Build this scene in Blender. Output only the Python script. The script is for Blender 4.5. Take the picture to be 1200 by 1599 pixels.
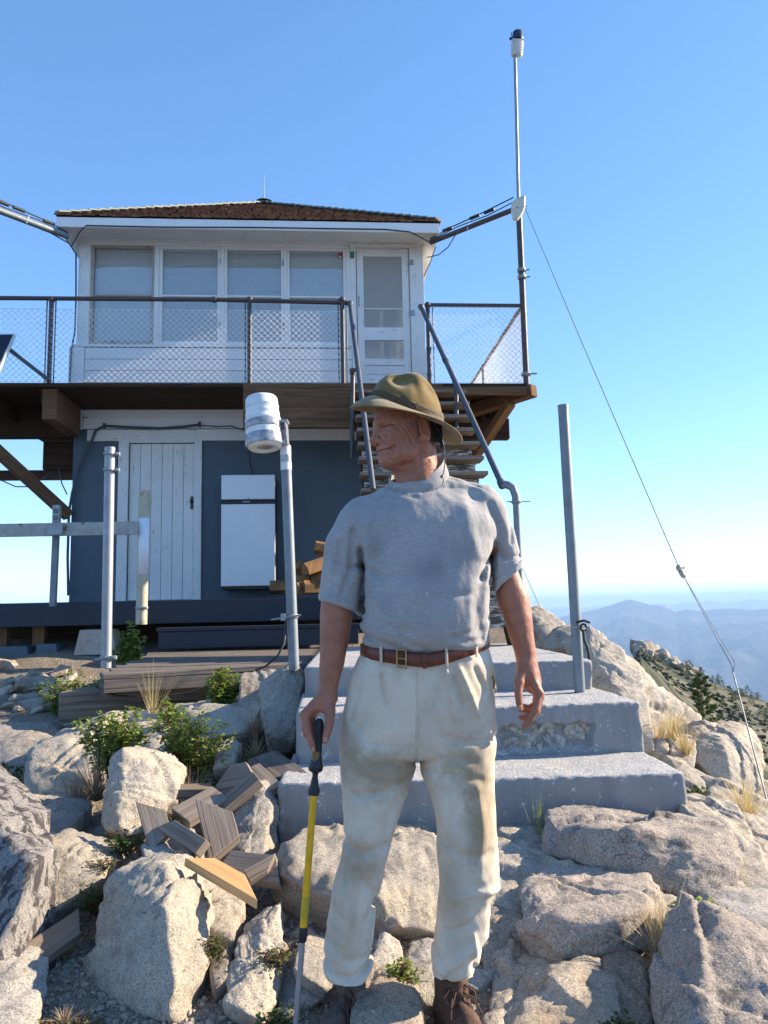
import bpy, bmesh, math, random
import numpy as np
from mathutils import Vector, Matrix

scene = bpy.context.scene
for _o in list(bpy.data.objects):
    bpy.data.objects.remove(_o)

# ------------------------------------------------------------------ camera
CZ = 1.134
PITCH, ROLL, FPX = math.radians(7.12), math.radians(-1.25), 1202.0
cam_d = bpy.data.cameras.new('camera'); cam = bpy.data.objects.new('camera', cam_d)
scene.collection.objects.link(cam); scene.camera = cam
cam_d.sensor_fit = 'VERTICAL'; cam_d.sensor_height = 36.0; cam_d.lens = 36.0 * FPX / 1599.0
cam_d.clip_start = 0.05; cam_d.clip_end = 200000.0
CAMROT = Matrix.Rotation(math.pi / 2 + PITCH, 3, 'X') @ Matrix.Rotation(ROLL, 3, 'Z')
cam.matrix_world = Matrix.Translation((0, 0, CZ)) @ CAMROT.to_4x4()
scene.render.resolution_x, scene.render.resolution_y = 768, 1024

# ------------------------------------------------------------------ sky, sun, exposure
SUN_AZ, SUN_EL = math.radians(75.0), math.radians(26.0)     # azimuth clockwise from +Y
world = bpy.data.worlds.new('World'); scene.world = world; world.use_nodes = True
_wt = world.node_tree
_bg = _wt.nodes['Background']; _sky = _wt.nodes.new('ShaderNodeTexSky'); _sky.sky_type = 'NISHITA'
_sky.sun_disc = False; _sky.sun_elevation = SUN_EL; _sky.sun_rotation = SUN_AZ
_sky.altitude = 2600; _sky.air_density = 0.92; _sky.dust_density = 0.4; _sky.ozone_density = 2.2
_hs = _wt.nodes.new('ShaderNodeHueSaturation'); _hs.inputs['Saturation'].default_value = 1.33; _gm = _wt.nodes.new('ShaderNodeGamma'); _gm.inputs[1].default_value = 0.74; _wt.links.new(_sky.outputs[0], _gm.inputs[0]); _wt.links.new(_gm.outputs[0], _hs.inputs['Color']); _tn = _wt.nodes.new('ShaderNodeMix'); _tn.data_type = 'RGBA'; _tn.blend_type = 'MULTIPLY'; _tn.inputs[0].default_value = 1.0; _tn.inputs[7].default_value = (1.05, .985, 1.0, 1); _wt.links.new(_hs.outputs[0], _tn.inputs[6]); _wt.links.new(_tn.outputs[2], _bg.inputs[0]); _bg.inputs[1].default_value = 0.15
sun_d = bpy.data.lights.new('sun', 'SUN'); sun = bpy.data.objects.new('sun', sun_d); scene.collection.objects.link(sun)
sun_d.energy = 3.7; sun_d.angle = math.radians(0.53); sun_d.color = (1.0, 0.84, 0.64)
_sv = Vector((math.sin(SUN_AZ) * math.cos(SUN_EL), math.cos(SUN_AZ) * math.cos(SUN_EL), math.sin(SUN_EL)))
sun.rotation_euler = _sv.to_track_quat('Z', 'Y').to_euler()
scene.view_settings.view_transform = 'Standard'; scene.view_settings.look = 'None'
scene.view_settings.gamma = 1.0; scene.view_settings.use_curve_mapping = False
scene.view_settings.exposure = 1.72
scene.cycles.use_denoising = True
scene.cycles.max_bounces = 6; scene.cycles.volume_bounces = 1; scene.cycles.transparent_max_bounces = 24
scene.cycles.sample_clamp_indirect = 8.0

# ------------------------------------------------------------------ helpers
def ray(px, py):
    return CAMROT @ Vector(((px - 600) / FPX, (799.5 - py) / FPX, -1.0))
def at(px, py, Y):
    d = ray(px, py); k = Y / d.y
    return Vector((d.x * k, Y, CZ + d.z * k))
def atz(px, py, z):
    d = ray(px, py); k = (z - CZ) / d.z
    return Vector((d.x * k, d.y * k, z))

COL = scene.collection
def tag(o, label=None, cat=None, group=None, kind=None):
    if label: o['label'] = label
    if cat: o['category'] = cat
    if group: o['group'] = group
    if kind: o['kind'] = kind
    return o
def thing(name, label, cat, loc=(0, 0, 0), rotz=0.0, group=None):
    o = bpy.data.objects.new(name, None); COL.objects.link(o)
    o.empty_display_size = 0.1
    o.location = loc; o.rotation_euler = (0, 0, rotz)
    return tag(o, label, cat, group)
def copy_tree(o, parent=None):
    c = o.copy(); COL.objects.link(c); c.parent = parent
    for ch in [x for x in bpy.data.objects if x.parent == o]:
        copy_tree(ch, c)
    return c

def rotm(rx=0, ry=0, rz=0):
    return Matrix.Rotation(rz, 3, 'Z') @ Matrix.Rotation(ry, 3, 'Y') @ Matrix.Rotation(rx, 3, 'X')

def wloc(o):
    v = Vector((0, 0, 0))
    while o is not None: v = v + o.location; o = o.parent
    return v

class MB:
    """collects boxes, beams, tubes, lathes, prisms into one mesh, with a UV map in metres (u along the grain)"""
    def __init__(s): s.v = []; s.f = []; s.uv = []; s.sm = []
    def face(s, idx, uvs, smooth=False):
        s.f.append(tuple(idx)); s.uv.append(uvs); s.sm.append(smooth)
    def box(s, c, size, rot=None, skew=None):
        hx, hy, hz = size[0] / 2, size[1] / 2, size[2] / 2
        c = Vector(c); b = len(s.v)
        loc = [(x, y, z) for z in (-hz, hz) for y in (-hy, hy) for x in (-hx, hx)]
        ax = max(range(3), key=lambda i: size[i]); o1, o2 = random.random() * 50, random.random() * 50
        for p in loc:
            q = Vector(p)
            if skew: q = skew(q)
            if rot is not None: q = rot @ q
            s.v.append(tuple(c + q))
        for fc, nax in (((0, 2, 3, 1), 2), ((4, 5, 7, 6), 2), ((0, 1, 5, 4), 1), ((2, 6, 7, 3), 1), ((0, 4, 6, 2), 0), ((1, 3, 7, 5), 0)):
            uvs = []
            for i in fc:
                p = loc[i]
                if nax == ax:
                    a = [p[k] for k in range(3) if k != nax]; uvs.append((a[0] * .25 + o1, a[1] + o2 + 9))
                else:
                    oth = [k for k in range(3) if k != ax and k != nax][0]
                    uvs.append((p[ax] + o1, p[oth] + o2 + nax * 3.3))
            s.face([b + i for i in fc], uvs)
        return s
    def beam(s, p0, p1, w, h, up=(0, 0, 1), cut0=0.0, cut1=0.0):
        """box from p0 to p1; w across, h along up; cut0/cut1 shear the ends along the width (metres)"""
        p0, p1 = Vector(p0), Vector(p1); d = p1 - p0; L = d.length; x = d.normalized()
        y = Vector(up).cross(x)
        if y.length < 1e-4: y = Vector((0, 1, 0)).cross(x)
        y.normalize(); z = x.cross(y)
        R = Matrix((x, y, z)).transposed()
        def sk(q):
            k = q.y / (w / 2)
            return Vector((q.x + (cut1 * k if q.x > 0 else cut0 * k), q.y, q.z))
        return s.box((p0 + p1) / 2, (L, w, h), R, sk if (cut0 or cut1) else None)
    def tube(s, pts, r, n=12, caps=True, r2=None):
        pts = [Vector(p) for p in pts]; m = len(pts)
        rs = r if isinstance(r, (list, tuple)) else [r + ((r2 - r) * i / (m - 1) if r2 is not None else 0) for i in range(m)]
        t0 = (pts[1] - pts[0]).normalized()
        ref = Vector((0, 0, 1)) if abs(t0.z) < .9 else Vector((1, 0, 0))
        nrm = t0.cross(ref).normalized(); b = len(s.v); L = 0; Ls = []; o1 = random.random() * 20
        for i in range(m):
            if i == 0: t = t0
            elif i == m - 1: t = (pts[i] - pts[i - 1]).normalized()
            else: t = ((pts[i] - pts[i - 1]).normalized() + (pts[i + 1] - pts[i]).normalized()).normalized()
            nrm = (nrm - t * nrm.dot(t)).normalized(); bi = t.cross(nrm)
            if i: L += (pts[i] - pts[i - 1]).length
            Ls.append(L)
            for k in range(n):
                a = 2 * math.pi * k / n
                s.v.append(tuple(pts[i] + (nrm * math.cos(a) + bi * math.sin(a)) * rs[i]))
        for i in range(m - 1):
            for k in range(n):
                k2 = (k + 1) % n; w = 2 * math.pi * max(rs[i], .001) / n
                s.face([b + i * n + k, b + i * n + k2, b + (i + 1) * n + k2, b + (i + 1) * n + k],
                       [(Ls[i] + o1, k * w), (Ls[i] + o1, (k + 1) * w), (Ls[i + 1] + o1, (k + 1) * w), (Ls[i + 1] + o1, k * w)], True)
        if caps:
            for i, rev in ((0, True), (m - 1, False)):
                if rs[i] < 1e-4: continue
                c = len(s.v)
                for k in range(n): s.v.append(s.v[b + i * n + k])
                idx = list(range(c, c + n))
                if rev: idx.reverse()
                s.face(idx, [(s.v[j][0], s.v[j][1]) for j in idx])
        return s
    def lathe(s, prof, c, axis=(0, 0, 1), n=28, smooth=True):
        """prof: (radius, height) along axis"""
        c = Vector(c); ax = Vector(axis).normalized()
        u = ax.cross(Vector((0, 0, 1)) if abs(ax.z) < .9 else Vector((1, 0, 0))).normalized(); w = ax.cross(u); b = len(s.v)
        for (r, h) in prof:
            for k in range(n):
                a = 2 * math.pi * k / n
                s.v.append(tuple(c + ax * h + (u * math.cos(a) + w * math.sin(a)) * max(r, 1e-5)))
        for i in range(len(prof) - 1):
            for k in range(n):
                k2 = (k + 1) % n
                s.face([b + i * n + k, b + i * n + k2, b + (i + 1) * n + k2, b + (i + 1) * n + k],
                       [(prof[i][1], k / n), (prof[i][1], (k + 1) / n), (prof[i + 1][1], (k + 1) / n), (prof[i + 1][1], k / n)], smooth)
        return s
    def prism(s, poly, d):
        """closed prism: poly = list of 3-D points (planar), extruded by vector d"""
        poly = [Vector(p) for p in poly]; d = Vector(d); n = len(poly); b = len(s.v)
        for p in poly: s.v.append(tuple(p))
        for p in poly: s.v.append(tuple(p + d))
        e = (poly[1] - poly[0]).normalized(); nn = e.cross(d).normalized(); o = random.random() * 30
        uvf = lambda p: ((p - poly[0]).dot(e) + o, (p - poly[0]).dot(nn) + (p - poly[0]).dot(d.normalized()) + o)
        V = [Vector(q) for q in s.v[b:b + 2 * n]]
        s.face([b + i for i in reversed(range(n))], [uvf(V[i]) for i in reversed(range(n))])
        s.face([b + n + i for i in range(n)], [uvf(V[n + i]) for i in range(n)])
        for i in range(n):
            j = (i + 1) % n
            s.face([b + i, b + j, b + n + j, b + n + i], [uvf(V[i]), uvf(V[j]), uvf(V[n + j]), uvf(V[n + i])])
        return s
    def build(s, name, mat, parent=None, origin=None, bevel=0.0, world_coords=False, fix=True):
        me = bpy.data.meshes.new(name)
        off = Vector((0, 0, 0))
        if origin is not None: off = Vector(origin)
        elif world_coords and parent is not None: off = wloc(parent)
        vs = [(v[0] - off.x, v[1] - off.y, v[2] - off.z) for v in s.v]
        me.from_pydata(vs, [], s.f)
        uvl = me.uv_layers.new(name='UVMap')
        flat = [c for uvs in s.uv for uv in uvs for c in uv]
        uvl.data.foreach_set('uv', flat)
        me.polygons.foreach_set('use_smooth', s.sm)
        if fix:
            bm = bmesh.new(); bm.from_mesh(me); bmesh.ops.recalc_face_normals(bm, faces=bm.faces); bm.to_mesh(me); bm.free()
        me.materials.append(mat)
        o = bpy.data.objects.new(name, me); COL.objects.link(o)
        if parent is not None: o.parent = parent
        if origin is not None: o.location = origin
        if bevel:
            m = o.modifiers.new('bevel', 'BEVEL'); m.width = bevel; m.segments = 2; m.limit_method = 'ANGLE'; m.angle_limit = 0.7
        return o

def mesh_np(name, V, F, mat, parent=None, origin=(0, 0, 0), smooth=True, sub=False):
    """fast mesh from numpy arrays; F is (n,3) or (n,4)"""
    me = bpy.data.meshes.new(name); V = np.asarray(V, dtype=np.float32) - np.array(origin, dtype=np.float32)
    F = np.asarray(F, dtype=np.int32); k = F.shape[1]
    me.vertices.add(len(V)); me.vertices.foreach_set('co', V.ravel())
    me.loops.add(F.size); me.loops.foreach_set('vertex_index', F.ravel())
    me.polygons.add(len(F)); me.polygons.foreach_set('loop_start', np.arange(0, F.size, k, dtype=np.int32))
    me.polygons.foreach_set('loop_total', np.full(len(F), k, dtype=np.int32))
    me.polygons.foreach_set('use_smooth', np.full(len(F), smooth, dtype=bool))
    me.update(calc_edges=True); me.validate()
    if mat: me.materials.append(mat)
    o = bpy.data.objects.new(name, me); COL.objects.link(o); o.location = origin
    if parent is not None:
        o.parent = parent; o.location = Vector(origin) - wloc(parent)
    return o

# ---- vectorised gradient noise
_rng = np.random.RandomState(7)
_P = _rng.permutation(256); _P = np.concatenate([_P, _P]); _G = _rng.normal(size=(256, 3)); _G /= np.linalg.norm(_G, axis=1)[:, None]
def perlin(p):
    p = np.asarray(p, dtype=np.float64); i = np.floor(p).astype(np.int64); f = p - i; i &= 255
    u = f * f * f * (f * (f * 6 - 15) + 10)
    def g(dx, dy, dz):
        h = _P[(_P[(_P[(i[:, 0] + dx) & 255] + i[:, 1] + dy) & 255] + i[:, 2] + dz) & 255]
        G = _G[h]; return G[:, 0] * (f[:, 0] - dx) + G[:, 1] * (f[:, 1] - dy) + G[:, 2] * (f[:, 2] - dz)
    L = lambda a, b, t: a + (b - a) * t
    x00 = L(g(0, 0, 0), g(1, 0, 0), u[:, 0]); x10 = L(g(0, 1, 0), g(1, 1, 0), u[:, 0])
    x01 = L(g(0, 0, 1), g(1, 0, 1), u[:, 0]); x11 = L(g(0, 1, 1), g(1, 1, 1), u[:, 0])
    return L(L(x00, x10, u[:, 1]), L(x01, x11, u[:, 1]), u[:, 2])
def fbm(p, octaves=4, lac=2.1, gain=.5, ridged=False):
    s = np.zeros(len(p)); a = 1.0; q = np.array(p, dtype=np.float64)
    for k in range(octaves):
        n = perlin(q + 17.3 * k)
        s += a * ((1 - 2.5 * np.abs(n)) if ridged else n); a *= gain; q = q * lac
    return s

# ---- surface nets: mesh of the zero set of a field on a grid
def surface_nets(field, lo, hi, step):
    lo = np.array(lo, float); hi = np.array(hi, float)
    n = (np.ceil((hi - lo) / step / 4).astype(int)) * 4 + 1
    xs = [lo[k] + step * np.arange(n[k]) for k in range(3)]
    C = [x[::4] for x in xs]; X, Y, Z = np.meshgrid(*C, indexing='ij')
    Dc = field(np.stack([X.ravel(), Y.ravel(), Z.ravel()], 1)).reshape(X.shape)
    D = np.repeat(np.repeat(np.repeat(Dc[:-1, :-1, :-1], 4, 0), 4, 1), 4, 2); D = np.pad(D, ((0, 1), (0, 1), (0, 1)), mode='edge').astype(np.float32)
    mn = np.full([k - 1 for k in Dc.shape], 1e9); 
    for dx in (0, 1):
        for dy in (0, 1):
            for dz in (0, 1): mn = np.minimum(mn, np.abs(Dc[dx:Dc.shape[0] - 1 + dx, dy:Dc.shape[1] - 1 + dy, dz:Dc.shape[2] - 1 + dz]))
    blk = np.argwhere(mn < 9 * step); o5 = np.stack(np.meshgrid(*[np.arange(5)] * 3, indexing='ij'), -1).reshape(-1, 3)
    mask = np.zeros(tuple(n), bool)
    for o in o5: mask[blk[:, 0] * 4 + o[0], blk[:, 1] * 4 + o[1], blk[:, 2] * 4 + o[2]] = True
    ii = np.argwhere(mask)
    for a in range(0, len(ii), 400000):
        q = ii[a:a + 400000]; D[q[:, 0], q[:, 1], q[:, 2]] = field(lo + q * step)
    ins = D < 0
    c = np.zeros(tuple(n - 1), dtype=np.int8)
    for dx in (0, 1):
        for dy in (0, 1):
            for dz in (0, 1):
                c += ins[dx:n[0] - 1 + dx, dy:n[1] - 1 + dy, dz:n[2] - 1 + dz]
    act = (c > 0) & (c < 8)
    idx = -np.ones(act.shape, dtype=np.int64); cells = np.argwhere(act); idx[act] = np.arange(len(cells))
    acc = np.zeros((len(cells), 3)); cnt = np.zeros(len(cells))
    ci = cells
    corners = [(x, y, z) for x in (0, 1) for y in (0, 1) for z in (0, 1)]
    for i, a in enumerate(corners):
        for b in corners[i + 1:]:
            if sum(abs(a[k] - b[k]) for k in range(3)) != 1: continue
            da = D[ci[:, 0] + a[0], ci[:, 1] + a[1], ci[:, 2] + a[2]]; db = D[ci[:, 0] + b[0], ci[:, 1] + b[1], ci[:, 2] + b[2]]
            m = (da < 0) != (db < 0); t = np.where(m, da / np.where(m, da - db, 1), 0)
            for k in range(3): acc[:, k] += np.where(m, a[k] + t * (b[k] - a[k]), 0)
            cnt += m
    V = lo + (cells + acc / cnt[:, None]) * step
    Fs = []
    for ax in range(3):
        o1, o2 = [k for k in range(3) if k != ax]
        sl0 = [slice(None)] * 3; sl1 = [slice(None)] * 3
        sl0[ax] = slice(0, n[ax] - 1); sl1[ax] = slice(1, n[ax])
        e = ins[tuple(sl0)] != ins[tuple(sl1)]
        pos = np.argwhere(e)
        pos = pos[(pos[:, o1] > 0) & (pos[:, o1] < n[o1] - 1) & (pos[:, o2] > 0) & (pos[:, o2] < n[o2] - 1)]
        q = []
        for (u, v) in ((-1, -1), (0, -1), (0, 0), (-1, 0)):
            p = pos.copy(); p[:, o1] += u; p[:, o2] += v
            q.append(idx[p[:, 0], p[:, 1], p[:, 2]])
        q = np.stack(q, 1); inside0 = ins[pos[:, 0], pos[:, 1], pos[:, 2]]
        flip = inside0 if ax != 1 else ~inside0
        q[~flip] = q[~flip][:, ::-1]
        Fs.append(q)
    return V, np.concatenate(Fs)

# ---- material helpers
class NT:
    def __init__(s, name):
        s.m = bpy.data.materials.new(name); s.m.use_nodes = True; s.t = s.m.node_tree
        s.b = s.t.nodes['Principled BSDF']; s.o = s.t.nodes['Material Output']
    def n(s, typ, _in=None, **kw):
        nd = s.t.nodes.new('ShaderNode' + typ)
        for k, v in kw.items(): setattr(nd, k, v)
        for k, v in (_in or {}).items(): s.set(nd.inputs[k], v)
        return nd
    def set(s, sock, v):
        if hasattr(v, 'is_output'): s.t.links.new(v, sock)
        elif isinstance(v, bpy.types.Node): s.t.links.new(v.outputs[0], sock)
        else:
            if sock.type == 'RGBA' and len(v) == 3: v = (*v, 1)
            sock.default_value = v
    def co(s, kind='Object', scale=(1, 1, 1), rot=(0, 0, 0), loc=(0, 0, 0)):
        tc = s.n('TexCoord'); mp = s.n('Mapping', {'Vector': tc.outputs[kind], 'Scale': scale, 'Rotation': rot, 'Location': loc}); return mp.outputs[0]
    def wpos(s, scale=(1, 1, 1)):
        g = s.n('NewGeometry'); return s.n('Mapping', {'Vector': g.outputs['Position'], 'Scale': scale}).outputs[0]
    def noise(s, v, scale, detail=4, rough=.55, dist=0.0):
        return s.n('TexNoise', {'Vector': v, 'Scale': scale, 'Detail': detail, 'Roughness': rough, 'Distortion': dist}).outputs[0]
    def vor(s, v, scale, feature='F1'):
        return s.n('TexVoronoi', {'Vector': v, 'Scale': scale}, feature=feature).outputs[0]
    def ramp(s, f, stops, interp='LINEAR'):
        r = s.n('ValToRGB', {'Fac': f}); cr = r.color_ramp; cr.interpolation = interp
        while len(cr.elements) < len(stops): cr.elements.new(.5)
        for e, (p, c) in zip(cr.elements, stops):
            e.position = p; e.color = (c, c, c, 1) if isinstance(c, (int, float)) else (*c, 1)
        return r.outputs[0]
    def mix(s, f, a, b, mode='MIX'):
        nd = s.n('Mix', data_type='RGBA', blend_type=mode)
        s.set(nd.inputs[0], f); s.set(nd.inputs[6], a if not isinstance(a, tuple) else (*a[:3], 1)); s.set(nd.inputs[7], b if not isinstance(b, tuple) else (*b[:3], 1))
        return nd.outputs[2]
    def math(s, op, a, b=0.0):
        nd = s.n('Math', operation=op); s.set(nd.inputs[0], a); s.set(nd.inputs[1], b); return nd.outputs[0]
    def bump(s, h, strength=.5, dist=.01, normal=None):
        nd = s.n('Bump', {'Height': h, 'Strength': strength, 'Distance': dist})
        if normal is not None: s.set(nd.inputs['Normal'], normal)
        return nd.outputs[0]
    def out(s, color, rough=.7, normal=None, metal=0.0, spec=None, **kw):
        s.set(s.b.inputs['Base Color'], color if not isinstance(color, tuple) else (*color[:3], 1))
        s.set(s.b.inputs['Roughness'], rough); s.set(s.b.inputs['Metallic'], metal)
        if normal is not None: s.set(s.b.inputs['Normal'], normal)
        if spec is not None: s.b.inputs['Specular IOR Level'].default_value = spec
        for k, v in kw.items(): s.set(s.b.inputs[k], v)
        return s.m

M = {}
def granite(name, base, dark, warm, lichen=.55):
    t = NT(name); w = t.wpos()
    oi = t.n('ObjectInfo')
    v = t.n('VectorMath', operation='ADD'); t.set(v.inputs[0], w); t.set(v.inputs[1], t.n('CombineXYZ', {'X': t.math('MULTIPLY', oi.outputs['Random'], 13.0)}))
    w = v.outputs[0]
    big = t.noise(w, 3.0, 5, .6)
    c = t.mix(t.ramp(big, [(.35, 0), (.65, 1)]), base, warm)
    rnd = t.math('MULTIPLY_ADD', oi.outputs['Random'], .35); rnd.node.inputs[2].default_value = .8
    c = t.mix(1.0, c, t.n('CombineColor', {'Red': rnd, 'Green': rnd, 'Blue': rnd}).outputs[0], 'MULTIPLY')
    sp = t.ramp(t.noise(w, 150, 3, .75), [(.44, 0), (.52, 1)])
    c = t.mix(t.math('MULTIPLY', t.math('SUBTRACT', 1.0, sp), .5), c, dark)
    sp2 = t.ramp(t.noise(w, 220, 2, .6), [(.56, 0), (.64, 1)])
    c = t.mix(t.math('MULTIPLY', sp2, .5), c, (.72, .69, .62))
    sp4 = t.ramp(t.noise(w, 55, 3, .7), [(.36, 1), (.46, 0)])
    c = t.mix(t.math('MULTIPLY', sp4, .35), c, dark)
    li = t.ramp(t.noise(w, 9, 6, .72), [(.55, 0), (.66, 1)])
    c = t.mix(t.math('MULTIPLY', li, lichen), c, (.085, .08, .07))
    st = t.ramp(t.noise(w, 2.2, 4, .6), [(.60, 0), (.74, 1)])
    c = t.mix(t.math('MULTIPLY', st, .5), c, (.34, .215, .11)); c = t.mix(t.math('MULTIPLY', t.ramp(t.noise(w, 5.5, 8, .7), [(.50, 0), (.66, 1)]), .42), c, (.22, .19, .155))
    cr = t.ramp(t.n('TexVoronoi', {'Vector': t.n('VectorMath', {0: w, 1: t.n('TexNoise', {'Vector': w, 'Scale': 3.0, 'Detail': 3.0}).outputs[1]}, operation='ADD').outputs[0], 'Scale': 3.1}, feature='DISTANCE_TO_EDGE').outputs[0], [(0.0, 0), (.014, 1)])
    c = t.mix(t.math('MULTIPLY', t.math('MULTIPLY', t.math('SUBTRACT', 1.0, cr), t.ramp(t.noise(w, 1.3, 3), [(.5, 0), (.6, 1)])), .7), c, (.06, .05, .04))
    h = t.math('ADD', t.math('MULTIPLY', t.noise(w, 28, 8, .72), 1.0), t.math('MULTIPLY', cr, .08))
    nrm = t.bump(h, .75, .018)
    nrm = t.bump(t.noise(w, 160, 3, .7), .7, .004, nrm)
    return t.out(c, .88, nrm, spec=.25)
M['granite'] = granite('granite', (.48, .425, .345), (.14, .12, .10), (.54, .45, .33))
M['granite_grey'] = granite('granite_grey', (.38, .355, .32), (.09, .082, .075), (.44, .38, .30), .6)
M['granite_brown'] = granite('granite_brown', (.38, .31, .23), (.09, .07, .06), (.42, .33, .23), .5)
M['granite_pink'] = granite('granite_pink', (.43, .365, .30), (.07, .06, .06), (.45, .37, .30), .8)

def gravel_mat():
    t = NT('gravel_ground'); w = t.wpos()
    v1 = t.n('TexVoronoi', {'Vector': w, 'Scale': 55.0}); v2 = t.n('TexVoronoi', {'Vector': w, 'Scale': 140.0})
    c = t.mix(t.ramp(t.noise(w, 1.7, 4), [(.4, 0), (.62, 1)]), (.42, .34, .245), (.28, .21, .145))
    bw = t.n('RGBToBW', {'Color': v1.outputs['Color']}).outputs[0]
    c = t.mix(.55, c, t.ramp(bw, [(.1, (.12, .10, .085)), (.5, (.30, .27, .23)), (.9, (.52, .47, .40))]))
    c = t.mix(t.ramp(v2.outputs[0], [(.0, .0), (.7, .55)]), c, (.10, .08, .06))
    cam_d_ = t.n('VectorMath', {0: w}, operation='LENGTH').outputs['Value']
    farf = t.ramp(t.math('DIVIDE', cam_d_, 60.0), [(.25, 0), (.7, 1)])
    n1 = t.noise(w, .09, 9, .75)
    far = t.ramp(n1, [(.40, (.018, .028, .014)), (.5, (.07, .072, .04)), (.60, (.17, .15, .105))])
    rk = t.ramp(t.noise(w, .25, 6, .7), [(.55, 0), (.63, 1)])
    far = t.mix(t.math('MULTIPLY', rk, .7), far, (.20, .18, .16))
    far2f = t.ramp(t.math('DIVIDE', cam_d_, 3000.0), [(.2, 0), (.6, 1)])
    far2 = t.ramp(t.noise(w, .0016, 9, .68), [(.36, (.02, .032, .018)), (.52, (.07, .075, .05)), (.64, (.20, .18, .15))])
    far = t.mix(far2f, far, far2)
    c = t.mix(farf, c, far)
    h = t.math('SUBTRACT', 1.0, v1.outputs[0]); h2 = t.math('SUBTRACT', 1.0, v2.outputs[0])
    near = t.math('SUBTRACT', 1.0, farf)
    nrm = t.bump(t.math('MULTIPLY', t.math('ADD', h, t.math('MULTIPLY', h2, .5)), near), .9, .012)
    nrm = t.bump(t.math('MULTIPLY', t.noise(w, .02, 9, .7), far2f), 1.0, 60.0, nrm)
    return t.out(c, .95, nrm, spec=.15)
M['gravel'] = gravel_mat()
# ------------------------------------------------------------------ terrain: one sheet out to the horizon
HOR = 948.0
def px_az(px): return math.atan((px - 600) / FPX / math.cos(PITCH))
def elev(px, py):
    d = ray(px, py); return d.z / math.hypot(d.x, d.y)
def crest(tab, az):
    a = np.array([px_az(p) for p, q in tab]); e = np.array([elev(p, q) for p, q in tab])
    return np.interp(az, a, e)
T1 = [(-900, 930), (-300, 950), (0, 944), (400, 952), (700, 958), (800, 966), (862, 966), (885, 958), (905, 956), (925, 951), (948, 944), (966, 938), (975, 936), (990, 940), (1008, 945), (1024, 946), (1044, 956), (1056, 953), (1068, 952), (1082, 955), (1108, 951), (1130, 950), (1160, 953), (1185, 951), (1200, 948), (1400, 940), (2400, 930)]
T2 = [(-900, 935), (0, 948), (700, 950), (830, 951), (868, 947), (900, 949), (930, 945), (1000, 945), (1022, 940), (1040, 943), (1060, 939), (1080, 941), (1100, 936), (1120, 940), (1140, 938), (1160, 934), (1175, 937), (1200, 933), (1500, 935), (2400, 940)]
T3 = [(-900, 1400), (600, 1350), (900, 1200), (962, 1075), (980, 1030), (985, 1024), (1000, 1030), (1015, 1036), (1040, 1050), (1065, 1058), (1085, 1072), (1110, 1083), (1140, 1094), (1165, 1102), (1200, 1117), (1400, 1180), (2400, 1500)]

def ground_z(P):
    """P: (n,2) -> z; man's feet stand at z = 0"""
    x, y = P[:, 0], P[:, 1]
    r = np.hypot(x, y); az = np.arctan2(x, y)
    zs = 0.07 * (np.clip(y, -4, 9) - 2.2) + np.clip(y - 7, 0, 4) * .12
    zs = zs + .18 * np.clip((-x - 1.5) / 3, 0, 1) * np.clip((y - 3.2) / 2, 0, 1)
    zs = zs - .16 * np.clip((x - 1.35) / .6, 0, 1) * np.clip(7 - y, 0, 1)
    qx = np.maximum(np.maximum(-9 - x, x - (2.15 - .75 * np.clip((y - 4.4) / 1.8, 0, 1) + .5 * np.clip((y - 9) / 3, 0, 1))), 0)
    qy = np.maximum(np.maximum(-1.5 - y, y - 16), 0)
    d = np.hypot(qx, qy)
    n1 = fbm(np.stack([x * .12, y * .12, 0 * x], 1), 5)
    z = zs - 1.15 * d * np.clip(d / 1.2, .25, 1) * np.where(d < 14, 1, 1) + np.clip(d, 0, 20) * .09 * n1
    near = fbm(np.stack([x * 1.3, y * 1.3, 0 * x + 3], 1), 5)
    z = z + .05 * near * (r < 60)
    steep = zs - 13 - .55 * (d - 14); z = np.where(d > 14, np.maximum(z, steep), z)
    # shoulder on the right with its crest 140 m away
    Dc = 140.0
    e3 = crest(T3, az); n3 = fbm(np.stack([x * .035, y * .035, 0 * x + 9], 1), 6); nr = fbm(np.stack([x * .11, y * .11, 0 * x + 5], 1), 4, ridged=True)
    sh = CZ + e3 * Dc + (Dc - r) * .062 + n3 * 2.6 * np.clip(1 - abs(r - Dc) / 60, .25, 1) + (.8 + .8 * np.clip((.42 - az) / .12, 0, 1)) * (nr - .3) * np.clip(1 - abs(r - Dc) / 45, 0.08, 1)
    sh = np.where(r > Dc, CZ + e3 * Dc - (r - Dc) * .5 - .0025 * (r - Dc) ** 1.5 + n3 * 3, sh)
    sh = sh - np.clip(42 - r, 0, 42) * .25
    m = (az > .05) & (az < 1.4)
    z = np.where(m, np.maximum(z, sh), z)
    # valley floor and far ranges
    nb = fbm(np.stack([x / 1700, y / 1700, 0 * x + 2], 1), 6, ridged=True); nv = fbm(np.stack([x / 600, y / 600, 0 * x + 6], 1), 5)
    floor = -760 + 90 * nv + 60 * nb
    z = np.maximum(z, floor)
    for T, D, sl, amp in ((T1, 9000.0, .17, 210.0), (T2, 19000.0, .12, 260.0)):
        e = crest(T, az); dr = np.abs(r - D)
        k = np.clip(dr / 2200, 0, 1)
        rz = CZ + e * D - sl * dr * (1 + .25 * nv) + amp * (nb - 1.0) * k
        rz = np.where(rz < -500, rz, rz)
        z = np.maximum(z, rz)
    return z
def gz(x, y): return float(ground_z(np.array([[x, y]], float))[0])

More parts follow.
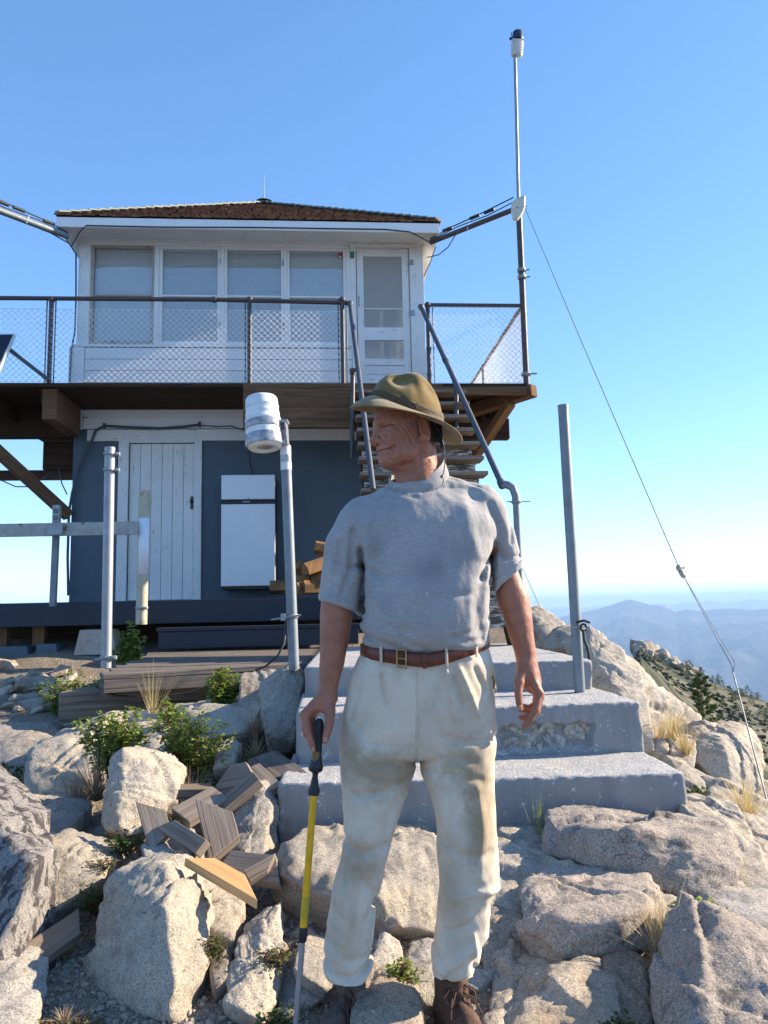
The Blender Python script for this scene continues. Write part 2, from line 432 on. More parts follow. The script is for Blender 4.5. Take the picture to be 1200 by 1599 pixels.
def build_ground():
    A = np.concatenate([np.arange(-40, 40, .16), np.arange(40, 320, 2.0)]) * math.pi / 180
    R = [0.35]
    while R[-1] < 34000: R.append(R[-1] * (1.0135 if R[-1] < 12 else 1.03 if R[-1] < 4000 else 1.012 if R[-1] < 11000 else 1.05) + (.003 if R[-1] < 12 else 0))
    R = np.array(R); na, nr = len(A), len(R)
    aa, rr = np.meshgrid(A, R); P = np.stack([(np.sin(aa) * rr).ravel(), (np.cos(aa) * rr).ravel()], 1)
    z = ground_z(P); V = np.concatenate([P, z[:, None]], 1)
    V = np.concatenate([V, [[0, 0, gz(0, 0)]]])
    i = np.arange(nr - 1)[:, None] * na + np.arange(na)[None]; j = np.arange(nr - 1)[:, None] * na + (np.arange(na)[None] + 1) % na
    F = np.stack([i, i + na, j + na, j], 2).reshape(-1, 4)
    c = len(V) - 1; k = np.arange(na); fan = np.stack([np.full(na, c), k, (k + 1) % na, np.full(na, c)], 1)
    o = mesh_np('ground', V, F, M['gravel']); tag(o, kind='structure')
    bm = bmesh.new(); bm.from_mesh(o.data); bm.verts.ensure_lookup_table()
    bmesh.ops.contextual_create(bm, geom=[e for e in bm.edges if e.is_boundary and e.verts[0].co.xy.length < 1]); 
    bmesh.ops.recalc_face_normals(bm, faces=bm.faces); bm.to_mesh(o.data); bm.free()
    if o.data.polygons[1000].normal.z < 0: o.data.flip_normals()
    for p in o.data.polygons: p.use_smooth = True
build_ground()

# ------------------------------------------------------------------ rocks
_ico = {}
def ico(level):
    if level not in _ico:
        bm = bmesh.new(); bmesh.ops.create_icosphere(bm, subdivisions=level, radius=1.0)
        _ico[level] = (np.array([v.co[:] for v in bm.verts]), np.array([[v.index for v in f.verts] for f in bm.faces])); bm.free()
    return _ico[level]
def rock_mesh(pts, seed=0, level=5, rough=1.0, chops=2, p=110):
    pts = np.array([tuple(q) for q in pts], float)
    lo, hi = pts.min(0), pts.max(0); c0 = (lo + hi) / 2; S = np.maximum((hi - lo) / 2, .02)
    Q = (pts - c0) / S
    bm = bmesh.new()
    for q in Q: bm.verts.new(q)
    bmesh.ops.convex_hull(bm, input=bm.verts)
    bmesh.ops.recalc_face_normals(bm, faces=bm.faces)
    hv = np.array([v.co[:] for v in bm.verts if v.link_faces]); c = hv.mean(0)
    N, H = [], []
    for f in bm.faces:
        n = np.array(f.normal[:]); h = n.dot(np.array(f.verts[0].co[:]) - c)
        if h < 0: n, h = -n, -h
        if h < 1e-3 or f.calc_area() < 1e-5: continue
        if any(n.dot(m) > .985 for m in N): continue
        N.append(n); H.append(h)
    bm.free()
    rs = np.random.RandomState(seed)
    for _ in range(4):
        n = rs.normal(size=3); n /= np.linalg.norm(n); sup = ((hv - c) @ n).max()
        N.append(n); H.append(sup * rs.uniform(.90, .995))
    for _ in range(chops):
        n = rs.normal(size=3); n /= np.linalg.norm(n); sup = ((hv - c) @ n).max()
        N.append(n); H.append(sup * rs.uniform(.87, .98))
    N, H = np.array(N), np.array(H)
    D, F = ico(level)
    k = np.maximum(D @ N.T, 1e-6) / H[None]
    km = k.max(1, keepdims=True); r = 1 / (km[:, 0] * ((k / km) ** p).sum(1) ** (1 / p)) * 1.035
    W = (c + D * r[:, None]) * S + c0
    nrm = D / S; nrm /= np.linalg.norm(nrm, axis=1)[:, None]
    sz = float(np.mean(S)); off = rs.uniform(-50, 50, 3)
    a = rough * min(.06, .12 * sz)
    d = a * (.18 * fbm((W + off) * 1.4 / sz, 3) + .42 * fbm((W + off) * 9, 4) * min(1, sz / .15))
    R = rotm(*rs.uniform(-1, 1, 3)); Wr = (W + off) @ np.array(R).T * np.array([3, 3, 16]) / max(sz, .15) * .35
    st = fbm(Wr, 3, ridged=True); d += a * .26 * st - a * .4 * np.clip(fbm((W + off) * np.array([5, 5, 9]), 3, ridged=True) - 1.35, 0, 1)
    q = fbm((W + off) * 2.6 / max(sz, .12) @ np.array(R).T, 3) * 3.2; fl = np.floor(q); fr_ = q - fl; d += a * .16 * (fl + np.clip((fr_ - .80) / .20, 0, 1) ** 2) / 3.2
    for _ in range(4):           # joints: one side of a fracture stands a little proud of the other
        nn = rs.normal(size=3); nn /= np.linalg.norm(nn); x = (W - c0) @ nn + .06 * sz * fbm((W + off) * 5 / sz * .5, 3) - rs.uniform(-.45, .45) * sz
        d += min(.022, .05 * sz) * rs.uniform(.4, 1) * np.tanh(x / .005) - min(.014, .03 * sz) * np.exp(-(x / .005) ** 2)
    d += .004 * rough * fbm((W + off) * 60, 3)
    return W + nrm * d[:, None], F
def rock(pts, label, mat='granite', seed=0, level=5, depth=.35, rough=1.0, name='boulder', group=None, chops=2, down=.12, p=110):
    """pts: (px,py,Y) corners seen in the photograph; the hidden side goes back by depth and down into the ground"""
    P = [at(*q) for q in pts]; zmin = min(q.z for q in P)
    cen = sum(P, Vector()) / len(P)
    B = []
    for q in P:
        b = cen + (q - cen) * .8; b.y = q.y + depth; b.z = q.z if q.z < cen.z else q.z - .15 * depth; B.append(b)
    ln = [Vector((cen.x + (q.x - cen.x) * .85, q.y + (depth * .5), zmin - down)) for q in P]
    V, F = rock_mesh(P + B + ln, seed, level, rough, chops, p)
    org = (cen.x, cen.y + depth * .4, zmin - down)
    o = mesh_np(name, V, F, M[mat], origin=org)
    return tag(o, label, 'rock', group)

ROCKS = [
 # left foreground
 ([(160,1362,2.85),(220,1362,2.8),(248,1352,2.72),(274,1350,2.8),(290,1374,2.75),(305,1425,2.62),(311,1496,2.45),(289,1532,2.4),(274,1585,2.28),(258,1580,2.27),(216,1572,2.38),(150,1500,2.65),(147,1448,2.72),(250,1420,2.52)], 'tall wedge-shaped boulder with a sharp vertical ridge, left of the walking pole', 'granite', .3, 6),
 ([(60,1324,3.05),(132,1332,3.1),(160,1354,3.0),(158,1370,2.95),(76,1438,2.85),(28,1462,2.78),(45,1400,2.85)], 'boulder with a broad sunlit face beside the black-stained rock', 'granite', .3, 5),
 ([(-130,1180,3.4),(0,1266,2.95),(46,1308,2.72),(62,1332,2.62),(30,1462,2.46),(0,1525,2.38),(-120,1600,2.55)], 'grey rock stained with black lichen at the left edge', 'lichen', .3, 5),
 ([(-90,1480,2.5),(20,1490,2.5),(36,1530,2.4),(36,1620,2.15),(-90,1650,2.05)], 'smooth grey rock in the bottom left corner', 'granite_grey', .2, 5),
 ([(-40,1250,3.6),(40,1242,3.75),(90,1262,3.65),(106,1292,3.55),(92,1324,3.4),(0,1335,3.35),(-50,1310,3.4)], 'low grey boulder at the left edge above the stained rock', 'granite_grey', .35, 5),
 ([(42,1164,4.4),(75,1143,4.5),(140,1128,4.7),(170,1118,4.9),(160,1170,4.4),(156,1222,4.2),(120,1250,4.15),(44,1246,4.2)], 'big squarish boulder left of the leafy bushes', 'granite', .5, 5),
 ([(-50,1130,5.2),(50,1134,5.2),(76,1160,5.0),(44,1196,4.7),(-50,1205,4.7)], 'pale grey boulder at the left edge below the rubble', 'granite_grey', .5, 5),
 ([(196,1176,3.62),(224,1171,3.85),(260,1187,3.8),(275,1212,3.7),(268,1232,3.6),(244,1254,3.55),(194,1298,3.4),(168,1292,3.42),(167,1225,3.55),(172,1196,3.62)], 'upright boulder with a sunlit right side in front of the bushes', 'granite', .3, 6),
 ([(152,1122,5.1),(208,1108,5.3),(332,1112,5.2),(402,1112,5.1),(384,1146,4.8),(280,1160,4.7),(180,1162,4.7)], 'long flat pale slab lying behind the leafy bushes', 'granite', .5, 5),
 ([(376,1058,5.4),(388,1048,5.45),(436,1052,5.5),(446,1066,5.4),(432,1106,5.2),(376,1110,5.2)], 'rough pale rock under the foot of the bucket post', 'granite_grey', .3, 5),
 ([(412,1070,5.0),(456,1044,5.05),(470,1062,5.0),(467,1116,4.8),(460,1146,4.65),(416,1142,4.65),(410,1100,4.8)], 'pointed grey rock against the side of the concrete steps', 'granite_grey', .25, 6),
 ([(336,1168,4.2),(358,1158,4.3),(370,1164,4.3),(366,1190,4.1),(332,1202,4.05)], 'small pale rock between the bush and the cut planks', 'granite', .2, 4),
 ([(228,1160,4.6),(250,1150,4.7),(256,1172,4.5),(228,1178,4.5)], 'small rock half hidden between the two leafy bushes', 'granite', .2, 4),
 ([(368,1276,3.5),(384,1246,3.6),(408,1232,3.62),(428,1258,3.55),(426,1332,3.3),(400,1344,3.25),(360,1338,3.3)], 'rounded grey boulder touching the left end of the lowest concrete step', 'granite_grey', .25, 5),
 ([(224,1324,3.15),(256,1310,3.25),(280,1326,3.2),(306,1362,3.0),(270,1352,2.95),(230,1348,3.0)], 'rock behind the top of the wedge-shaped boulder', 'granite_grey', .25, 5),
 ([(282,1362,2.9),(320,1386,2.85),(345,1412,2.75),(363,1448,2.65),(354,1482,2.55),(332,1460,2.6),(305,1420,2.7)], 'tan rock wedged right of the tall wedge-shaped boulder', 'granite', .25, 5),
 ([(432,1427,2.65),(432,1458,2.58),(438,1500,2.5),(426,1552,2.38),(400,1588,2.28),(362,1566,2.3),(352,1526,2.42),(368,1470,2.55),(400,1446,2.62)], 'jagged sunlit rock just left of the walking pole', 'granite', .22, 6),
 ([(330,1500,2.5),(352,1488,2.52),(352,1530,2.4),(336,1540,2.38)], 'small brown rock beside the jagged sunlit rock', 'granite_brown', .12, 4),
 # between and behind the legs
 ([(438,1346,3.05),(477,1309,3.35),(560,1298,3.5),(625,1292,3.55),(655,1287,3.55),(679,1292,3.5),(684,1380,2.95),(682,1455,2.7),(640,1449,2.68),(590,1440,2.7),(517,1414,2.78),(440,1372,2.95),(590,1408,2.72)], 'broad flat-topped slab seen between the man\'s legs', 'granite', .3, 6),
 ([(470,1482,2.5),(520,1486,2.55),(524,1540,2.4),(500,1545,2.36),(466,1520,2.4)], 'small sunlit rock between the walking pole and the man\'s boot', 'granite', .15, 5),
 ([(585,1478,2.5),(600,1470,2.52),(632,1500,2.45),(642,1545,2.33),(600,1540,2.3),(586,1520,2.35)], 'brown angular rock beside the hem of the left trouser leg', 'granite', .15, 5),
 ([(560,1545,2.2),(585,1525,2.28),(640,1552,2.22),(660,1600,2.1),(640,1660,1.98),(540,1660,1.98)], 'rock at the bottom edge between the two boots', 'granite_brown', .2, 5),
 ([(648,1490,2.6),(672,1482,2.6),(690,1500,2.55),(690,1570,2.3),(655,1560,2.3),(640,1525,2.42)], 'rock behind the right trouser leg above the boot', 'granite_grey', .2, 5),
 ([(590,1440,3.0),(700,1450,3.0),(760,1440,3.0),(760,1500,2.75),(600,1490,2.75)], 'dark shaded rock under the flat-topped slab', 'granite_brown', .25, 5),
 # right of the man
 ([(772,1310,3.5),(806,1312,3.5),(880,1322,3.5),(934,1332,3.4),(934,1356,3.2),(881,1382,2.98),(842,1408,2.82),(772,1376,2.95),(750,1440,2.75),(842,1425,2.78)], 'flat slab below the lowest step, right of the man\'s knee', 'granite', .3, 6),
 ([(851,1309,3.2),(860,1276,3.35),(915,1268,3.4),(1050,1293,3.35),(1136,1308,3.2),(1141,1326,3.12),(1137,1370,2.98),(1087,1392,2.92),(1039,1385,2.95),(937,1356,3.02),(960,1300,3.05),(1060,1318,3.02)], 'long thick slab lying against the lowest step', 'granite_pink', .3, 6),
 ([(817,1421,2.68),(877,1380,2.9),(960,1364,3.0),(1012,1356,2.95),(1032,1387,2.8),(1031,1421,2.65),(1009,1477,2.5),(975,1490,2.46),(862,1497,2.42),(844,1476,2.45),(820,1456,2.55),(862,1443,2.46),(960,1440,2.44),(1005,1420,2.5)], 'big blocky pinkish boulder right of the man\'s shin', 'granite_pink', .25, 6),
 ([(780,1560,2.3),(800,1525,2.4),(847,1486,2.5),(911,1503,2.42),(953,1536,2.34),(960,1620,2.1),(900,1650,2.02),(765,1650,2.02),(880,1545,2.25)], 'large boulder at the bottom edge right of the man\'s boot', 'granite', .3, 6),
 ([(745,1440,2.75),(775,1425,2.8),(818,1440,2.7),(822,1480,2.6),(790,1530,2.45),(755,1520,2.45),(740,1480,2.6)], 'brownish rock directly right of the trouser hem', 'granite_brown', .25, 5),
 ([(1125,1429,2.25),(1144,1440,2.3),(1200,1458,2.3),(1280,1500,2.2),(1300,1660,1.8),(1087,1660,1.85),(1095,1560,2.0),(1102,1500,2.1),(1150,1530,2.02)], 'large grey boulder with a pink edge in the bottom right corner', 'granite_pink', .3, 6),
 ([(1031,1425,2.72),(1060,1417,2.78),(1118,1430,2.75),(1110,1500,2.5),(1062,1522,2.42),(1040,1482,2.55)], 'grey rock behind the straw grass tuft', 'granite_grey', .2, 5),
 ([(1036,1388,3.0),(1062,1384,3.05),(1092,1392,3.0),(1088,1416,2.9),(1040,1414,2.9)], 'small dark grey rock tucked under the long thick slab', 'granite_grey', .15, 4),
 ([(1095,1390,2.95),(1120,1370,3.0),(1142,1366,3.0),(1168,1390,2.92),(1160,1420,2.82),(1110,1422,2.8)], 'angular pale rock below the right end of the long slab', 'granite', .2, 5),
 ([(1164,1392,2.95),(1195,1380,3.0),(1260,1390,2.95),(1260,1430,2.75),(1170,1426,2.8)], 'pale rock at the right edge beside the angular pale rock', 'granite', .25, 4),
 ([(1120,1424,2.72),(1150,1418,2.78),(1260,1428,2.72),(1260,1470,2.5),(1150,1452,2.6)], 'low grey rock at the right edge above the corner boulder', 'granite_grey', .25, 4),
 ([(945,1500,2.4),(975,1492,2.42),(1020,1520,2.35),(1027,1560,2.25),(1018,1640,2.05),(960,1640,2.05)], 'cracked brown rock under the blocky pinkish boulder', 'granite_brown', .2, 5),
 ([(1050,1536,2.3),(1080,1526,2.34),(1094,1545,2.3),(1090,1578,2.2),(1054,1574,2.22)], 'small brown rock left of the corner boulder', 'granite_brown', .12, 4),
 ([(1060,1580,2.15),(1088,1574,2.18),(1090,1640,2.0),(1060,1640,2.0)], 'small tan rock at the bottom edge near the corner boulder', 'granite', .12, 4),
 # right-hand ridge beside the steps
 ([(905,990,5.9),(926,980,5.9),(960,1004,5.7),(994,1056,5.3),(1003,1112,5.0),(1015,1142,4.75),(1016,1174,4.6),(985,1162,4.75),(930,1100,5.2),(900,1040,5.6)], 'tall pale boulder behind the right end of the concrete steps', 'granite', .5, 6),
 ([(829,956,7.6),(842,953,7.6),(876,982,7.2),(862,1010,6.9),(832,1012,6.9)], 'sharp pale rock beside the white-flecked boards', 'granite', .5, 5),
 ([(851,1012,6.6),(874,984,6.8),(900,982,6.8),(925,990,6.6),(930,1018,6.4)], 'low tan rock behind the grey gate post', 'granite', .5, 5),
 ([(928,984,6.2),(960,1006,6.1),(1000,1034,6.0),(1028,1064,5.9),(1040,1086,5.8),(998,1062,5.7),(960,1050,5.8)], 'long sunlit slab on the ridge above the tall boulder', 'granite', .5, 5),
 ([(998,1061,5.4),(1039,1086,5.4),(1062,1106,5.2),(1042,1150,4.95),(1016,1168,4.8),(1003,1110,5.1)], 'pale ridge boulder with a brown hollow, above the straw grass', 'granite', .35, 5),
 ([(1040,1088,5.6),(1075,1110,5.4),(1094,1122,5.3),(1080,1150,5.0),(1066,1170,4.85),(1046,1146,5.0)], 'narrow pale boulder between the brown hollow and the rounded boulder', 'granite', .35, 5),
 ([(1084,1126,5.0),(1125,1131,5.0),(1164,1143,4.9),(1182,1160,4.8),(1180,1188,4.6),(1168,1232,4.35),(1147,1234,4.3),(1087,1198,4.5),(1080,1162,4.7),(1130,1170,4.5)], 'large rounded boulder highest on the right-hand ridge', 'granite', .45, 6),
 ([(1166,1222,4.5),(1200,1230,4.5),(1280,1250,4.4),(1280,1290,4.1),(1190,1262,4.2)], 'pale rock at the right edge under the rounded ridge boulder', 'granite', .4, 4),
 ([(1099,1213,4.2),(1125,1222,4.2),(1177,1249,4.1),(1240,1275,4.0),(1240,1300,3.8),(1110,1262,3.95)], 'flat pale slab below the large rounded boulder', 'granite', .35, 5),
 ([(1035,1181,4.4),(1069,1200,4.3),(1096,1211,4.25),(1098,1236,4.1),(1076,1240,4.05),(1050,1215,4.2)], 'small sharp-edged rock at the right end of the middle step', 'granite', .3, 5),
 ([(1026,1152,4.75),(1036,1148,4.8),(1044,1176,4.55),(1028,1180,4.55)], 'small rock between the two straw grass tufts', 'granite', .15, 4),
 ([(1046,1152,4.7),(1066,1146,4.75),(1084,1160,4.65),(1084,1196,4.4),(1056,1196,4.4)], 'rounded rock right of the two straw grass tufts', 'granite', .25, 5),
 ([(1062,1266,3.65),(1099,1252,3.8),(1130,1264,3.75),(1240,1292,3.6),(1240,1372,3.1),(1162,1378,3.05),(1140,1350,3.15),(1121,1304,3.35)], 'large pale sloping slab at the right edge', 'granite', .35, 6),
 ([(1072,1240,4.0),(1090,1236,4.05),(1104,1250,3.95),(1090,1262,3.85),(1072,1262,3.85)], 'small rock behind the right end of the lowest step', 'granite_grey', .15, 4),
]
def lichen_mat():
    t = NT('lichen_granite'); w = t.wpos((1, 1, .45))
    sp = t.ramp(t.noise(t.wpos(), 150, 3, .7), [(.44, 0), (.54, 1)])
    c = t.mix(sp, (.19, .175, .165), (.31, .29, .265))
    li = t.ramp(t.noise(w, 17, 7, .74, .4), [(.50, 0), (.545, 1)])
    c = t.mix(t.math('MULTIPLY', li, .85), c, (.03, .026, .032))
    return t.out(c, .9, t.bump(t.noise(t.wpos(), 30, 7, .7), .8, .02), spec=.2)
M['lichen'] = lichen_mat()
for i, (pts, lab, m, dep, lev) in enumerate(ROCKS):
    rock(pts, lab, m, seed=i * 7 + 3, level=lev, depth=dep)

# ---- rubble and loose stones: individual stones dropped on the ground
random.seed(11)
_pro = []
for k in range(7):
    rs = random.Random(k)
    pts = [Vector((rs.uniform(-1, 1), rs.uniform(-.8, .8), rs.uniform(-.6, .6))) for _ in range(14)]
    V, F = rock_mesh([p * .1 for p in pts], seed=k + 90, level=4, rough=.8)
    _pro.append((V, F))
_pm = {}
def stone(x, y, s, mat, label, group, name='stone', z=None, flat=.8):
    k = random.randrange(7); key = (k, mat)
    if key not in _pm:
        o = mesh_np(name, _pro[k][0], _pro[k][1], M[mat]); _pm[key] = o.data; bpy.data.objects.remove(o)
    o = bpy.data.objects.new(name, _pm[key]); COL.objects.link(o)
    o.scale = (s, s * random.uniform(.7, 1.1), s * flat * random.uniform(.6, 1)); o.rotation_euler = (random.uniform(-.3, .3), random.uniform(-.3, .3), random.uniform(0, 6.28))
    o.location = (x, y, (gz(x, y) if z is None else z) + .02 * s)
    return tag(o, label, 'stone', group)
def on_ground(px, py):
    z = 0.0
    for _ in range(12):
        p = atz(px, py, z); z = .5 * z + .5 * gz(p.x, p.y)
    return atz(px, py, z)
for i in range(46):      # rubble slope under the porch, left edge
    px, py = random.uniform(-10, 115), random.uniform(1040, 1112)
    p = on_ground(px, py)
    stone(p.x, min(p.y, 8.5), random.uniform(.8, 1.7), random.choice(['granite_grey', 'granite', 'granite_brown']), 'loose stone in the rubble slope under the dark porch', 'rubble stones under the porch')
for i in range(70):      # fist-sized stones in the gravel of the foreground
    px, py = random.choice([(random.uniform(60, 340), random.uniform(1440, 1599)), (random.uniform(380, 470), random.uniform(1400, 1500)), (random.uniform(940, 1200), random.uniform(1400, 1599)), (random.uniform(430, 800), random.uniform(1440, 1599))])
    p = on_ground(px, py)
    stone(p.x, p.y, random.uniform(.12, .4), random.choice(['granite_grey', 'granite', 'granite_brown']), 'fist-sized loose stone lying on the gravel', 'loose stones on the gravel')
for i in range(60):      # filler rocks that close the gaps between the named boulders
    px, py = random.choice([(random.uniform(1000, 1250), random.uniform(1290, 1560)), (random.uniform(740, 1060), random.uniform(1420, 1599)), (random.uniform(440, 760), random.uniform(1400, 1560)), (random.uniform(0, 180), random.uniform(1190, 1330)), (random.uniform(1030, 1230), random.uniform(1190, 1290))])
    p = on_ground(px, py)
    stone(p.x, p.y, random.uniform(.6, 1.3), random.choice(['granite_grey', 'granite', 'granite_brown']), 'loose rock wedged in a gap between the large boulders', 'small rocks between the boulders', z=gz(p.x, p.y) - .04, name='rock')
for i in range(46):      # rock outcrops on the crest of the distant shoulder
    px = 983 + 95 * random.random() ** 1.3; D = random.uniform(128, 141); az = px_az(px); x, y = math.sin(az) * D, math.cos(az) * D
    o = stone(x, y, random.uniform(7, 20) * (1.25 - (px - 983) / 140), random.choice(['granite_grey', 'granite_brown']), 'jagged dark rock outcrop on the crest of the distant shoulder', 'rock outcrops on the distant crest', name='outcrop', flat=1.5)
def scrub():
    rs = np.random.RandomState(9); D_, F = ico(2); Vs, Fs, n = [], [], 0
    for k in range(420):
        az = px_az(rs.uniform(975, 1290)); D = rs.uniform(62, 139); x, y = math.sin(az) * D, math.cos(az) * D; z = gz(x, y); s = rs.uniform(.12, .42) * (1.6 if rs.rand() < .15 else 1)
        q = D_ * (1 + .35 * rs.normal(size=(len(D_), 1))) * np.array([s, s, s * .7]) + [x, y, z]; Vs.append(q); Fs.append(F + n); n += len(D_)
    o = mesh_np('scrub', np.concatenate(Vs), np.concatenate(Fs), SCRUB, smooth=False); tag(o, 'dark scrub covering the distant shoulder', 'scrub', kind='stuff')
_t = NT('scrub_leaf'); SCRUB = _t.out(_t.mix(_t.ramp(_t.noise(_t.wpos(), .6, 5), [(.4, 0), (.6, 1)]), (.018, .030, .014), (.06, .066, .035)), .9)
scrub()
# gravel: nobody could count it
def gravel_stuff():
    rs = np.random.RandomState(5); D, F = ico(1); Vs, Fs = [], []; n = 0
    pts = []
    while len(pts) < 9000:
        px, py = rs.uniform(-20, 1220), rs.uniform(1290, 1640)
        if px > 420 and rs.rand() < .45: continue
        p = on_ground_fast(px, py)
        pts.append(p)
    z = ground_z(np.array(pts))
    for (x, y), zz in zip(pts, z):
        s = .0035 + .009 * rs.rand() ** 3
        q = D * rs.uniform(.6, 1.2, 3) * s * (1 + .25 * rs.normal(size=(len(D), 1)))
        Vs.append(q + [x, y, zz + s * .2]); Fs.append(F + n); n += len(D)
    o = mesh_np('gravel', np.concatenate(Vs), np.concatenate(Fs), M['granite'], smooth=False)
    tag(o, 'loose gravel scattered over the ground', 'gravel', kind='stuff')
def on_ground_fast(px, py):
    p = atz(px, py, .03); return (p.x, p.y)
gravel_stuff()
# ------------------------------------------------------------------ materials for the built things
def painted(name, col, peel=(.20, .17, .14), amt=.62, rough=.6, boards=None, dirt=.3):
    t = NT(name); v = t.co('UV'); w = t.co('Object')
    n = t.noise(w, 2.5, 6, .65)
    c = t.mix(t.ramp(n, [(.35, 0), (.7, dirt)]), col, tuple(x * .72 for x in col))
    pe = t.ramp(t.noise(t.co('UV', (6, 40, 1)), 1.0, 8, .72), [(amt, 0), (amt + .03, 1)])
    c = t.mix(pe, c, peel)
    nrm = t.bump(t.math('ADD', t.noise(t.co('UV', (8, 120, 1)), 1.0, 5, .6), t.math('MULTIPLY', pe, -.8)), .35, .004)
    return t.out(c, rough, nrm, spec=.35)
M['white_paint'] = painted('white_paint', (.84, .83, .80), amt=.71, dirt=.18)
M['white_chipped'] = painted('white_chipped_paint', (.80, .79, .75), amt=.61, dirt=.4)
M['white_flecked'] = painted('white_flecked_paint', (.74, .74, .72), peel=(.10, .09, .08), amt=.47)
M['wall_paint'] = painted('blue_grey_paint', (.082, .118, .145), peel=(.14, .13, .12), amt=.80, rough=.55, dirt=.35)
M['deck_paint'] = painted('dark_deck_paint', (.028, .036, .052), peel=(.10, .09, .08), amt=.68, rough=.6)
def wood(name, a, b, rough=.85, scale=1.0, dark=(.03, .02, .015), crack=.5):
    t = NT(name); oi = t.n('ObjectInfo')
    uv = t.co('UV', (1.2 * scale, 26 * scale, 1)); n = t.noise(uv, 1.6, 7, .62, .6)
    c = t.mix(t.ramp(n, [(.32, 0), (.68, 1)]), a, b)
    n2 = t.noise(t.co('UV', (.9, 3.0, 1)), 1.7, 4); c = t.mix(t.ramp(n2, [(.4, 0), (.75, .45)]), c, dark)
    cr = t.ramp(t.noise(t.co('UV', (.7, 55, 1)), 1.3, 3, .5), [(.60, 0), (.66, 1)])
    c = t.mix(t.math('MULTIPLY', cr, crack), c, dark)
    nrm = t.bump(t.math('SUBTRACT', n, cr), .6, .006)
    return t.out(c, rough, nrm, spec=.2)
M['wood_dark'] = wood('shadow_dark_weathered_wood', (.030, .017, .011), (.080, .042, .022))  # weathered wood, colour darkened further to stand for shadow under the catwalk
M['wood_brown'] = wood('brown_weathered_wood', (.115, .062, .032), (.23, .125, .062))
M['wood_grey'] = wood('grey_weathered_wood', (.20, .155, .12), (.33, .275, .22), crack=.45)
M['wood_fresh'] = wood('fresh_cut_wood', (.50, .28, .11), (.66, .42, .19), crack=.3, dark=(.2, .1, .04))
M['wood_split'] = wood('split_firewood', (.20, .105, .045), (.36, .20, .09), crack=.4)
M['wood_plank'] = wood('dark_plank', (.13, .11, .095), (.24, .205, .175), crack=.7)
M['wood_old'] = wood('old_beam', (.16, .125, .095), (.27, .21, .155), crack=.95)
def shingle():
    t = NT('cedar_shingles'); br = t.n('TexBrick', {'Vector': t.co('UV', (1, 1, 1)), 'Scale': 1.0, 'Color1': (.24, .10, .05, 1), 'Color2': (.42, .21, .11, 1), 'Mortar': (.03, .018, .012, 1), 'Mortar Size': .008, 'Brick Width': .13, 'Row Height': .12, 'Bias': -.2})
    n = t.noise(t.co('UV', (60, 3, 1)), 1.0, 5, .6)
    c = t.mix(t.ramp(n, [(.4, 0), (.65, .6)]), br.outputs[0], (.12, .055, .03))
    c = t.mix(t.ramp(t.noise(t.co('UV', (9, 9, 1)), 1.0, 3), [(.6, 0), (.72, .5)]), c, (.42, .33, .25))
    return t.out(c, .85, t.bump(t.math('ADD', n, br.outputs[1]), .6, .01), spec=.2)
M['shingle'] = shingle()
def metal(name, col, rough, m=1.0, var=.25, rust=None):
    t = NT(name); w = t.co('Object'); n = t.noise(w, 14, 5, .6)
    c = t.mix(t.ramp(n, [(.35, 0), (.7, var)]), col, tuple(x * .45 for x in col))
    if rust: c = t.mix(t.ramp(t.noise(w, 9, 6, .7), [(rust[1], 0), (rust[1] + .06, 1)]), c, rust[0])
    return t.out(c, t.ramp(n, [(.3, rough), (.7, min(1, rough + .18))]), t.bump(t.noise(w, 90, 3), .12, .002), metal=m)
M['galv'] = metal('galvanised_steel', (.34, .355, .37), .48, .7)
M['galv_dull'] = metal('dull_grey_pipe', (.22, .25, .27), .5, .55)
M['galv_strut'] = metal('strut_steel', (.40, .41, .38), .6, .5, rust=((.24, .15, .07), .60))
M['pipe_brown'] = metal('brown_painted_pipe', (.075, .058, .058), .42, .15, rust=((.13, .055, .03), .62))
M['pipe_grey'] = metal('grey_painted_pipe', (.085, .095, .115), .4, .2, rust=((.10, .05, .03), .66))
M['wire'] = metal('chain_link_wire', (.86, .86, .86), .5, .0, .05)
M['pipe_yellowed'] = metal('yellowed_pipe', (.50, .45, .33), .6, .1, rust=((.30, .24, .15), .55))
M['cable'] = metal('black_cable', (.02, .022, .026), .5, 0.0)
M['cable_grey'] = metal('grey_conduit', (.06, .075, .085), .5, 0.0)
def plain(name, col, rough=.5, var=.12, bump=.1, metal_=0.0, scale=20, spec=.4):
    t = NT(name); w = t.co('Object'); n = t.noise(w, scale, 5, .6)
    return t.out(t.mix(t.ramp(n, [(.35, 0), (.7, 1)]), col, tuple(x * (1 - var * 2) for x in col)), rough, t.bump(n, bump, .003), metal=metal_, spec=spec)
M['white_plastic'] = plain('white_plastic', (.78, .79, .78), .4)
M['white_enamel'] = plain('white_enamel', (.72, .76, .78), .3, .03, .02, scale=3)
M['cream_plastic'] = plain('cream_plastic', (.66, .63, .52), .45)
M['black_plastic'] = plain('black_plastic', (.016, .018, .025), .45)
M['tape'] = plain('silver_tape', (.42, .43, .45), .35, .3, .5, .35, 30)
M['pv'] = plain('solar_cells', (.012, .016, .035), .15, .1, 0.0)
M['brass'] = plain('brass', (.45, .32, .12), .35, .1, .1, 1.0)
M['green_cloth'] = plain('green_mark', (.05, .22, .12), .7); M['red_paint'] = plain('red_mark', (.45, .03, .03), .6)
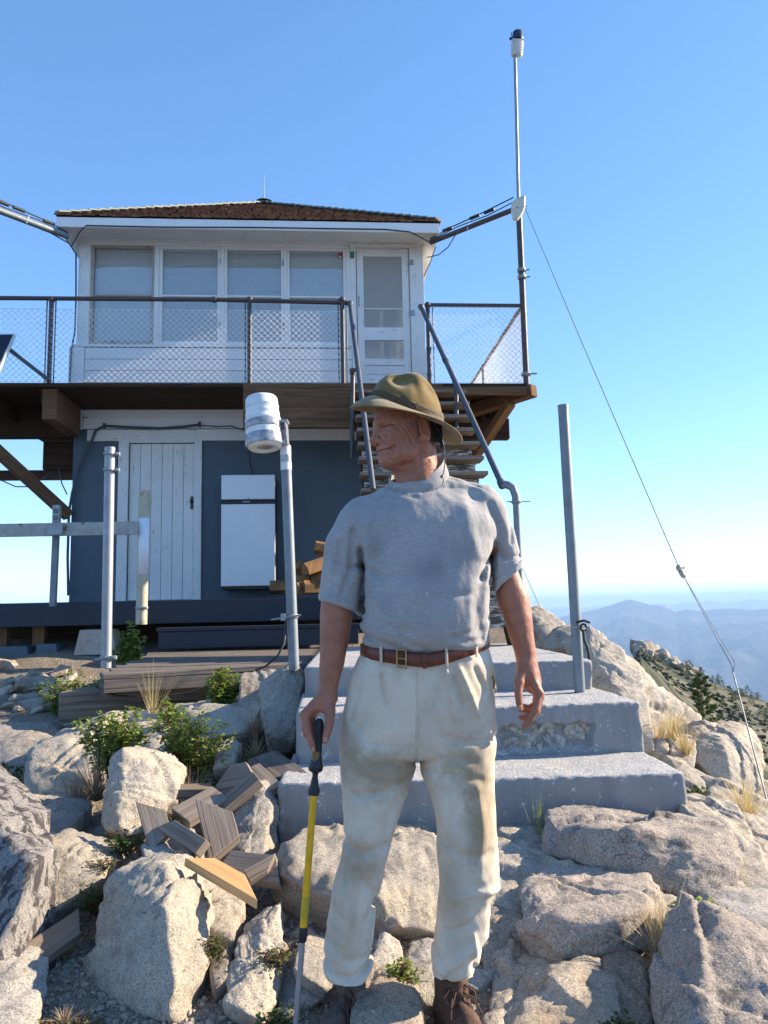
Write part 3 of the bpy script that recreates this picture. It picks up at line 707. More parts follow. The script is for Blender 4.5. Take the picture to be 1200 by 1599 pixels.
def glass():
    t = NT('window_glass'); t.t.nodes.remove(t.b)
    g = t.n('BsdfGlossy', {'Roughness': .03, 'Color': (1, 1, 1, 1)}); tr = t.n('BsdfTransparent', {'Color': (.97, .98, .98, 1)})
    fr = t.n('Fresnel', {'IOR': 1.5}); k = t.math('ADD', t.math('MULTIPLY', fr, 1.3), .03)
    mx = t.n('MixShader'); t.set(mx.inputs[0], k); t.set(mx.inputs[1], tr); t.set(mx.inputs[2], g); t.set(t.o.inputs[0], mx); return t.m
M['glass'] = glass()
def screen_pane():
    t = NT('insect_screen'); t.t.nodes.remove(t.b); df = t.n('BsdfDiffuse', {'Color': (.55, .54, .50, 1)}); tr = t.n('BsdfTransparent'); mx = t.n('MixShader', {0: .42}); t.set(mx.inputs[1], tr); t.set(mx.inputs[2], df); t.set(t.o.inputs[0], mx); return t.m
M['insect'] = screen_pane(); M['worn_frame'] = painted('worn_frame', (.46, .41, .35), peel=(.24, .18, .13), amt=.55)
M['blind'] = plain('blind_slats', (.90, .91, .90), .5, .05, 0)
M['screen'] = plain('screen_mesh_panel', (.40, .42, .42), .6)

# ------------------------------------------------------------------ the lookout: local frame (u along the front wall, v into the depth, z world height)
YAW = math.radians(4.5)
_o = at(118, 600, 9.7); HO = Vector((_o.x, 9.7, 0)); HU = Vector((math.cos(YAW), math.sin(YAW), 0)); HV = Vector((-math.sin(YAW), math.cos(YAW), 0))
def HP(px, py, v=0.0):
    d = ray(px, py); o = Vector((0, 0, CZ)) - HO
    k = (v - o.dot(HV)) / d.dot(HV); p = o + d * k
    return p.dot(HU), v, p.z
def HW(u, v, z): return HO + HU * u + HV * v + Vector((0, 0, z))
W = HP(663, 480)[0]; DP = 4.4
ZD = HP(400, 598, -1.08)[2]           # catwalk top
ZS = HP(400, 362, 0)[2]               # soffit
ZSILL = HP(250, 538, 0)[2]; ZWT = HP(300, 384, 0)[2]
Z0 = HP(250, 937, -.02)[2]            # foot of the lower wall
cabin = thing('lookout_cabin', 'weathered white fire lookout cabin on a blue-grey lower storey, wrapped by a wooden catwalk', 'cabin', (HO.x, HO.y, 0), YAW)
def grid_wall(mb, L, z0, z1, th, holes, place):
    us = sorted({0, L, *[h[0] for h in holes], *[h[1] for h in holes]}); zs = sorted({z0, z1, *[h[2] for h in holes], *[h[3] for h in holes]})
    for a, b in zip(us, us[1:]):
        for c, d in zip(zs, zs[1:]):
            if any(h[0] <= a + 1e-6 and b <= h[1] + 1e-6 and h[2] <= c + 1e-6 and d <= h[3] + 1e-6 for h in holes): continue
            place(mb, a, b, c, d, th)
wins = []
for (a, b) in ((141, 241), (249, 344), (350.5, 443.5), (448.5, 541)):
    wins.append((HP(a, 460)[0], HP(b, 460)[0], ZSILL, ZWT))
du0, du1 = HP(557, 480)[0], HP(641, 480)[0]; dz1 = HP(600, 387)[2]
front = MB()
grid_wall(front, W, ZD - .02, ZS, .11, wins + [(du0, du1, ZD - .02, dz1)], lambda m, a, b, c, d, th: m.box(((a + b) / 2, th / 2, (c + d) / 2), (b - a, th, d - c)))
front.build('front_wall', M['white_paint'], cabin)
def side_holes(L): 
    n = 4; w = (L - .3) / n
    return [(.15 + i * w + .04, .15 + (i + 1) * w - .04, ZSILL, ZWT) for i in range(n)]
sw = MB()
for uc in (.055, W - .055):
    grid_wall(sw, DP - .22, ZD - .02, ZS, .11, side_holes(DP - .22), lambda m, a, b, c, d, th: m.box((uc, .11 + (a + b) / 2, (c + d) / 2), (th, b - a, d - c)))
grid_wall(sw, W, ZD - .02, ZS, .11, side_holes(W), lambda m, a, b, c, d, th: m.box(((a + b) / 2, DP - .055, (c + d) / 2), (b - a, th, d - c)))
sw.build('side_wall', M['white_paint'], cabin)
MB().box((W / 2, DP / 2, ZD - .05), (W - .22, DP - .24, .06)).build('interior_floor', M['wood_brown'], cabin)
MB().box((W / 2, DP / 2, ZS - .04), (W - .22, DP - .24, .03)).build('interior_ceiling', plain('ceiling_board', (.86, .78, .66), .7), cabin)
# side windows: frames and panes
for nm, uc in (('l', .055), ('r', W - .055)):
    for (a, b, c, d) in side_holes(DP - .22):
        f = MB()
        for y in (a + .02, b - .02): f.box((uc, .11 + y, (c + d) / 2), (.06, .04, d - c))
        for z in (c + .02, d - .02, (c + d) / 2): f.box((uc, .11 + (a + b) / 2, z), (.058, b - a - .08, .035))
        fo = f.build('window', M['white_paint'], cabin)
        MB().box((uc, .11 + (a + b) / 2, (c + d) / 2), (.006, b - a - .08, d - c - .04)).build('pane', M['glass'], fo)
for (a, b, c, d) in side_holes(W):
    f = MB()
    for y in (a + .02, b - .02): f.box((y, DP - .055, (c + d) / 2), (.04, .06, d - c))
    for z in (c + .02, d - .02, (c + d) / 2): f.box(((a + b) / 2, DP - .055, z), (b - a - .08, .058, .035))
    fo = f.build('window', M['white_paint'], cabin)
    MB().box(((a + b) / 2, DP - .055, (c + d) / 2), (b - a - .08, .006, d - c - .04)).build('pane', M['glass'], fo)
# front windows
for i, (a, b, c, d) in enumerate(wins):
    f = MB(); t = .035; zm = HP(300, 461)[2]
    mt = M['worn_frame'] if i == 0 else M['white_paint']
    for u in (a + t / 2, b - t / 2): f.box((u, .045, (c + d) / 2), (t, .07, d - c))
    for z, hh in ((c + .025, .05), (d - t / 2, t)): f.box(((a + b) / 2, .045, z), (b - a - 2 * t, .066, hh))
    f.box(((a + b) / 2, .04, zm), (b - a - 2 * t, .05, .022))
    fo = f.build('window', mt, cabin, bevel=.004)
    if i == 0: fo['label'] = 'window with a bare weathered wooden frame, closed blind'
    MB().box(((a + b) / 2, .05, (c + d) / 2), (b - a - 2 * t, .004, d - c - .085)).build('pane', M['glass'], fo)
    bl = MB(); z = d - .05; n = 0
    lowz = c + .02
    while z > lowz:
        th = (.62 if i in (1, 2) else .85) + .04 * math.sin(n * 1.7 + i)
        bl.box(((a + b) / 2, .095, z), (b - a - .09, .034, .0015), rotm(-th, 0, 0)); z -= .033; n += 1
    bl.box(((a + b) / 2, .095, d - .04), (b - a - .08, .03, .03))
    bl.box(((a + b) / 2, .125, (c + d) / 2), (b - a, .004, d - c))
    bl.build('blind', M['blind'], fo)
    hg = MB()
    for py in (408, 508):
        zz = HP(300, py)[2]; hg.box((a - .045, -.006, zz), (.028, .012, .085)); hg.tube([(a - .045, -.016, zz - .035), (a - .045, -.016, zz + .035)], .007, 6)
    if i < 4: hg.build('hinge', M['galv_strut'], fo)
# trim
tr = MB()
us = [(0.0, wins[0][0])] + [(wins[i][1], wins[i + 1][0]) for i in range(3)] + [(wins[3][1], du0)]
for a, b in us:
    tr.box(((a + b) / 2, -.011, (ZSILL + ZWT) / 2 - .01), (max(.03, (b - a) - .012), .022, ZWT - ZSILL + .02))
tr.box((wins[3][1] / 2, -.020, ZSILL - .03), (wins[3][1] + .06, .05, .035))
zf = (ZWT + ZS) / 2
tr.box((W / 2, -.014, zf + .012), (W + .03, .028, ZS - ZWT - .05))
for u in (du0 - .035, du1 + .04): tr.box((u, -.018, (ZD + dz1) / 2), (.07, .036, dz1 - ZD))
tr.box(((du0 + du1) / 2, -.019, dz1 + .02), (du1 - du0 + .15, .038, .045))
tr.box((W - .06, -.012, (ZD + ZWT) / 2), (.12, .024, ZWT - ZD))
tr.build('trim', M['white_chipped'], cabin, bevel=.003)
# wainscot siding below the windows, slightly proud, flaring left
u0 = HP(108, 570, -.03)[0]; u1 = du0 - .075; nb = 7; hb = (ZSILL - .055 - (ZD - .3)) / nb
sd = MB()
for k in range(nb):
    zc = ZSILL - .055 - (k + .5) * hb
    sd.box(((u0 + .20 + u1) / 2, -.016 - .002 * (k % 2), zc), (u1 - u0 - .20, .03, hb - .016), rotm(.05, 0, 0))
sd.box((u0 + .095, -.022, ZSILL - .055 - nb * hb / 2), (.19, .04, nb * hb))
sd.box((W + .03, -.004, (ZD - .3 + ZSILL) / 2), (.05, .03, ZSILL - ZD + .2))
sd.build('siding', M['white_paint'], cabin, bevel=.002)
# small marks: warning stickers on the last window and a green tab by the door
st = MB(); p = HP(532, 396); st.box((p[0], .046, p[2]), (.06, .002, .06)); so = st.build('sticker', M['red_paint'], cabin)
st = MB(); p = HP(532, 398.5); st.box((p[0], .0445, p[2]), (.035, .001, .02)); st.build('sticker', M['white_plastic'], cabin)
st = MB(); p = HP(550, 400); st.box((p[0], -.032, p[2]), (.06, .012, .10)); st.build('door_tab', M['green_cloth'], cabin)
# screen door
door = MB(); a, b = du0 + .012, du1 - .012; z0 = ZD + .03
def dz(py): return HP(600, py)[2]
rails = [(dz(389), dz(400)), (dz(511), dz(531)), (dz(560), dz(570)), (z0, dz(588))]
for u in (a + .045, b - .045): door.box((u, .02, (z0 + dz1 - .01) / 2), (.09, .035, dz1 - .01 - z0))
for (zt, zb) in rails[:3]: door.box(((a + b) / 2, .02, (zt + zb) / 2), (b - a - .18, .033, zt - zb))
zz = dz(570)
k = 0
while zz > z0 + .05:
    h = min(.13, zz - z0); door.box(((a + b) / 2, .026, zz - h / 2), (b - a - .18, .02, h - .006)); zz -= h
door.box(((a + b) / 2, .02, z0 + .02), (b - a - .18, .03, .04))
do = door.build('screen_door', M['white_chipped'], cabin, bevel=.003)
MB().box(((a + b) / 2, .026, (rails[0][1] + rails[1][0]) / 2), (b - a - .18, .004, rails[0][1] - rails[1][0])).build('upper_pane', M['glass'], do)
MB().box(((a + b) / 2, .026, (rails[1][1] + rails[2][0]) / 2), (b - a - .18, .004, rails[1][1] - rails[2][0])).build('lower_pane', M['glass'], do)
MB().box(((a + b) / 2, .018, (rails[0][1] + rails[2][0]) / 2), (b - a - .18, .002, rails[0][1] - rails[2][0])).build('insect_screen', M['insect'], do)
MB().box(((a + b) / 2, .012, dz(482)), (b - a - .2, .012, .012)).build('glazing_bar', M['white_paint'], do)
MB().tube([(a + .02, -.03, dz(464)), (a + .02, -.05, dz(466)), (a + .02, -.05, dz(478)), (a + .02, -.03, dz(480))], .008, 8).build('door_handle', M['galv_strut'], do)
h = MB()
for py in (411, 490): h.box((du1 + .02, -.042, dz(py)), (.07, .01, .075))
h.build('door_hinge', M['galv'], do)
inner = MB(); ib = .30     # the open inner door's frame and things glimpsed inside
for (x0_, x1_, y_) in ((a + .35, b - .1, 1.9),): inner.box(((x0_ + x1_) / 2, y_, (z0 + dz1) / 2), (.05, .05, 1.9))
inner.build('inner_frame', M['white_paint'], cabin)
# roof
OH = .52; ul, ur = HP(88, 345, -OH)[0], HP(686, 352, -OH)[0]
ze = HP(380, 347, -OH)[2] + .04; zpk = HP(413, 320, DP / 2)[2]; vf, vb = -OH, DP + OH; up = HP(413, 320, DP / 2)[0]; vm = DP / 2
pk = (up, vm, zpk); cs = [(ul, vf, ze), (ur, vf, ze), (ur, vb, ze), (ul, vb, ze)]
# courses of shingles: each hip face laid in overlapping rows
rf = MB(); ncr = 15
cv = [Vector(c) for c in cs]; pv = Vector(pk)
for s in range(4):
    A, B = cv[s], cv[(s + 1) % 4]; nrm = (B - A).cross(pv - A).normalized()
    if nrm.z < 0: nrm = -nrm
    ex = (B - A).normalized()
    for k in range(ncr):
        f0, f1 = k / ncr, min(1, (k + 1.12) / ncr)
        a0, b0 = A.lerp(pv, f0), B.lerp(pv, f0); a1, b1 = A.lerp(pv, f1), B.lerp(pv, f1)
        n0 = nrm * .030; n1 = nrm * .012; b_ = len(rf.v)
        random.seed(s * 50 + k)
        m = max(1, int((b0 - a0).length / .17))
        for j in range(m):
            t0, t1 = j / m, (j + 1) / m; jit = nrm * random.uniform(-.004, .008); jd = (a1 - a0) * random.uniform(-.10, .04)
            q = [a0.lerp(b0, t0) + n0 + jit + jd, a0.lerp(b0, t1 - .02 / max(m, 1)) + n0 + jit + jd, a1.lerp(b1, t1) + n1, a1.lerp(b1, t0) + n1]
            q2 = [q[0] - nrm * .02, q[1] - nrm * .02]; c = len(rf.v)
            for x in q + q2: rf.v.append(tuple(x))
            o1 = random.random() * 20
            rf.face([c, c + 1, c + 2, c + 3], [(o1, 0), (o1 + .17, 0), (o1 + .17, .2), (o1, .2)]); rf.face([c + 4, c + 5, c + 1, c], [(o1, .3), (o1 + .17, .3), (o1 + .17, .32), (o1, .32)])
ro = rf.build('roof', M['shingle'], cabin, fix=False)
und = MB(); und.prism([(ul + .02, vf + .02, ze - .035), (ur - .02, vf + .02, ze - .035), (ur - .02, vb - .02, ze - .035), (ul + .02, vb - .02, ze - .035)], (0, 0, .03)).build('roof_deck', M['wood_dark'], ro)
for s in range(4):
    A, B = cv[s], cv[(s + 1) % 4]
    d = MB(); c = 0; d.v = [tuple(A), tuple(B), pk]; d.face([0, 1, 2], [(0, 0), (1, 0), (.5, 1)]); d.build('roof_board', M['wood_dark'], ro)
rc = MB()
for c in cs:                           # hip caps: overlapping bent metal pieces
    c = Vector(c); n = 26; random.seed(3)
    for k in range(n):
        p0 = c.lerp(pv, k / n) + Vector((0, 0, .045)); p1 = c.lerp(pv, (k + 1.15) / n) + Vector((0, 0, .035))
        rc.beam(p0 + Vector((0, 0, random.uniform(0, .012))), p1, .13, .02)
        rc.tube([p0 + Vector((0, 0, .0)), p0 + (p1 - p0) * .35], .028, 8)
rc.build('ridge_cap', metal('ridge_metal', (.20, .235, .22), .6, .1), ro)
rod = MB(); top = HP(413, 270, DP / 2)
rod.tube([(up, vm, zpk), (up, vm, top[2])], .008, 6, r2=.004); rod.lathe([(.16, 0), (.12, .03), (.03, .06), (0, .07)], (up, vm, zpk + .03)); rod.build('lightning_rod', M['galv_dull'], ro)
# eave: fascia and soffit (sloping), slightly lower at the wall
fa = MB()
fa.box(((ul + ur) / 2, vf + .015, ze - .075), (ur - ul, .03, .13)); fa.box(((ul + ur) / 2, vb - .015, ze - .075), (ur - ul, .03, .13))
fa.box((ul + .015, (vf + vb) / 2, ze - .076), (.028, vb - vf - .07, .128)); fa.box((ur - .015, (vf + vb) / 2, ze - .076), (.028, vb - vf - .07, .128))
fa.build('fascia', M['white_paint'], cabin, bevel=.003)
so = MB(); zi = min(ZS - .01, ze - .05); zo = ze - .125
ring_o = [(ul + .03, vf + .03), (ur - .03, vf + .03), (ur - .03, vb - .03), (ul + .03, vb - .03)]; ring_i = [(0, 0), (W, 0), (W, DP), (0, DP)]
for s in range(4):
    c = len(so.v); s2 = (s + 1) % 4
    for p, z in ((ring_o[s], zo), (ring_o[s2], zo), (ring_i[s2], zi), (ring_i[s], zi)): so.v.append((p[0], p[1], z))
    so.face([c, c + 1, c + 2, c + 3], [(0, 0), (4, 0), (4, .5), (0, .5)])
so.build('soffit', M['white_chipped'], cabin)
bx = MB(); p = HP(150, 368, -.05); bx.beam(HP(118, 366, -.06), HP(163, 367, -.06), .07, .085); bx.beam(HP(663, 372, -.06), HP(676, 374, -.3), .05, .08); bx.build('eave_bracket', M['white_paint'], cabin)
ca = MB(); ca.tube([HP(x, y, -OH + .005) if False else HP(x, y, vv) for x, y, vv in ((112, 384, -.3), (125, 362, -.45), (135, 352, -OH - .01), (250, 354.5, -OH - .01), (400, 355, -OH - .01), (520, 357, -OH - .01), (600, 358, -OH - .01), (640, 362, -OH - .01), (660, 372, -.4), (670, 378, -.3))], .008, 6)
ca.tube([HP(x, y, -.06) for x, y in ((119, 395), (119, 470), (117, 520), (112, 545), (109, 595))], .010, 6); ca.build('eave_cable', M['cable'], cabin)

# ---- lower storey
UL0 = HP(112, 800)[0]; WL = HP(640, 800)[0]
lz1 = HP(300, 640)[2]; ldo = (HP(201, 800)[0], HP(303, 800)[0], Z0, HP(250, 692)[2])
lw = MB(); Lw = WL - UL0
grid_wall(lw, Lw, Z0 - .3, ZD - .05, .15, [(ldo[0] - UL0, ldo[1] - UL0, Z0, ldo[3])], lambda m, a, b, c, d, th: m.box((UL0 + (a + b) / 2, th / 2, (c + d) / 2), (b - a, th, d - c)))
for u in (UL0 + .075, WL - .075): lw.box((u, .15 + (DP - .3) / 2, (Z0 - .3 + ZD - .05) / 2), (.15, DP - .3, ZD - .05 - Z0 + .3))
lw.box(((UL0 + WL) / 2, DP - .075, (Z0 - .3 + ZD - .05) / 2), (Lw, .15, ZD - .05 - Z0 + .3))
lw.build('lower_wall', M['wall_paint'], cabin)
ft = MB(); zA, zB = HP(300, 641)[2], HP(300, 686)[2]; ua, ub = HP(138, 660)[0], HP(556, 660)[0]
for k, (py0, py1, th) in enumerate(((641, 655, .020), (656, 670, .024), (671, 689, .034))):
    z1_, z0_ = HP(300, py0)[2], HP(300, py1)[2]
    ft.box(((ua + ub) / 2, -th / 2, (z0_ + z1_) / 2), (ub - ua, th, z1_ - z0_ - .004))
ft.build('header_boards', M['white_chipped'], cabin, bevel=.003)
lf = MB(); fl, fr2 = HP(184, 800)[0], HP(316, 800)[0]; zt = HP(250, 686)[2]
for a, b in ((fl, ldo[0]), (ldo[1], fr2)): lf.box(((a + b) / 2, -.02, (Z0 + zt) / 2), (b - a - .01, .04, zt - Z0))
lf.box(((ldo[0] + ldo[1]) / 2, -.018, (zt + ldo[3]) / 2 + .02), (ldo[1] - ldo[0], .036, abs(zt - ldo[3]) + .04))
lf.box(((fl + fr2) / 2, -.03, Z0 - .03), (fr2 - fl, .06, .06))
ld = MB(); n = 6; wv = (ldo[1] - ldo[0]) / n
for k in range(n): ld.box((ldo[0] + (k + .5) * wv, .03, (Z0 + ldo[3]) / 2), (wv - .005, .03, ldo[3] - Z0 - .01))
lfo = lf.build('door_frame', M['white_chipped'], cabin, bevel=.003)
ldoor = ld.build('plank_door', M['white_chipped'], cabin, bevel=.003)
hd = MB(); p = HP(300, 785, .01); hd.box((p[0], .008, p[2]), (.035, .014, .16)); hd.lathe([(.0, 0), (.025, .005), (.025, .02), (.012, .035)], (p[0], .01, p[2] + .02), (0, -1, 0), 12)
hd.tube([(p[0], -.01, p[2] - .03), (p[0] + .005, -.012, p[2] - .08)], .005, 6); hd.build('door_latch', M['pipe_brown'], ldoor)
# dark room behind the plank door gap is closed by the door itself
cn = MB(); pts = [(107, 930, -.08), (106, 870, -.08), (108, 800, -.08), (113, 770, -.08), (125, 725, -.06), (143, 690, -.06), (150, 672, -.07), (163, 665, -.07), (200, 667, -.07), (250, 669, -.07), (290, 666, -.07), (312, 663, -.07)]
cn.tube([HP(*p) for p in pts], .017, 8); cn.tube([HP(*p) for p in ((312, 664, -.07), (340, 666, -.07), (362, 665, -.07), (372, 669, -.07), (384, 672, -.07))], .008, 6)
for p in (pts[7], pts[11]): q = HP(*p); cn.box(q, (.03, .03, .07))
cn.tube([HP(-20, 740, -.5), HP(25, 760, -.4), HP(48, 760, -.35), HP(70, 745, -.3), HP(82, 735, -.2)], .008, 6)
cn.tube([HP(92, 735, -.1), HP(97, 755, -.1), HP(105, 772, -.1)], .008, 6); cn.build('conduit', M['cable_grey'], cabin)
cn = MB(); cn.tube([HP(389, 700, -.03), HP(390, 722, -.03), HP(397, 745, -.12)], .006, 6); cn.build('fridge_cord', M['cable'], cabin)

# ---- catwalk deck and its timbers
UR = HP(822, 597, -1.08)[0]; UL = -5.2
VF, VB = -1.08, DP + 1.0
dk = MB(); n = 9; bw = (-.03 - VF) / n
for k in range(n): dk.box(((UL + UR) / 2, VF + (k + .5) * bw, ZD - .022), (UR - UL, bw - .008, .044))
n = 10; bw = (UR - (W + .06)) / n
for k in range(n): dk.box((W + .06 + (k + .5) * bw, (VF + VB) / 2 + .55, ZD - .0225), (bw - .008, VB - VF - 1.1, .043))
dk.box(((UL + UR) / 2, DP + .5, ZD - .0228), (UR - UL - 1.2, .9, .042))
n = 6
for k in range(n): dk.box((-.1 - (k + .5) * .16, DP / 2, ZD - .0224), (.152, DP - .05, .043))
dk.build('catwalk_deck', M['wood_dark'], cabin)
def ubeam(pxa, pxb, py0, py1, v, th): 
    a, b = HP(pxa, (py0 + py1) / 2, v), HP(pxb, (py0 + py1) / 2, v); z1_, z0_ = HP((pxa + pxb) / 2, py0, v)[2], HP((pxa + pxb) / 2, py1, v)[2]
    return a[0], b[0], z0_, z1_
# left: dark recessed joists under the deck
zj = ZD - .046
for k in range(14):
    u = UL + .2 + k * .62
    if 0 < u < HP(385, 620, VF)[0]: continue
    if u > HP(385, 620, VF)[0] - .15 and u < HP(690, 620, VF)[0]: continue
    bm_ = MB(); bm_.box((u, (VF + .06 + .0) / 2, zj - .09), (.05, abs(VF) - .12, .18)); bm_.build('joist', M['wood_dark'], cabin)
lb = MB(); z683 = HP(60, 683, -.12)[2]
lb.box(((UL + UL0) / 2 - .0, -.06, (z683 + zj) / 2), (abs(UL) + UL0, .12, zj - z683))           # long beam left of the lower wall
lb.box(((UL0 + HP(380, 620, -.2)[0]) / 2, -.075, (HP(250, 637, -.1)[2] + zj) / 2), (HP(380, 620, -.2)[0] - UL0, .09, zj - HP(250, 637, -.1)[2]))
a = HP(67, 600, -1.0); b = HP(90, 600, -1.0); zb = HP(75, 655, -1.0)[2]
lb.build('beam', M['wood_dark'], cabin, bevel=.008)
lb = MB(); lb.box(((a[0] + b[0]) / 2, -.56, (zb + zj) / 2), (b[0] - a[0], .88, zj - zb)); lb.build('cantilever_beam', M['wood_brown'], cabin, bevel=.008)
lb = MB(); a = HP(67, 710, .2); zt_, zb_ = HP(90, 690, .2)[2], HP(90, 733, .2)[2]
lb.box(((a[0] + UL0) / 2 - .003, .34, (zt_ + zb_) / 2), (UL0 - a[0] - .006, .28, zt_ - zb_)); lb.build('beam_end', M['wood_dark'], cabin, bevel=.01)
lb = MB(); lb.beam(HP(-30, 680, -.7), HP(108, 806, -.05), .13, .13); lb.build('brace', M['wood_brown'], cabin, bevel=.008)
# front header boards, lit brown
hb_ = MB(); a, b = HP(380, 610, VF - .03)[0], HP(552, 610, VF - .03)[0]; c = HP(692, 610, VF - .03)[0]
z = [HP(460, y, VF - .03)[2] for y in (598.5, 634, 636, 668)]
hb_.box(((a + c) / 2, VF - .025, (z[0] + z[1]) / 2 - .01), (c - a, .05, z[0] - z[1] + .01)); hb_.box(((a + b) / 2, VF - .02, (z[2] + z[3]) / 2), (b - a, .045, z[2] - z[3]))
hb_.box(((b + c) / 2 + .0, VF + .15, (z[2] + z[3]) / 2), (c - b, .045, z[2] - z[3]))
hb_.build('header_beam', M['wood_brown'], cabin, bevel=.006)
rb = MB()
rb.box(((c + UR) / 2, VF - .01, ZD - .10), (UR - c - .004, .045, .10))
rb.build('rim_joist', M['wood_brown'], cabin, bevel=.006)
rb = MB(); p1 = Vector(HP(833, 610, VF + .02)); p0 = Vector(HP(690, 657, -.0)); rb.beam(p0, p1 + (p1 - p0) * .01, .14, .15); rb.build('outrigger', M['wood_brown'], cabin, bevel=.012)
rb = MB(); p1 = Vector(HP(798, 628, VF + .22)); p0 = Vector(HP(730, 730, .1)); rb.beam(p0, p1, .11, .11); rb.build('brace', M['wood_split'], cabin, bevel=.006)
rb = MB(); p1 = Vector(HP(797, 668, -.1)); rb.box(((p1.x + WL) / 2, .0, p1.z), (p1.x - WL, .14, HP(797, 652, -.1)[2] - HP(797, 684, -.1)[2]))
rb.box(((p1.x + WL) / 2 - .1, .3, p1.z + .2), (p1.x - WL - .2, .14, .18))
rb.build('beam', M['wood_dark'], cabin, bevel=.01)
for k in range(4): rb = MB(); rb.box((W + .2 + k * .26, .9 + .1 * k, ZD - .14), (.05, 2.6, .17)); rb.build('joist', M['wood_dark'], cabin)

# ------------------------------------------------------------------ railings with chain link
def chain_link(mb, P0, P1, zl0, zl1, pitch=.074, r=.0028):
    """woven diagonals between two feet P0,P1 (x,y) and heights"""
    P0, P1 = Vector((P0[0], P0[1], 0)), Vector((P1[0], P1[1], 0)); L = (P1 - P0).length; e = (P1 - P0) / L; nn = Vector((-e.y, e.x, 0)); H = zl1 - zl0
    s = -H
    while s < L:
        for d in (1, -1):
            a, b = (s, 0.0), (s + H, H)
            if a[0] < 0: a = (0.0, -s)
            if b[0] > L: b = (L, L - s)
            if b[0] - a[0] < .02: continue
            q0 = P0 + e * (a[0] if d > 0 else L - a[0]) + Vector((0, 0, zl0 + a[1])); q1 = P0 + e * (b[0] if d > 0 else L - b[0]) + Vector((0, 0, zl0 + b[1]))
            mb.tube([q0 + nn * .003 * d, q1 + nn * .003 * d], r, 4, caps=False)
        s += pitch
    for z in (zl0, zl1): mb.tube([P0 + Vector((0, 0, z)), P1 + Vector((0, 0, z))], .003, 5)
def ball(mb, p, r): mb.lathe([(0, -r), (r * .7, -r * .7), (r, 0), (r * .7, r * .7), (0, r)], p, (0, 0, 1), 12)
VR = VF + .05
ur1 = HP(547, 472, VR)[0]
fen = thing('catwalk_railing', 'long brown pipe railing with chain link, in front of the cabin windows', 'railing', HO.to_tuple()[:2] + (ZD,), YAW)
def FL(u, v, z): return (u, v, z - ZD)
ZR = ZD + .98; rp = .026
zr = lambda px, py: HP(px, py, VR)[2]
m = MB(); m.tube([FL(UL, VR, zr(80, 467)), FL(HP(335, 468, VR)[0], VR, zr(335, 468)), FL(ur1, VR, zr(547, 473))], rp, 12); 
ball(m, FL(HP(335, 468, VR)[0], VR, zr(335, 468)), .042); m.build('top_rail', M['pipe_brown'], fen)
for px in (-190, 80, 390, 535):
    u = HP(px, 500, VR)[0]; zt = zr(px, 468)
    m = MB(); m.tube([FL(u, VR, ZD - .02), FL(u, VR, zt)], .027, 12); ball(m, FL(u, VR, zt), .042)
    if px != 390: m.tube([FL(u + .05, VR - .0, ZD), FL(u + .05, VR, zt)], .008, 6)
    m.tube([FL(u - .05, VR - .0, ZD), FL(u - .05, VR, zt)], .008, 6)
    m.build('post', M['pipe_brown'], fen)
m = MB(); chain_link(m, (UL, VR - .02), (HP(532, 500, VR)[0], VR - .02), .02, .90); m.build('chain_link', M['wire'], fen)
fr = thing('catwalk_railing', 'short pipe railing with chain link at the right corner of the catwalk, beside the mast', 'railing', HO.to_tuple()[:2] + (ZD,), YAW)
ua, uc = HP(668, 478, VR)[0], HP(816, 478, VR)[0]; zt = HP(740, 477, VR)[2]; UM = uc
m = MB(); m.tube([FL(ua, VR, zt), FL(uc, VR, zt)], rp, 12); ball(m, FL(ua, VR, zt), .042); ball(m, FL(uc, VR, zt), .045)
m.tube([FL(uc, VR, zt), FL(uc, VB - .1, zt)], rp, 12); m.build('top_rail', M['pipe_brown'], fr)
m = MB(); m.tube([FL(ua, VR, ZD - .02), FL(ua, VR, zt)], .027, 12)
m.tube([FL(ua + .06, VR, ZD + .02), FL(ua + .06, VR, zt)], .008, 6)
for kz in (.12, .45, .85): m.lathe([(.034, -.012), (.034, .012)], FL(ua, VR, ZD + kz), (0, 0, 1), 10)
m.build('post', M['pipe_brown'], fr)
for vv in (1.35, 3.4, VB - .1): m = MB(); m.tube([FL(uc, vv, ZD - .02), FL(uc, vv, zt)], .025, 10); ball(m, FL(uc, vv, zt), .038); m.build('post', M['pipe_brown'], fr)
m = MB(); chain_link(m, (ua + .03, VR - .02), (uc - .04, VR - .02), .02, zt - ZD - .03); m.build('chain_link', M['wire'], fr)
m = MB(); chain_link(m, (uc, VR + .05), (uc, VB - .1), .02, zt - ZD - .03); m.build('chain_link', M['wire'], fr)

# ------------------------------------------------------------------ wooden stairs with pipe handrails
zl = at(700, 1025, 4.72).z                     # top landing of the concrete steps
p_top = Vector((HP(606, 600, VF)[0], VF, ZD)); sb = at(690, 1000, 6.5); sbl = sb - HO; vb_ = sbl.dot(HV); ub_ = sbl.dot(HU)
stair = thing('wooden_stairs', 'open wooden stairs with chipped white risers climbing to the catwalk', 'stairs', HO.to_tuple()[:2] + (0,), YAW)
N = 15; wd = 1.30
tread_px = []
for k in range(1, N):
    f = k / N; z = ZD + (zl + .12 - ZD) * f; v = VF - .02 + (vb_ - VF) * f; u = p_top.x + .23 + (ub_ - .17 - p_top.x) * f * .9
    wk = wd
    m = MB(); m.box((u, v - .02, z), (wk, .26, .038)); t_ = m.build('tread', M['wood_grey'], stair, bevel=.004)
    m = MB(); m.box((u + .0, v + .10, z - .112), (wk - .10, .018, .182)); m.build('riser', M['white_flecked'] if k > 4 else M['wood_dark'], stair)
m = MB()
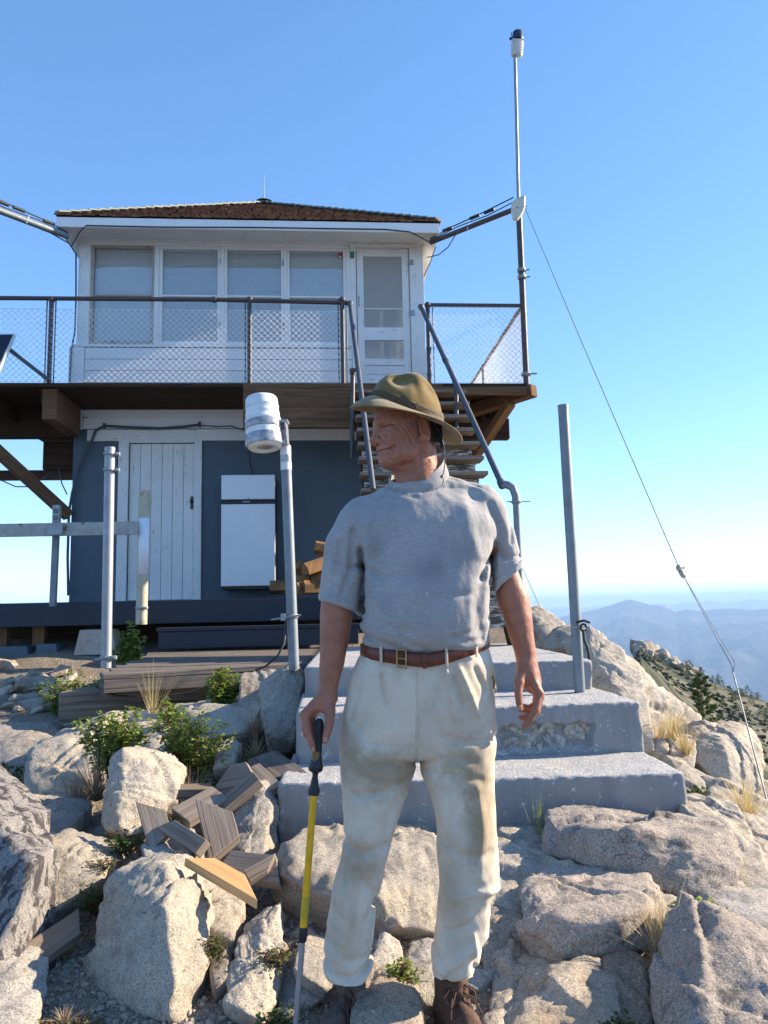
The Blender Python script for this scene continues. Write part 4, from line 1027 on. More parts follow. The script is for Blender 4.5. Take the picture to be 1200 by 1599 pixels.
for s in (-1, 1):
    m.beam((p_top.x + .23 + s * (wd / 2 - .07), VF + .14, ZD - .20), (p_top.x + .23 + (ub_ - .17 - p_top.x) * .9 + s * (wd / 2 - .07), vb_ + .14, zl - .02), .05, .2)
m.build('stringer', M['wood_dark'], stair)
hr = thing('stair_handrail', 'left pipe handrail of the wooden stairs, passing behind the hat brim', 'handrail', HO.to_tuple()[:2] + (0,), YAW)
def WH(p):
    q = p - HO; return Vector((q.dot(HU), q.dot(HV), q.z))
L0 = Vector(HP(547, 474, VR - .03)); L1 = WH(at(583, 765, 6.9)); J = L0.lerp(L1, .30)
m = MB(); m.tube([L0, L1], .027, 12); ball(m, L0, .040); m.build('rail', M['pipe_grey'], hr)
Jp = Vector(HP(551, 580, -1.5)); Jb = Vector(HP(550, 716, -1.5))
m = MB(); m.tube([Vector(HP(559, 576, -1.62)), Jp, Jp + Vector((0, 0, -.06)), Jb], .026, 12); m.lathe([(.034, -.03), (.034, .03)], Jp, (0, 0, 1), 12); m.build('post', M['pipe_brown'], hr)
hr = thing('stair_handrail', 'right pipe handrail of the wooden stairs, ending in an elbow behind the man\'s shoulder', 'handrail', HO.to_tuple()[:2] + (0,), YAW)
R0 = Vector(HP(658, 479, VR - .03)); R1 = WH(at(784, 756, 6.8)); E = WH(at(803, 762, 6.75)); E2 = WH(at(806, 775, 6.75)); Ez = Vector((E2.x, E2.y, zl))
m = MB(); m.tube([R0, R1], .028, 12); ball(m, R0, .040); q = R0.lerp(R1, .37); m.lathe([(.034, -.03), (.034, .03)], q, R1 - R0, 12); m.lathe([(.036, -.04), (.036, .03)], R1, R1 - R0, 12); m.build('rail', M['pipe_grey'], hr)
m = MB(); m.tube([R1, R1 + (E - R1) * .5 + Vector((0, 0, .01)), E + Vector((-.01, 0, .0)), E2, E2 + Vector((0, 0, -.07))], .036, 14); m.build('elbow', M['galv_dull'], hr)
m = MB(); m.tube([E2 + Vector((0, 0, -.06)), Ez], .031, 12); m.build('post', M['galv_dull'], hr)
m = MB(); m.lathe([(.036, -.008), (.052, -.004), (.052, .004), (.036, .008)], E2 + Vector((0, 0, -.05)), (0, 0, 1), 14); m.tube([E2 + Vector((-.09, -.03, -.05)), E2 + Vector((.12, -.03, -.05))], .005, 6); m.build('clamp', M['galv'], hr)
q = R0.lerp(R1, .37); Rb = Vector(HP(713, 716, -1.6)); m = MB(); m.tube([Vector(HP(708, 585, -1.55)), Vector(HP(713, 612, -1.55)), Rb], .026, 12); m.build('post', M['pipe_brown'], hr)
# ------------------------------------------------------------------ concrete steps
def concrete():
    t = NT('painted_concrete'); w = t.wpos(); g = t.n('NewGeometry'); nz = t.n('SeparateXYZ', {0: g.outputs['True Normal']}).outputs[2]
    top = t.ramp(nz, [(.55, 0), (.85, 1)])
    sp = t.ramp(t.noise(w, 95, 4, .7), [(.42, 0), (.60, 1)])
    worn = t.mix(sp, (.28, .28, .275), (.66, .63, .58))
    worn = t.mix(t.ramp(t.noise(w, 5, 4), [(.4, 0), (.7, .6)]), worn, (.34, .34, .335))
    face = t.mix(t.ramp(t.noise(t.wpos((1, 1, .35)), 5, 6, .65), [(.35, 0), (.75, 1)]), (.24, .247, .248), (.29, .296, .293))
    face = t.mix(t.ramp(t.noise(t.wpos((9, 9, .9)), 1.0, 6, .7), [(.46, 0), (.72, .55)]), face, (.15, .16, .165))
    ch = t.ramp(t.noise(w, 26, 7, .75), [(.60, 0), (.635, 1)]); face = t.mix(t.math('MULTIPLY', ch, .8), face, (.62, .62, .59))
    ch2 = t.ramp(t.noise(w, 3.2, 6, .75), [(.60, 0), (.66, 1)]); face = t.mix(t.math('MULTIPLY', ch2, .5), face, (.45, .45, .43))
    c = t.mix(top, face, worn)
    nrm = t.bump(t.noise(w, 85, 5, .7), t.math('MULTIPLY_ADD', top, .55), .008); nrm_n = nrm.node
    ma = t.n('Math', operation='MULTIPLY_ADD'); t.set(ma.inputs[0], top); ma.inputs[1].default_value = .8; ma.inputs[2].default_value = .22
    nrm = t.bump(t.noise(w, 85, 5, .7), 1.0, .008); t.set(nrm.node.inputs['Strength'], ma.outputs[0])
    return t.out(c, .75, nrm, spec=.3)
M['concrete'] = concrete()
M['rubble_fill'] = granite('broken_aggregate', (.60, .58, .54), (.20, .19, .18), (.42, .36, .28), .3)
def step_block(FLt, FRt, back, height, parent, damage=None, seed=1, step=.011):
    FLt, FRt = Vector(FLt), Vector(FRt); L = (FRt - FLt).length; e = (FRt - FLt).normalized(); nb = Vector((0, 0, 1)).cross(e).normalized()
    E, NB, O = np.array(e), np.array(nb), np.array(FLt)
    cellp = np.random.RandomState(4).rand(26, 2)
    def f(P):
        q = P - O; u = q @ E; v = q @ NB; z = q[:, 2]
        c = np.stack([u - L / 2, v - back / 2, z + height / 2], 1); b = np.array([L / 2, back / 2, height / 2]) - .018
        d = np.abs(c) - b; sd = np.linalg.norm(np.maximum(d, 0), axis=1) + np.minimum(d.max(1), 0) - .018
        m = np.abs(sd) < .07
        if m.any():
            Pm = P[m] * 1.0
            sd[m] += .006 * fbm(Pm * 6 + seed, 3) + .0035 * perlin(Pm * 45)
            edge = np.minimum.reduce([np.abs(v[m]) + np.abs(z[m])]); sd[m] += .022 * np.clip(1 - edge / .04, 0, 1) * np.clip(fbm(Pm * 18 + 5, 3) + .1, 0, 1)
            e2 = np.minimum(np.abs(u[m]), np.abs(u[m] - L)) + np.abs(v[m]); sd[m] += .03 * np.clip(1 - e2 / .06, 0, 1) * np.clip(fbm(Pm * 14 + 9, 3) + .2, 0, 1)
            if damage is not None:
                a0, a1, z0, z1 = damage; mm = np.clip(np.minimum.reduce([(u[m] - a0), (a1 - u[m]), (z[m] - z0), (z1 - z[m])]) / .03 + 1.3 * fbm(np.stack([u[m] * 14, z[m] * 14, 0 * z[m]], 1), 3), 0, 1) * np.clip(1 - v[m] / .12, 0, 1)
                sd[m] += mm * .075
        return sd
    cs_ = [FLt + e * a + nb * b + Vector((0, 0, c)) for a in (-.03, L + .03) for b in (-.03, back + .03) for c in (-height - .03, .03)]
    lo = [min(c[k] for c in cs_) for k in range(3)]; hi = [max(c[k] for c in cs_) for k in range(3)]
    V, F = surface_nets(f, lo, hi, step)
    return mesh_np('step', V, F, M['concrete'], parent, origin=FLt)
zs3 = at(1072, 1207, 3.62).z; zs2 = at(1003, 1095, 4.15).z; zs1 = at(925, 1030, 4.78).z
steps = thing('concrete_steps', 'three broad grey-painted concrete steps behind the man, the middle one broken open at its face', 'steps', at(700, 1280, 3.7))
A3, B3 = atz(432, 1223, zs3), atz(1072, 1207, zs3); A2, B2 = atz(462, 1112, zs2), atz(1003, 1095, zs2); A1, B1 = atz(475, 1041, zs1), atz(926, 1030, zs1)
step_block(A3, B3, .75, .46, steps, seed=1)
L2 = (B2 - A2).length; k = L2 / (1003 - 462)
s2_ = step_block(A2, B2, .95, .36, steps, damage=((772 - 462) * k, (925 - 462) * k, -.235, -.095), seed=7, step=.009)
rs_ = random.Random(17); e_ = (B2 - A2).normalized(); nb_ = Vector((0, 0, 1)).cross(e_).normalized()
for i in range(72):
    u = ((772 - 462) + (925 - 772) * rs_.random()) * k; z = -.235 + .15 * rs_.random(); o = bpy.data.objects.new('broken_stone', None)
    rv, rf_ = _pro[i % 7]; sc_ = rs_.uniform(.28, .52); Rm = np.array(rotm(rs_.uniform(0, 6), rs_.uniform(0, 6), rs_.uniform(0, 6))); bpy.data.objects.remove(o)
    cc_ = A2 + e_ * u + nb_ * rs_.uniform(.045, .07) + Vector((0, 0, z)); mesh_np('broken_stone', rv @ Rm.T * np.array([1, 1, 1.1]) * sc_ + np.array(cc_), rf_, M['rubble_fill'], s2_, origin=cc_)
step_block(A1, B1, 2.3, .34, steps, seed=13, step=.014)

# ------------------------------------------------------------------ dark porch with its wide step and plank platform
VPF = -1.35
por = thing('porch_deck', 'dark blue-painted wooden porch under the lookout with a wide step and a plank platform', 'porch', HO.to_tuple()[:2] + (0,), YAW)
zpt = HP(250, 937, VPF)[2]; ur_ = WH(at(560, 960, 8.2)).x
m = MB()
for k in range(7): m.box((-.6 + ur_ / 2 - .8, VPF + .1 + k * .19, zpt - .022), (ur_ + 3.8, .182, .04))
m.build('deck_boards', M['deck_paint'], por)
a, b = HP(-40, 946, VPF), HP(560, 934, VPF); zlow = HP(250, 974, VPF)[2]
m = MB(); m.box(((a[0] + b[0]) / 2, VPF - .0, (zpt + zlow) / 2 - .002), (b[0] - a[0], .05, zpt - zlow - .004)); m.build('fascia', M['deck_paint'], por, bevel=.006)
sl, sr = HP(248, 975, VPF - .3)[0], HP(560, 975, VPF - .3)[0]; zt1 = HP(400, 977, VPF - .32)[2]; zb1 = HP(400, 1010, VPF - .32)[2]
m = MB()
for k in range(2): m.box(((sl + sr) / 2, VPF - .10 - k * .15, zt1 - .02), (sr - sl + .04, .142, .038))
m.box(((sl + sr) / 2, VPF - .285, (zt1 + zb1) / 2 - .02), (sr - sl, .04, zt1 - zb1 - .045)); m.build('porch_step', M['deck_paint'], por, bevel=.004)
# plank platform
zp_ = at(300, 1043, 5.75).z; bkL, bkR = atz(246, 1014, zp_), atz(500, 1006, zp_)
frL, frR = atz(156, 1053, zp_), atz(478, 1036, zp_)
m = MB(); n = 11
zq = lambda f: zp_
for k in range(n):
    f0, f1 = k / n, (k + 1) / n
    l = bkL.lerp(frL, (f0 + f1) / 2); r = bkR.lerp(frR, (f0 + f1) / 2); wdt = (bkL.lerp(frL, f1) - bkL.lerp(frL, f0)).y
    m.beam(WH(l) + Vector((random.uniform(-.02, .02), 0, random.uniform(-.004, .004) - .02)), WH(r) - Vector((0, 0, .02)), abs(wdt) * .93, .036)
m.build('platform_planks', M['wood_plank'], por, bevel=.004)
m = MB(); m.beam(WH(frL) + Vector((.02, .03, -.085)), WH(frR) + Vector((0, .03, -.085)), .045, .085); m.beam(WH(frL) + Vector((.02, .03, -.10)), WH(bkL) + Vector((.02, 0, -.10)), .045, .10); m.build('platform_rim', M['wood_plank'], por)
for (x0_, x1_, y0_, y1_, vv, mt) in ((55, 72, 976, 1008, VPF + .2, 'wood_brown'), (-6, 14, 976, 1010, VPF + .2, 'wood_brown'), (140, 156, 976, 1000, VPF + .2, 'wood_dark')):
    a = HP(x0_, y0_, vv); b = HP(x1_, y1_, vv); m = MB(); m.box(((a[0] + b[0]) / 2, vv, (a[2] + b[2]) / 2), (b[0] - a[0], .12, a[2] - b[2])); m.build('porch_post', M[mt], por)
for (x0_, x1_, y0_, y1_, vv) in ((-10, 48, 1010, 1050, VPF - .05), (52, 92, 1006, 1044, VPF - .02), (116, 182, 984, 1022, VPF - .1)):
    a = HP(x0_, y0_, vv); b = HP(x1_, y1_, vv); m = MB(); mx, mz = (a[0] + b[0]) / 2, (a[2] + b[2]) / 2; hw, hh = (b[0] - a[0]) / 2, (a[2] - b[2]) / 2
    m.prism([(mx - hw, vv, mz - hh), (mx + hw, vv, mz - hh), (mx + hw * .75, vv, mz + hh), (mx - hw * .75, vv, mz + hh)], (0, .3, 0)); m.build('concrete_pier', M['wall_paint'] if x0_ != 116 else M['rubble_fill'], por, bevel=.01)
# added dark block under the porch so that no daylight shows below it
m = MB(); a = HP(-60, 975, VPF + .6); m.box(((a[0] + ur_) / 2, VPF + .75, zlow - .45), (ur_ - a[0], .2, .9)); m.build('daylight_block', M['wood_dark'], por)
# old beam
o_ = at(220, 1100, 5.95); beam = MB(); beam.beam(at(107, 1100, 5.7), at(345, 1086, 5.95), .28, .21, cut0=.05); o = beam.build('old_beam', M['wood_old'], None, origin=o_, bevel=.02); tag(o, 'thick cracked old timber lying under the front of the plank platform', 'timber')
m = MB(); m.tube([at(150, 1072, 5.5), at(180, 1086, 5.45), (at(240, 1090, 5.45)), at(300, 1080, 5.5), at(335, 1066, 5.6)], .006, 6); tag(m.build('cable', M['cable'], None, origin=at(240, 1090, 5.45)), 'thin dark cable draped along the cracked old timber', 'cable')

# ------------------------------------------------------------------ posts, strut, bucket
def pole(name, label, cat, top, bot, r, mat, origin=None, n=20):
    t_ = thing(name, label, cat, bot); m = MB(); m.tube([bot, top], r, n); m.tube([Vector(top) - (Vector(top) - Vector(bot)).normalized() * .02, Vector(top) + Vector((0, 0, .001))], r + .0015, n)
    m.build('pole', M[mat], t_, world_coords=True); return t_
def ringclamp(t_, p, r, mat='galv', ear=(1, 0, 0), s=1.0):
    m = MB(); m.lathe([(r, -.011 * s), (r + .006, -.011 * s), (r + .006, .011 * s), (r, .011 * s)], p, (0, 0, 1), 20)
    e = Vector(ear); m.box(Vector(p) + e * (r + .016), (.035, .03, .022)); m.tube([Vector(p) + e * (r + .022) + Vector((0, -.035, 0)), Vector(p) + e * (r + .022) + Vector((0, .03, 0))], .005, 6)
    m.build('clamp', M[mat], t_, world_coords=True)
T_, B_ = at(172, 699, 5.35), at(166, 1043, 5.35)
g = pole('steel_post', 'shiny galvanised post at the left front corner of the plank platform', 'post', T_, B_, .035, 'galv')
for f, s in ((.03, 1), (.105, 1), (.955, 1.3)):
    ringclamp(g, T_.lerp(B_, f), .0365, s=s)
p = T_.lerp(B_, .955); m = MB(); m.tube([p + Vector((-.07, -.03, -.005)), p + Vector((.07, -.045, .005))], .006, 6); m.tube([p + Vector((-.06, -.045, -.012)), p + Vector((.075, -.03, .012))], .008, 6); m.build('bolt', M['galv'], g, world_coords=True)
Tp, Bp = at(226, 766, 8.0), at(221, 975, 8.0)
g = pole('pipe_post', 'yellowed pipe post with a white wrapper, in front of the white plank door', 'post', Tp, Bp, .058, 'pipe_yellowed')
wrp = M['white_wrap'] = painted('white_wrap', (.80, .82, .86), peel=(.12, .2, .6), amt=.66, rough=.4)
m = MB(); q0, q1 = Tp.lerp(Bp, .21), Tp.lerp(Bp, .635); n = 14; vs = []
for i in range(n + 1):
    a = -2.2 + i * (2.3 / n)
    for q in (q0, q1): vs.append((q.x + .0605 * math.cos(a), q.y + .0605 * math.sin(a), q.z))
m.v = vs
for i in range(n): m.face([2 * i, 2 * i + 1, 2 * i + 3, 2 * i + 2], [(0, i * .02), (1, i * .02), (1, i * .02 + .02), (0, i * .02 + .02)], True)
w_ = m.build('wrapper', wrp, g, world_coords=True); sm = w_.modifiers.new('t', 'SOLIDIFY'); sm.thickness = .002
ringclamp(g, Tp.lerp(Bp, .88), .06, s=1.2, ear=(.7, -.7, 0))
# horizontal strut and the perforated post that carries its left part
S0, S1 = at(-60, 829.5, 7.9), at(216, 824.5, 7.9)
st_ = thing('strut_rail', 'horizontal galvanised strut running from the left edge to the yellowed pipe post', 'rail', S0.lerp(S1, .5)); m = MB(); m.beam(S0, S1, .04, .135)
for k in range(14): p = S0.lerp(S1, (k + .5) / 14); m.box(p + Vector((0, -.021, 0)), (.06, .004, .02))
m.build('channel', M['galv_strut'], st_, world_coords=True, bevel=.006)
m = MB(); q = at(86, 826, 7.84); m.box(q, (.16, .012, .12)); m.build('fixing_plate', M['galv'], st_, world_coords=True)
g = thing('perforated_post', 'slim perforated post rising behind the horizontal strut', 'post', at(83, 945, 8.1)); m = MB(); m.beam(at(83, 947, 8.1), at(88.5, 822, 8.1), .06, .05, up=(0, 1, 0)); m.build('post_body', M['galv_dull'], g, world_coords=True)
m = MB(); a, b = at(88.3, 826, 8.1), at(89.5, 789, 8.1); m.beam(a, b, .072, .055, up=(0, 1, 0)); m.build('bracket', M['galv'], g, world_coords=True)
m = MB()
for f in (.2, .48, .75): p = a.lerp(b, f); m.lathe([(.012, 0), (.026, .002), (.026, .012), (.012, .012)], p + Vector((0, -.028, 0)), (0, -1, 0), 12)
m.build('bolt', M['galv_dull'], g, world_coords=True)
# bucket post
T_, B_ = at(446, 698, 5.0), at(459.5, 1046, 5.0)
g = pole('steel_post', 'grey post with white tape at its top, carrying the upturned bucket', 'post', T_, B_, .0345, 'galv_dull')
m = MB(); m.tube([T_.lerp(B_, -.005), T_.lerp(B_, .045)], .0362, 20); m.tube([T_.lerp(B_, .068), T_.lerp(B_, .108)], .0364, 20); m.build('tape', M['white_plastic'], g, world_coords=True)
m = MB(); m.tube([T_.lerp(B_, .04), T_.lerp(B_, .072)], .0368, 20); m.build('tape', M['tape'], g, world_coords=True)
q = T_.lerp(B_, .765); m = MB(); m.lathe([(.036, -.012), (.042, -.012), (.042, .012), (.036, .012)], q, (0, 0, 1), 18); m.tube([q + Vector((-.13, -.04, -.02)), q + Vector((.06, -.04, .005))], .006, 8); m.box(q + Vector((-.05, -.04, -.005)), (.03, .03, .045)); m.build('clamp', M['galv'], g, world_coords=True)
m = MB(); m.tube([q + Vector((-.035, -.03, -.02)), q + Vector((-.04, -.04, -.12)), at(444, 1005, 4.9), at(434, 1024, 4.88), at(416, 1040, 4.9), at(400, 1046, 5.0)], .007, 8); m.build('hose', M['cable'], g, world_coords=True)
# bucket: axis slightly tilted
bc = at(414, 700, 4.93); ax = (at(408.5, 622, 4.97) - bc).normalized(); bt = thing('bucket', 'upside-down white plastic bucket strapped with silver tape to the top of the grey post', 'bucket', bc)
H = (at(408.5, 622, 4.97) - bc).length
m = MB(); R0_ = .120
m.lathe([(.055, .012), (.06, .0), (.10, .0), (R0_, .02), (R0_ + .003, .05), (.118, .10), (.115, H * .52), (.118, H * .53), (.118, H * .56), (.113, H * .57), (.111, H * .66), (.113, H * .67), (.110, H * .69), (.108, H * .80), (.111, H * .81), (.108, H * .83), (.105, H * .965), (.098, H), (0, H)], bc, ax, 40); m.build('shell', M['white_plastic'], bt, world_coords=True)
m = MB(); m.lathe([(.0, .014), (.05, .014), (.055, .010)], bc, ax, 24); m.lathe([(R0_ + .001, .012), (R0_ + .0045, .02), (R0_ + .0045, .055), (.122, .085)], bc, ax, 40); m.lathe([(.1185, H * .36), (.1215, H * .37), (.1195, H * .5), (.116, H * .51)], bc, ax, 40)
m.build('tape', M['tape'], bt, world_coords=True)
m = MB(); q = at(440, 676, 4.96); m.box(at(441, 660, 4.96), (.085, .10, .02), rotm(0, -.06, 0)); m.box(at(441, 693, 4.96), (.085, .10, .025), rotm(0, -.06, 0)); m.box(at(448, 677, 4.96), (.014, .10, .15), rotm(0, -.06, 0)); m.box(at(430, 677, 4.96), (.014, .07, .13)); m.build('bracket', M['tape'], bt, world_coords=True, bevel=.004)
# grey post at the right on the steps
T_, B_ = at(879.5, 633, 4.62), at(905.5, 1073, 4.62)
B_.z = zs2 - .01
g = pole('steel_post', 'tall bare grey post standing on the middle concrete step at the right', 'post', T_, B_, .0315, 'galv_dull')
q = at(899, 980, 4.6); m = MB(); m.tube([at(884, 980, 4.56), at(921, 979, 4.56)], .0035, 6); m.build('bolt', M['galv'], g, world_coords=True)
m = MB()
pts = [q + Vector((.036 + .0 * math.cos(a), -.045, 0)) + Vector((.018 * math.cos(a), 0, .02 * math.sin(a))) for a in np.linspace(0, 5.5, 12)]
m.tube(pts, .007, 8); m.tube([at(911, 984, 4.55), at(913, 1000, 4.54), at(918, 1012, 4.53), at(921, 1030, 4.53)], .009, 8); m.tube([at(900, 972, 4.55), at(912, 969, 4.55), at(921, 972, 4.56)], .008, 8); m.build('cable_tie', M['cable'], g, world_coords=True)

# ------------------------------------------------------------------ fridge and firewood
fz0 = HP(388, 920, -.45)[2]
fg = thing('fridge', 'small white fridge with a separate freezer door, against the dark wall', 'fridge', HW(HP(388, 920, -.45)[0], -.2, fz0), YAW)
def FX(px, v=-.42): return HP(px, 830, v)[0]
fu0, fu1 = FX(346), FX(430); fc = (fu0 + fu1) / 2
def FZ(py): return HP(388, py, -.42)[2] - fz0
fo_ = HP(388, 920, -.45)[0]
m = MB(); m.box((fc - fo_, -.02, FZ(742) / 2), (fu1 - fu0 + .01, .40 - .06, FZ(742))); m.build('body', M['black_plastic'], fg, bevel=.006)
for (a, b) in ((742, 780), (787.5, 915)):
    m = MB(); m.box((fc - fo_, -.222, (FZ(a) + FZ(b)) / 2), (fu1 - fu0, .045, FZ(a) - FZ(b))); d_ = m.build('door', M['white_enamel'], fg, bevel=.008)
    m = MB(); m.box((fc - fo_ + (-.02 if a > 760 else 0), -.248, FZ(b) + .0 + (.012 if a < 760 else FZ(a) - FZ(b) + .03) if a < 760 else FZ(a) + .028), (.09 if a > 760 else .008, .008, .014 if a > 760 else .03)); m.build('handle' if a > 760 else 'badge', M['galv'], d_)
random.seed(21)
lg = 0
for (px, py, L, rz, rx) in ((437, 916, .22, .1, 0), (455, 918, .22, .3, 0), (470, 905, .24, -.2, .2), (487, 916, .22, .5, 0), (500, 917, .22, -.1, 0), (478, 890, .26, .5, .5), (492, 884, .3, .7, -.3), (503, 900, .22, -.3, .1), (505, 856, .2, .1, .2), (470, 918, .2, .9, 0)):
    q = at(px, py, 8.9 + (lg % 3) * .08); s = .075; m = MB()
    R = rotm(random.uniform(-.3, .3), rx, rz); tri = [R @ Vector((0, a, b)) for a, b in ((-s, -s * .8), (s, -s), (s * .9, s * .3), (0, s), (-s * .8, s * .5))]
    d = R @ Vector((L, 0, 0)); m.prism([q - d / 2 + t_ for t_ in tri], d)
    o = m.build('firewood_log', M['wood_split'], None, origin=q, bevel=.004); tag(o, 'split yellow-brown log in the firewood pile beside the fridge', 'firewood', 'split logs piled beside the fridge'); lg += 1

# ------------------------------------------------------------------ antenna mast, weather station, booms, guy wire
def HWp(px, py, v): p = HP(px, py, v); return HW(*p)
mb_ = HW(UM, VR - .0, ZD); mast = thing('antenna_mast', 'tall pipe mast at the right corner of the catwalk, brown below and bare steel above', 'mast', mb_)
top = HWp(804.5, 88, VR); mid = HWp(810, 318, VR); b_ = HWp(822.5, 597, VR)
m = MB(); m.tube([b_ + (b_ - mid).normalized() * .15, mid], .038, 14); m.build('lower_pole', M['pipe_brown'], mast, world_coords=True)
m = MB(); m.tube([mid - (top - mid).normalized() * .1, top], .021, 12); m.build('upper_pole', M['galv'], mast, world_coords=True)
m = MB()
for f in (.02, .38, .42): m = MB(); p = mid.lerp(b_, f); m.lathe([(.04, -.02), (.055, -.02), (.055, .02), (.04, .02)], p, (0, 0, 1), 12); m.tube([p, p + Vector((.10, -.02, 0))], .01, 6); m.build('clamp', M['galv'], mast, world_coords=True)
m = MB(); p = mid.lerp(b_, .96); m.lathe([(.04, -.02), (.06, -.01), (.06, .02), (.04, .03)], p, (0, 0, 1), 12); m.tube([p + Vector((-.05, -.05, 0)), p + Vector((.12, -.05, 0))], .012, 6)
m.build('clamp', M['galv'], mast, world_coords=True)
ws = thing('weather_station', 'small white weather station with a dark rain cup, on top of the mast', 'weather station', top)
c = HWp(809, 88, VR); ex = Vector((1, 0, 0))
m = MB(); prof = []
for k in range(5): z = .0 + k * .055; prof += [(.045, z), (.085 + .006 * k, z + .012), (.085 + .006 * k, z + .03), (.045, z + .045)]
m.lathe([(0, -.015), (.06, -.01)] + prof, c + Vector((.03, 0, .02)), (0, 0, 1), 24); m.build('shield', M['white_plastic'], ws, world_coords=True)
m = MB(); m.tube([c + Vector((-.06, .01, .02)), c + Vector((-.05, .01, .3))], .045, 10); m.box(c + Vector((.01, 0, .31)), (.17, .12, .04)); m.build('housing', M['cream_plastic'], ws, world_coords=True)
m = MB(); m.lathe([(.10, 0), (.105, .02), (.09, .17), (.082, .17), (.08, .05), (0, .04)], c + Vector((.03, 0, .325)), (0, 0, 1), 20)
m.tube([c + Vector((-.05, -.01, .33)), c + Vector((-.085, -.01, .42)), c + Vector((-.09, -.01, .50))], .008, 6); m.build('rain_cup', plain('dark_blue_plastic', (.02, .03, .07), .4), ws, world_coords=True)
m = MB(); p = c + Vector((-.105, -.01, .36)); m.lathe([(0, -.03), (.028, -.015), (.03, .01), (.0, .03)], p, (1, 0, 0), 12); m.tube([p, c + Vector((-.03, 0, .36))], .006, 6); m.build('wind_cup', M['black_plastic'], ws, world_coords=True)
ws.scale = (.68, .68, .68)
# flat panel antenna on the mast
pa = thing('panel_antenna', 'cream-coloured flat panel antenna tilted against the mast', 'antenna', HWp(808, 325, VR - .07)); m = MB()
m.prism([HWp(*q, VR - .07) for q in ((799, 316), (806, 310), (817, 304), (820, 305), (819.5, 322), (815, 333), (808, 343), (800, 342), (798, 330))], (.02, .05, .0)); m.build('panel', M['cream_plastic'], pa, world_coords=True, bevel=.008)
m = MB(); m.tube([HWp(808, 325, VR), HWp(808, 325, VR - .07)], .02, 8); m.build('mount', M['galv'], pa, world_coords=True)
def boom(label, a, b, parent_v=None, cab=True, r=.032, mat='pipe_brown'):
    t_ = thing('roof_boom', label, 'boom', a); m = MB(); m.tube([a, b], r, 12); m.build('boom_pole', M[mat], t_, world_coords=True)
    d = (b - a); m = MB(); up_ = Vector((0, 0, 1))
    m.tube([a + up_ * .05, a + d * .3 + up_ * .10, a + d * .62 + up_ * .12, b + up_ * .16], .008, 6); m.tube([a + up_ * .03, a + d * .35 + up_ * .07, a + d * .7 + up_ * .06, b + up_ * .1], .007, 6)
    for f in (.22, .55, .72): p = a + d * f + up_ * (.09 if f < .5 else .11); m.tube([p - d.normalized() * .07, p + d.normalized() * .07], .022, 8)
    m.build('cable', M['cable'], t_, world_coords=True)
    m = MB(); p = a + d * .45; m.tube([p + Vector((0, -.035, -.04)), p + Vector((.03, -.04, .05))], .006, 6); m.build('tie', M['white_plastic'], t_, world_coords=True)
    return t_
a, b = HWp(672, 379, -.35), HWp(803, 327, VR)
t_ = boom('brown boom between the right eave corner and the mast, carrying black cables', a, b)
m = MB(); m.tube([HWp(667, 402, -.1), HWp(685, 398, -.4), HWp(700, 386, -.6), HWp(712, 366, -.7)], .007, 6); m.tube([HWp(660, 437, .0), HWp(672, 410, .0), HWp(681, 385, -.3)], .007, 6); m.build('loop_cable', M['cable'], t_, world_coords=True)
a, b = HWp(106, 369, -.45), HWp(-40, 314, VR - .3)
t_ = boom('grey boom running from the left eave corner out of the picture, with black cables', a, b, mat='galv_dull', r=.04)
m = MB(); m.tube([HWp(119, 397, -.02), HWp(108, 380, -.3), HWp(80, 364, -.6), HWp(50, 352, -.8)], .008, 6); m.build('loop_cable', M['cable'], t_, world_coords=True)
g0 = HWp(819, 322, VR); g1 = at(1062, 889, 5.75); g2 = at(1145, 1050, 4.95); g3 = at(1192, 1228, 4.35)
gw = thing('guy_wire', 'thin guy wire running from the mast down to the rocks at the right edge', 'wire', g3)
m = MB(); m.tube([g0, g0.lerp(g1, .5) + Vector((0, 0, -.02)), g1], .0048, 6); m.tube([g1, g1.lerp(g2, .5) + Vector((.006, 0, 0)), g2 + Vector((-.008, 0, .05))], .0030, 6); m.tube([g1, g1.lerp(g2, .5) + Vector((.02, 0, .0)), g2 + Vector((.018, 0, .06)), g2], .0030, 6); m.tube([g2 + Vector((-.008, 0, .05)), g2], .0030, 6); m.tube([g2, g3, g3 - (g2 - g3) * .2], .0045, 8); m.build('strand', M['galv_dull'], gw, world_coords=True)
m = MB()
for f in (-.03, .0, .04): p = g1 + (g2 - g1) * f; m.tube([p, p + (g2 - g1).normalized() * .045], [.022, .018], 8)
m.tube([g1 + Vector((-.03, -.01, .0)), g1 + Vector((.03, -.01, .01))], .008, 6); m.build('cable_clip', M['pipe_yellowed'], gw, world_coords=True)
gw = thing('guy_wire', 'faint second wire slanting down just right of the man\'s sleeve', 'wire', at(850, 960, 8.2)); m = MB(); m.tube([at(760, 760, 9.5), at(822, 900, 8.6), at(852, 966, 8.2)], .005, 5); m.build('strand', M['galv_dull'], gw, world_coords=True)
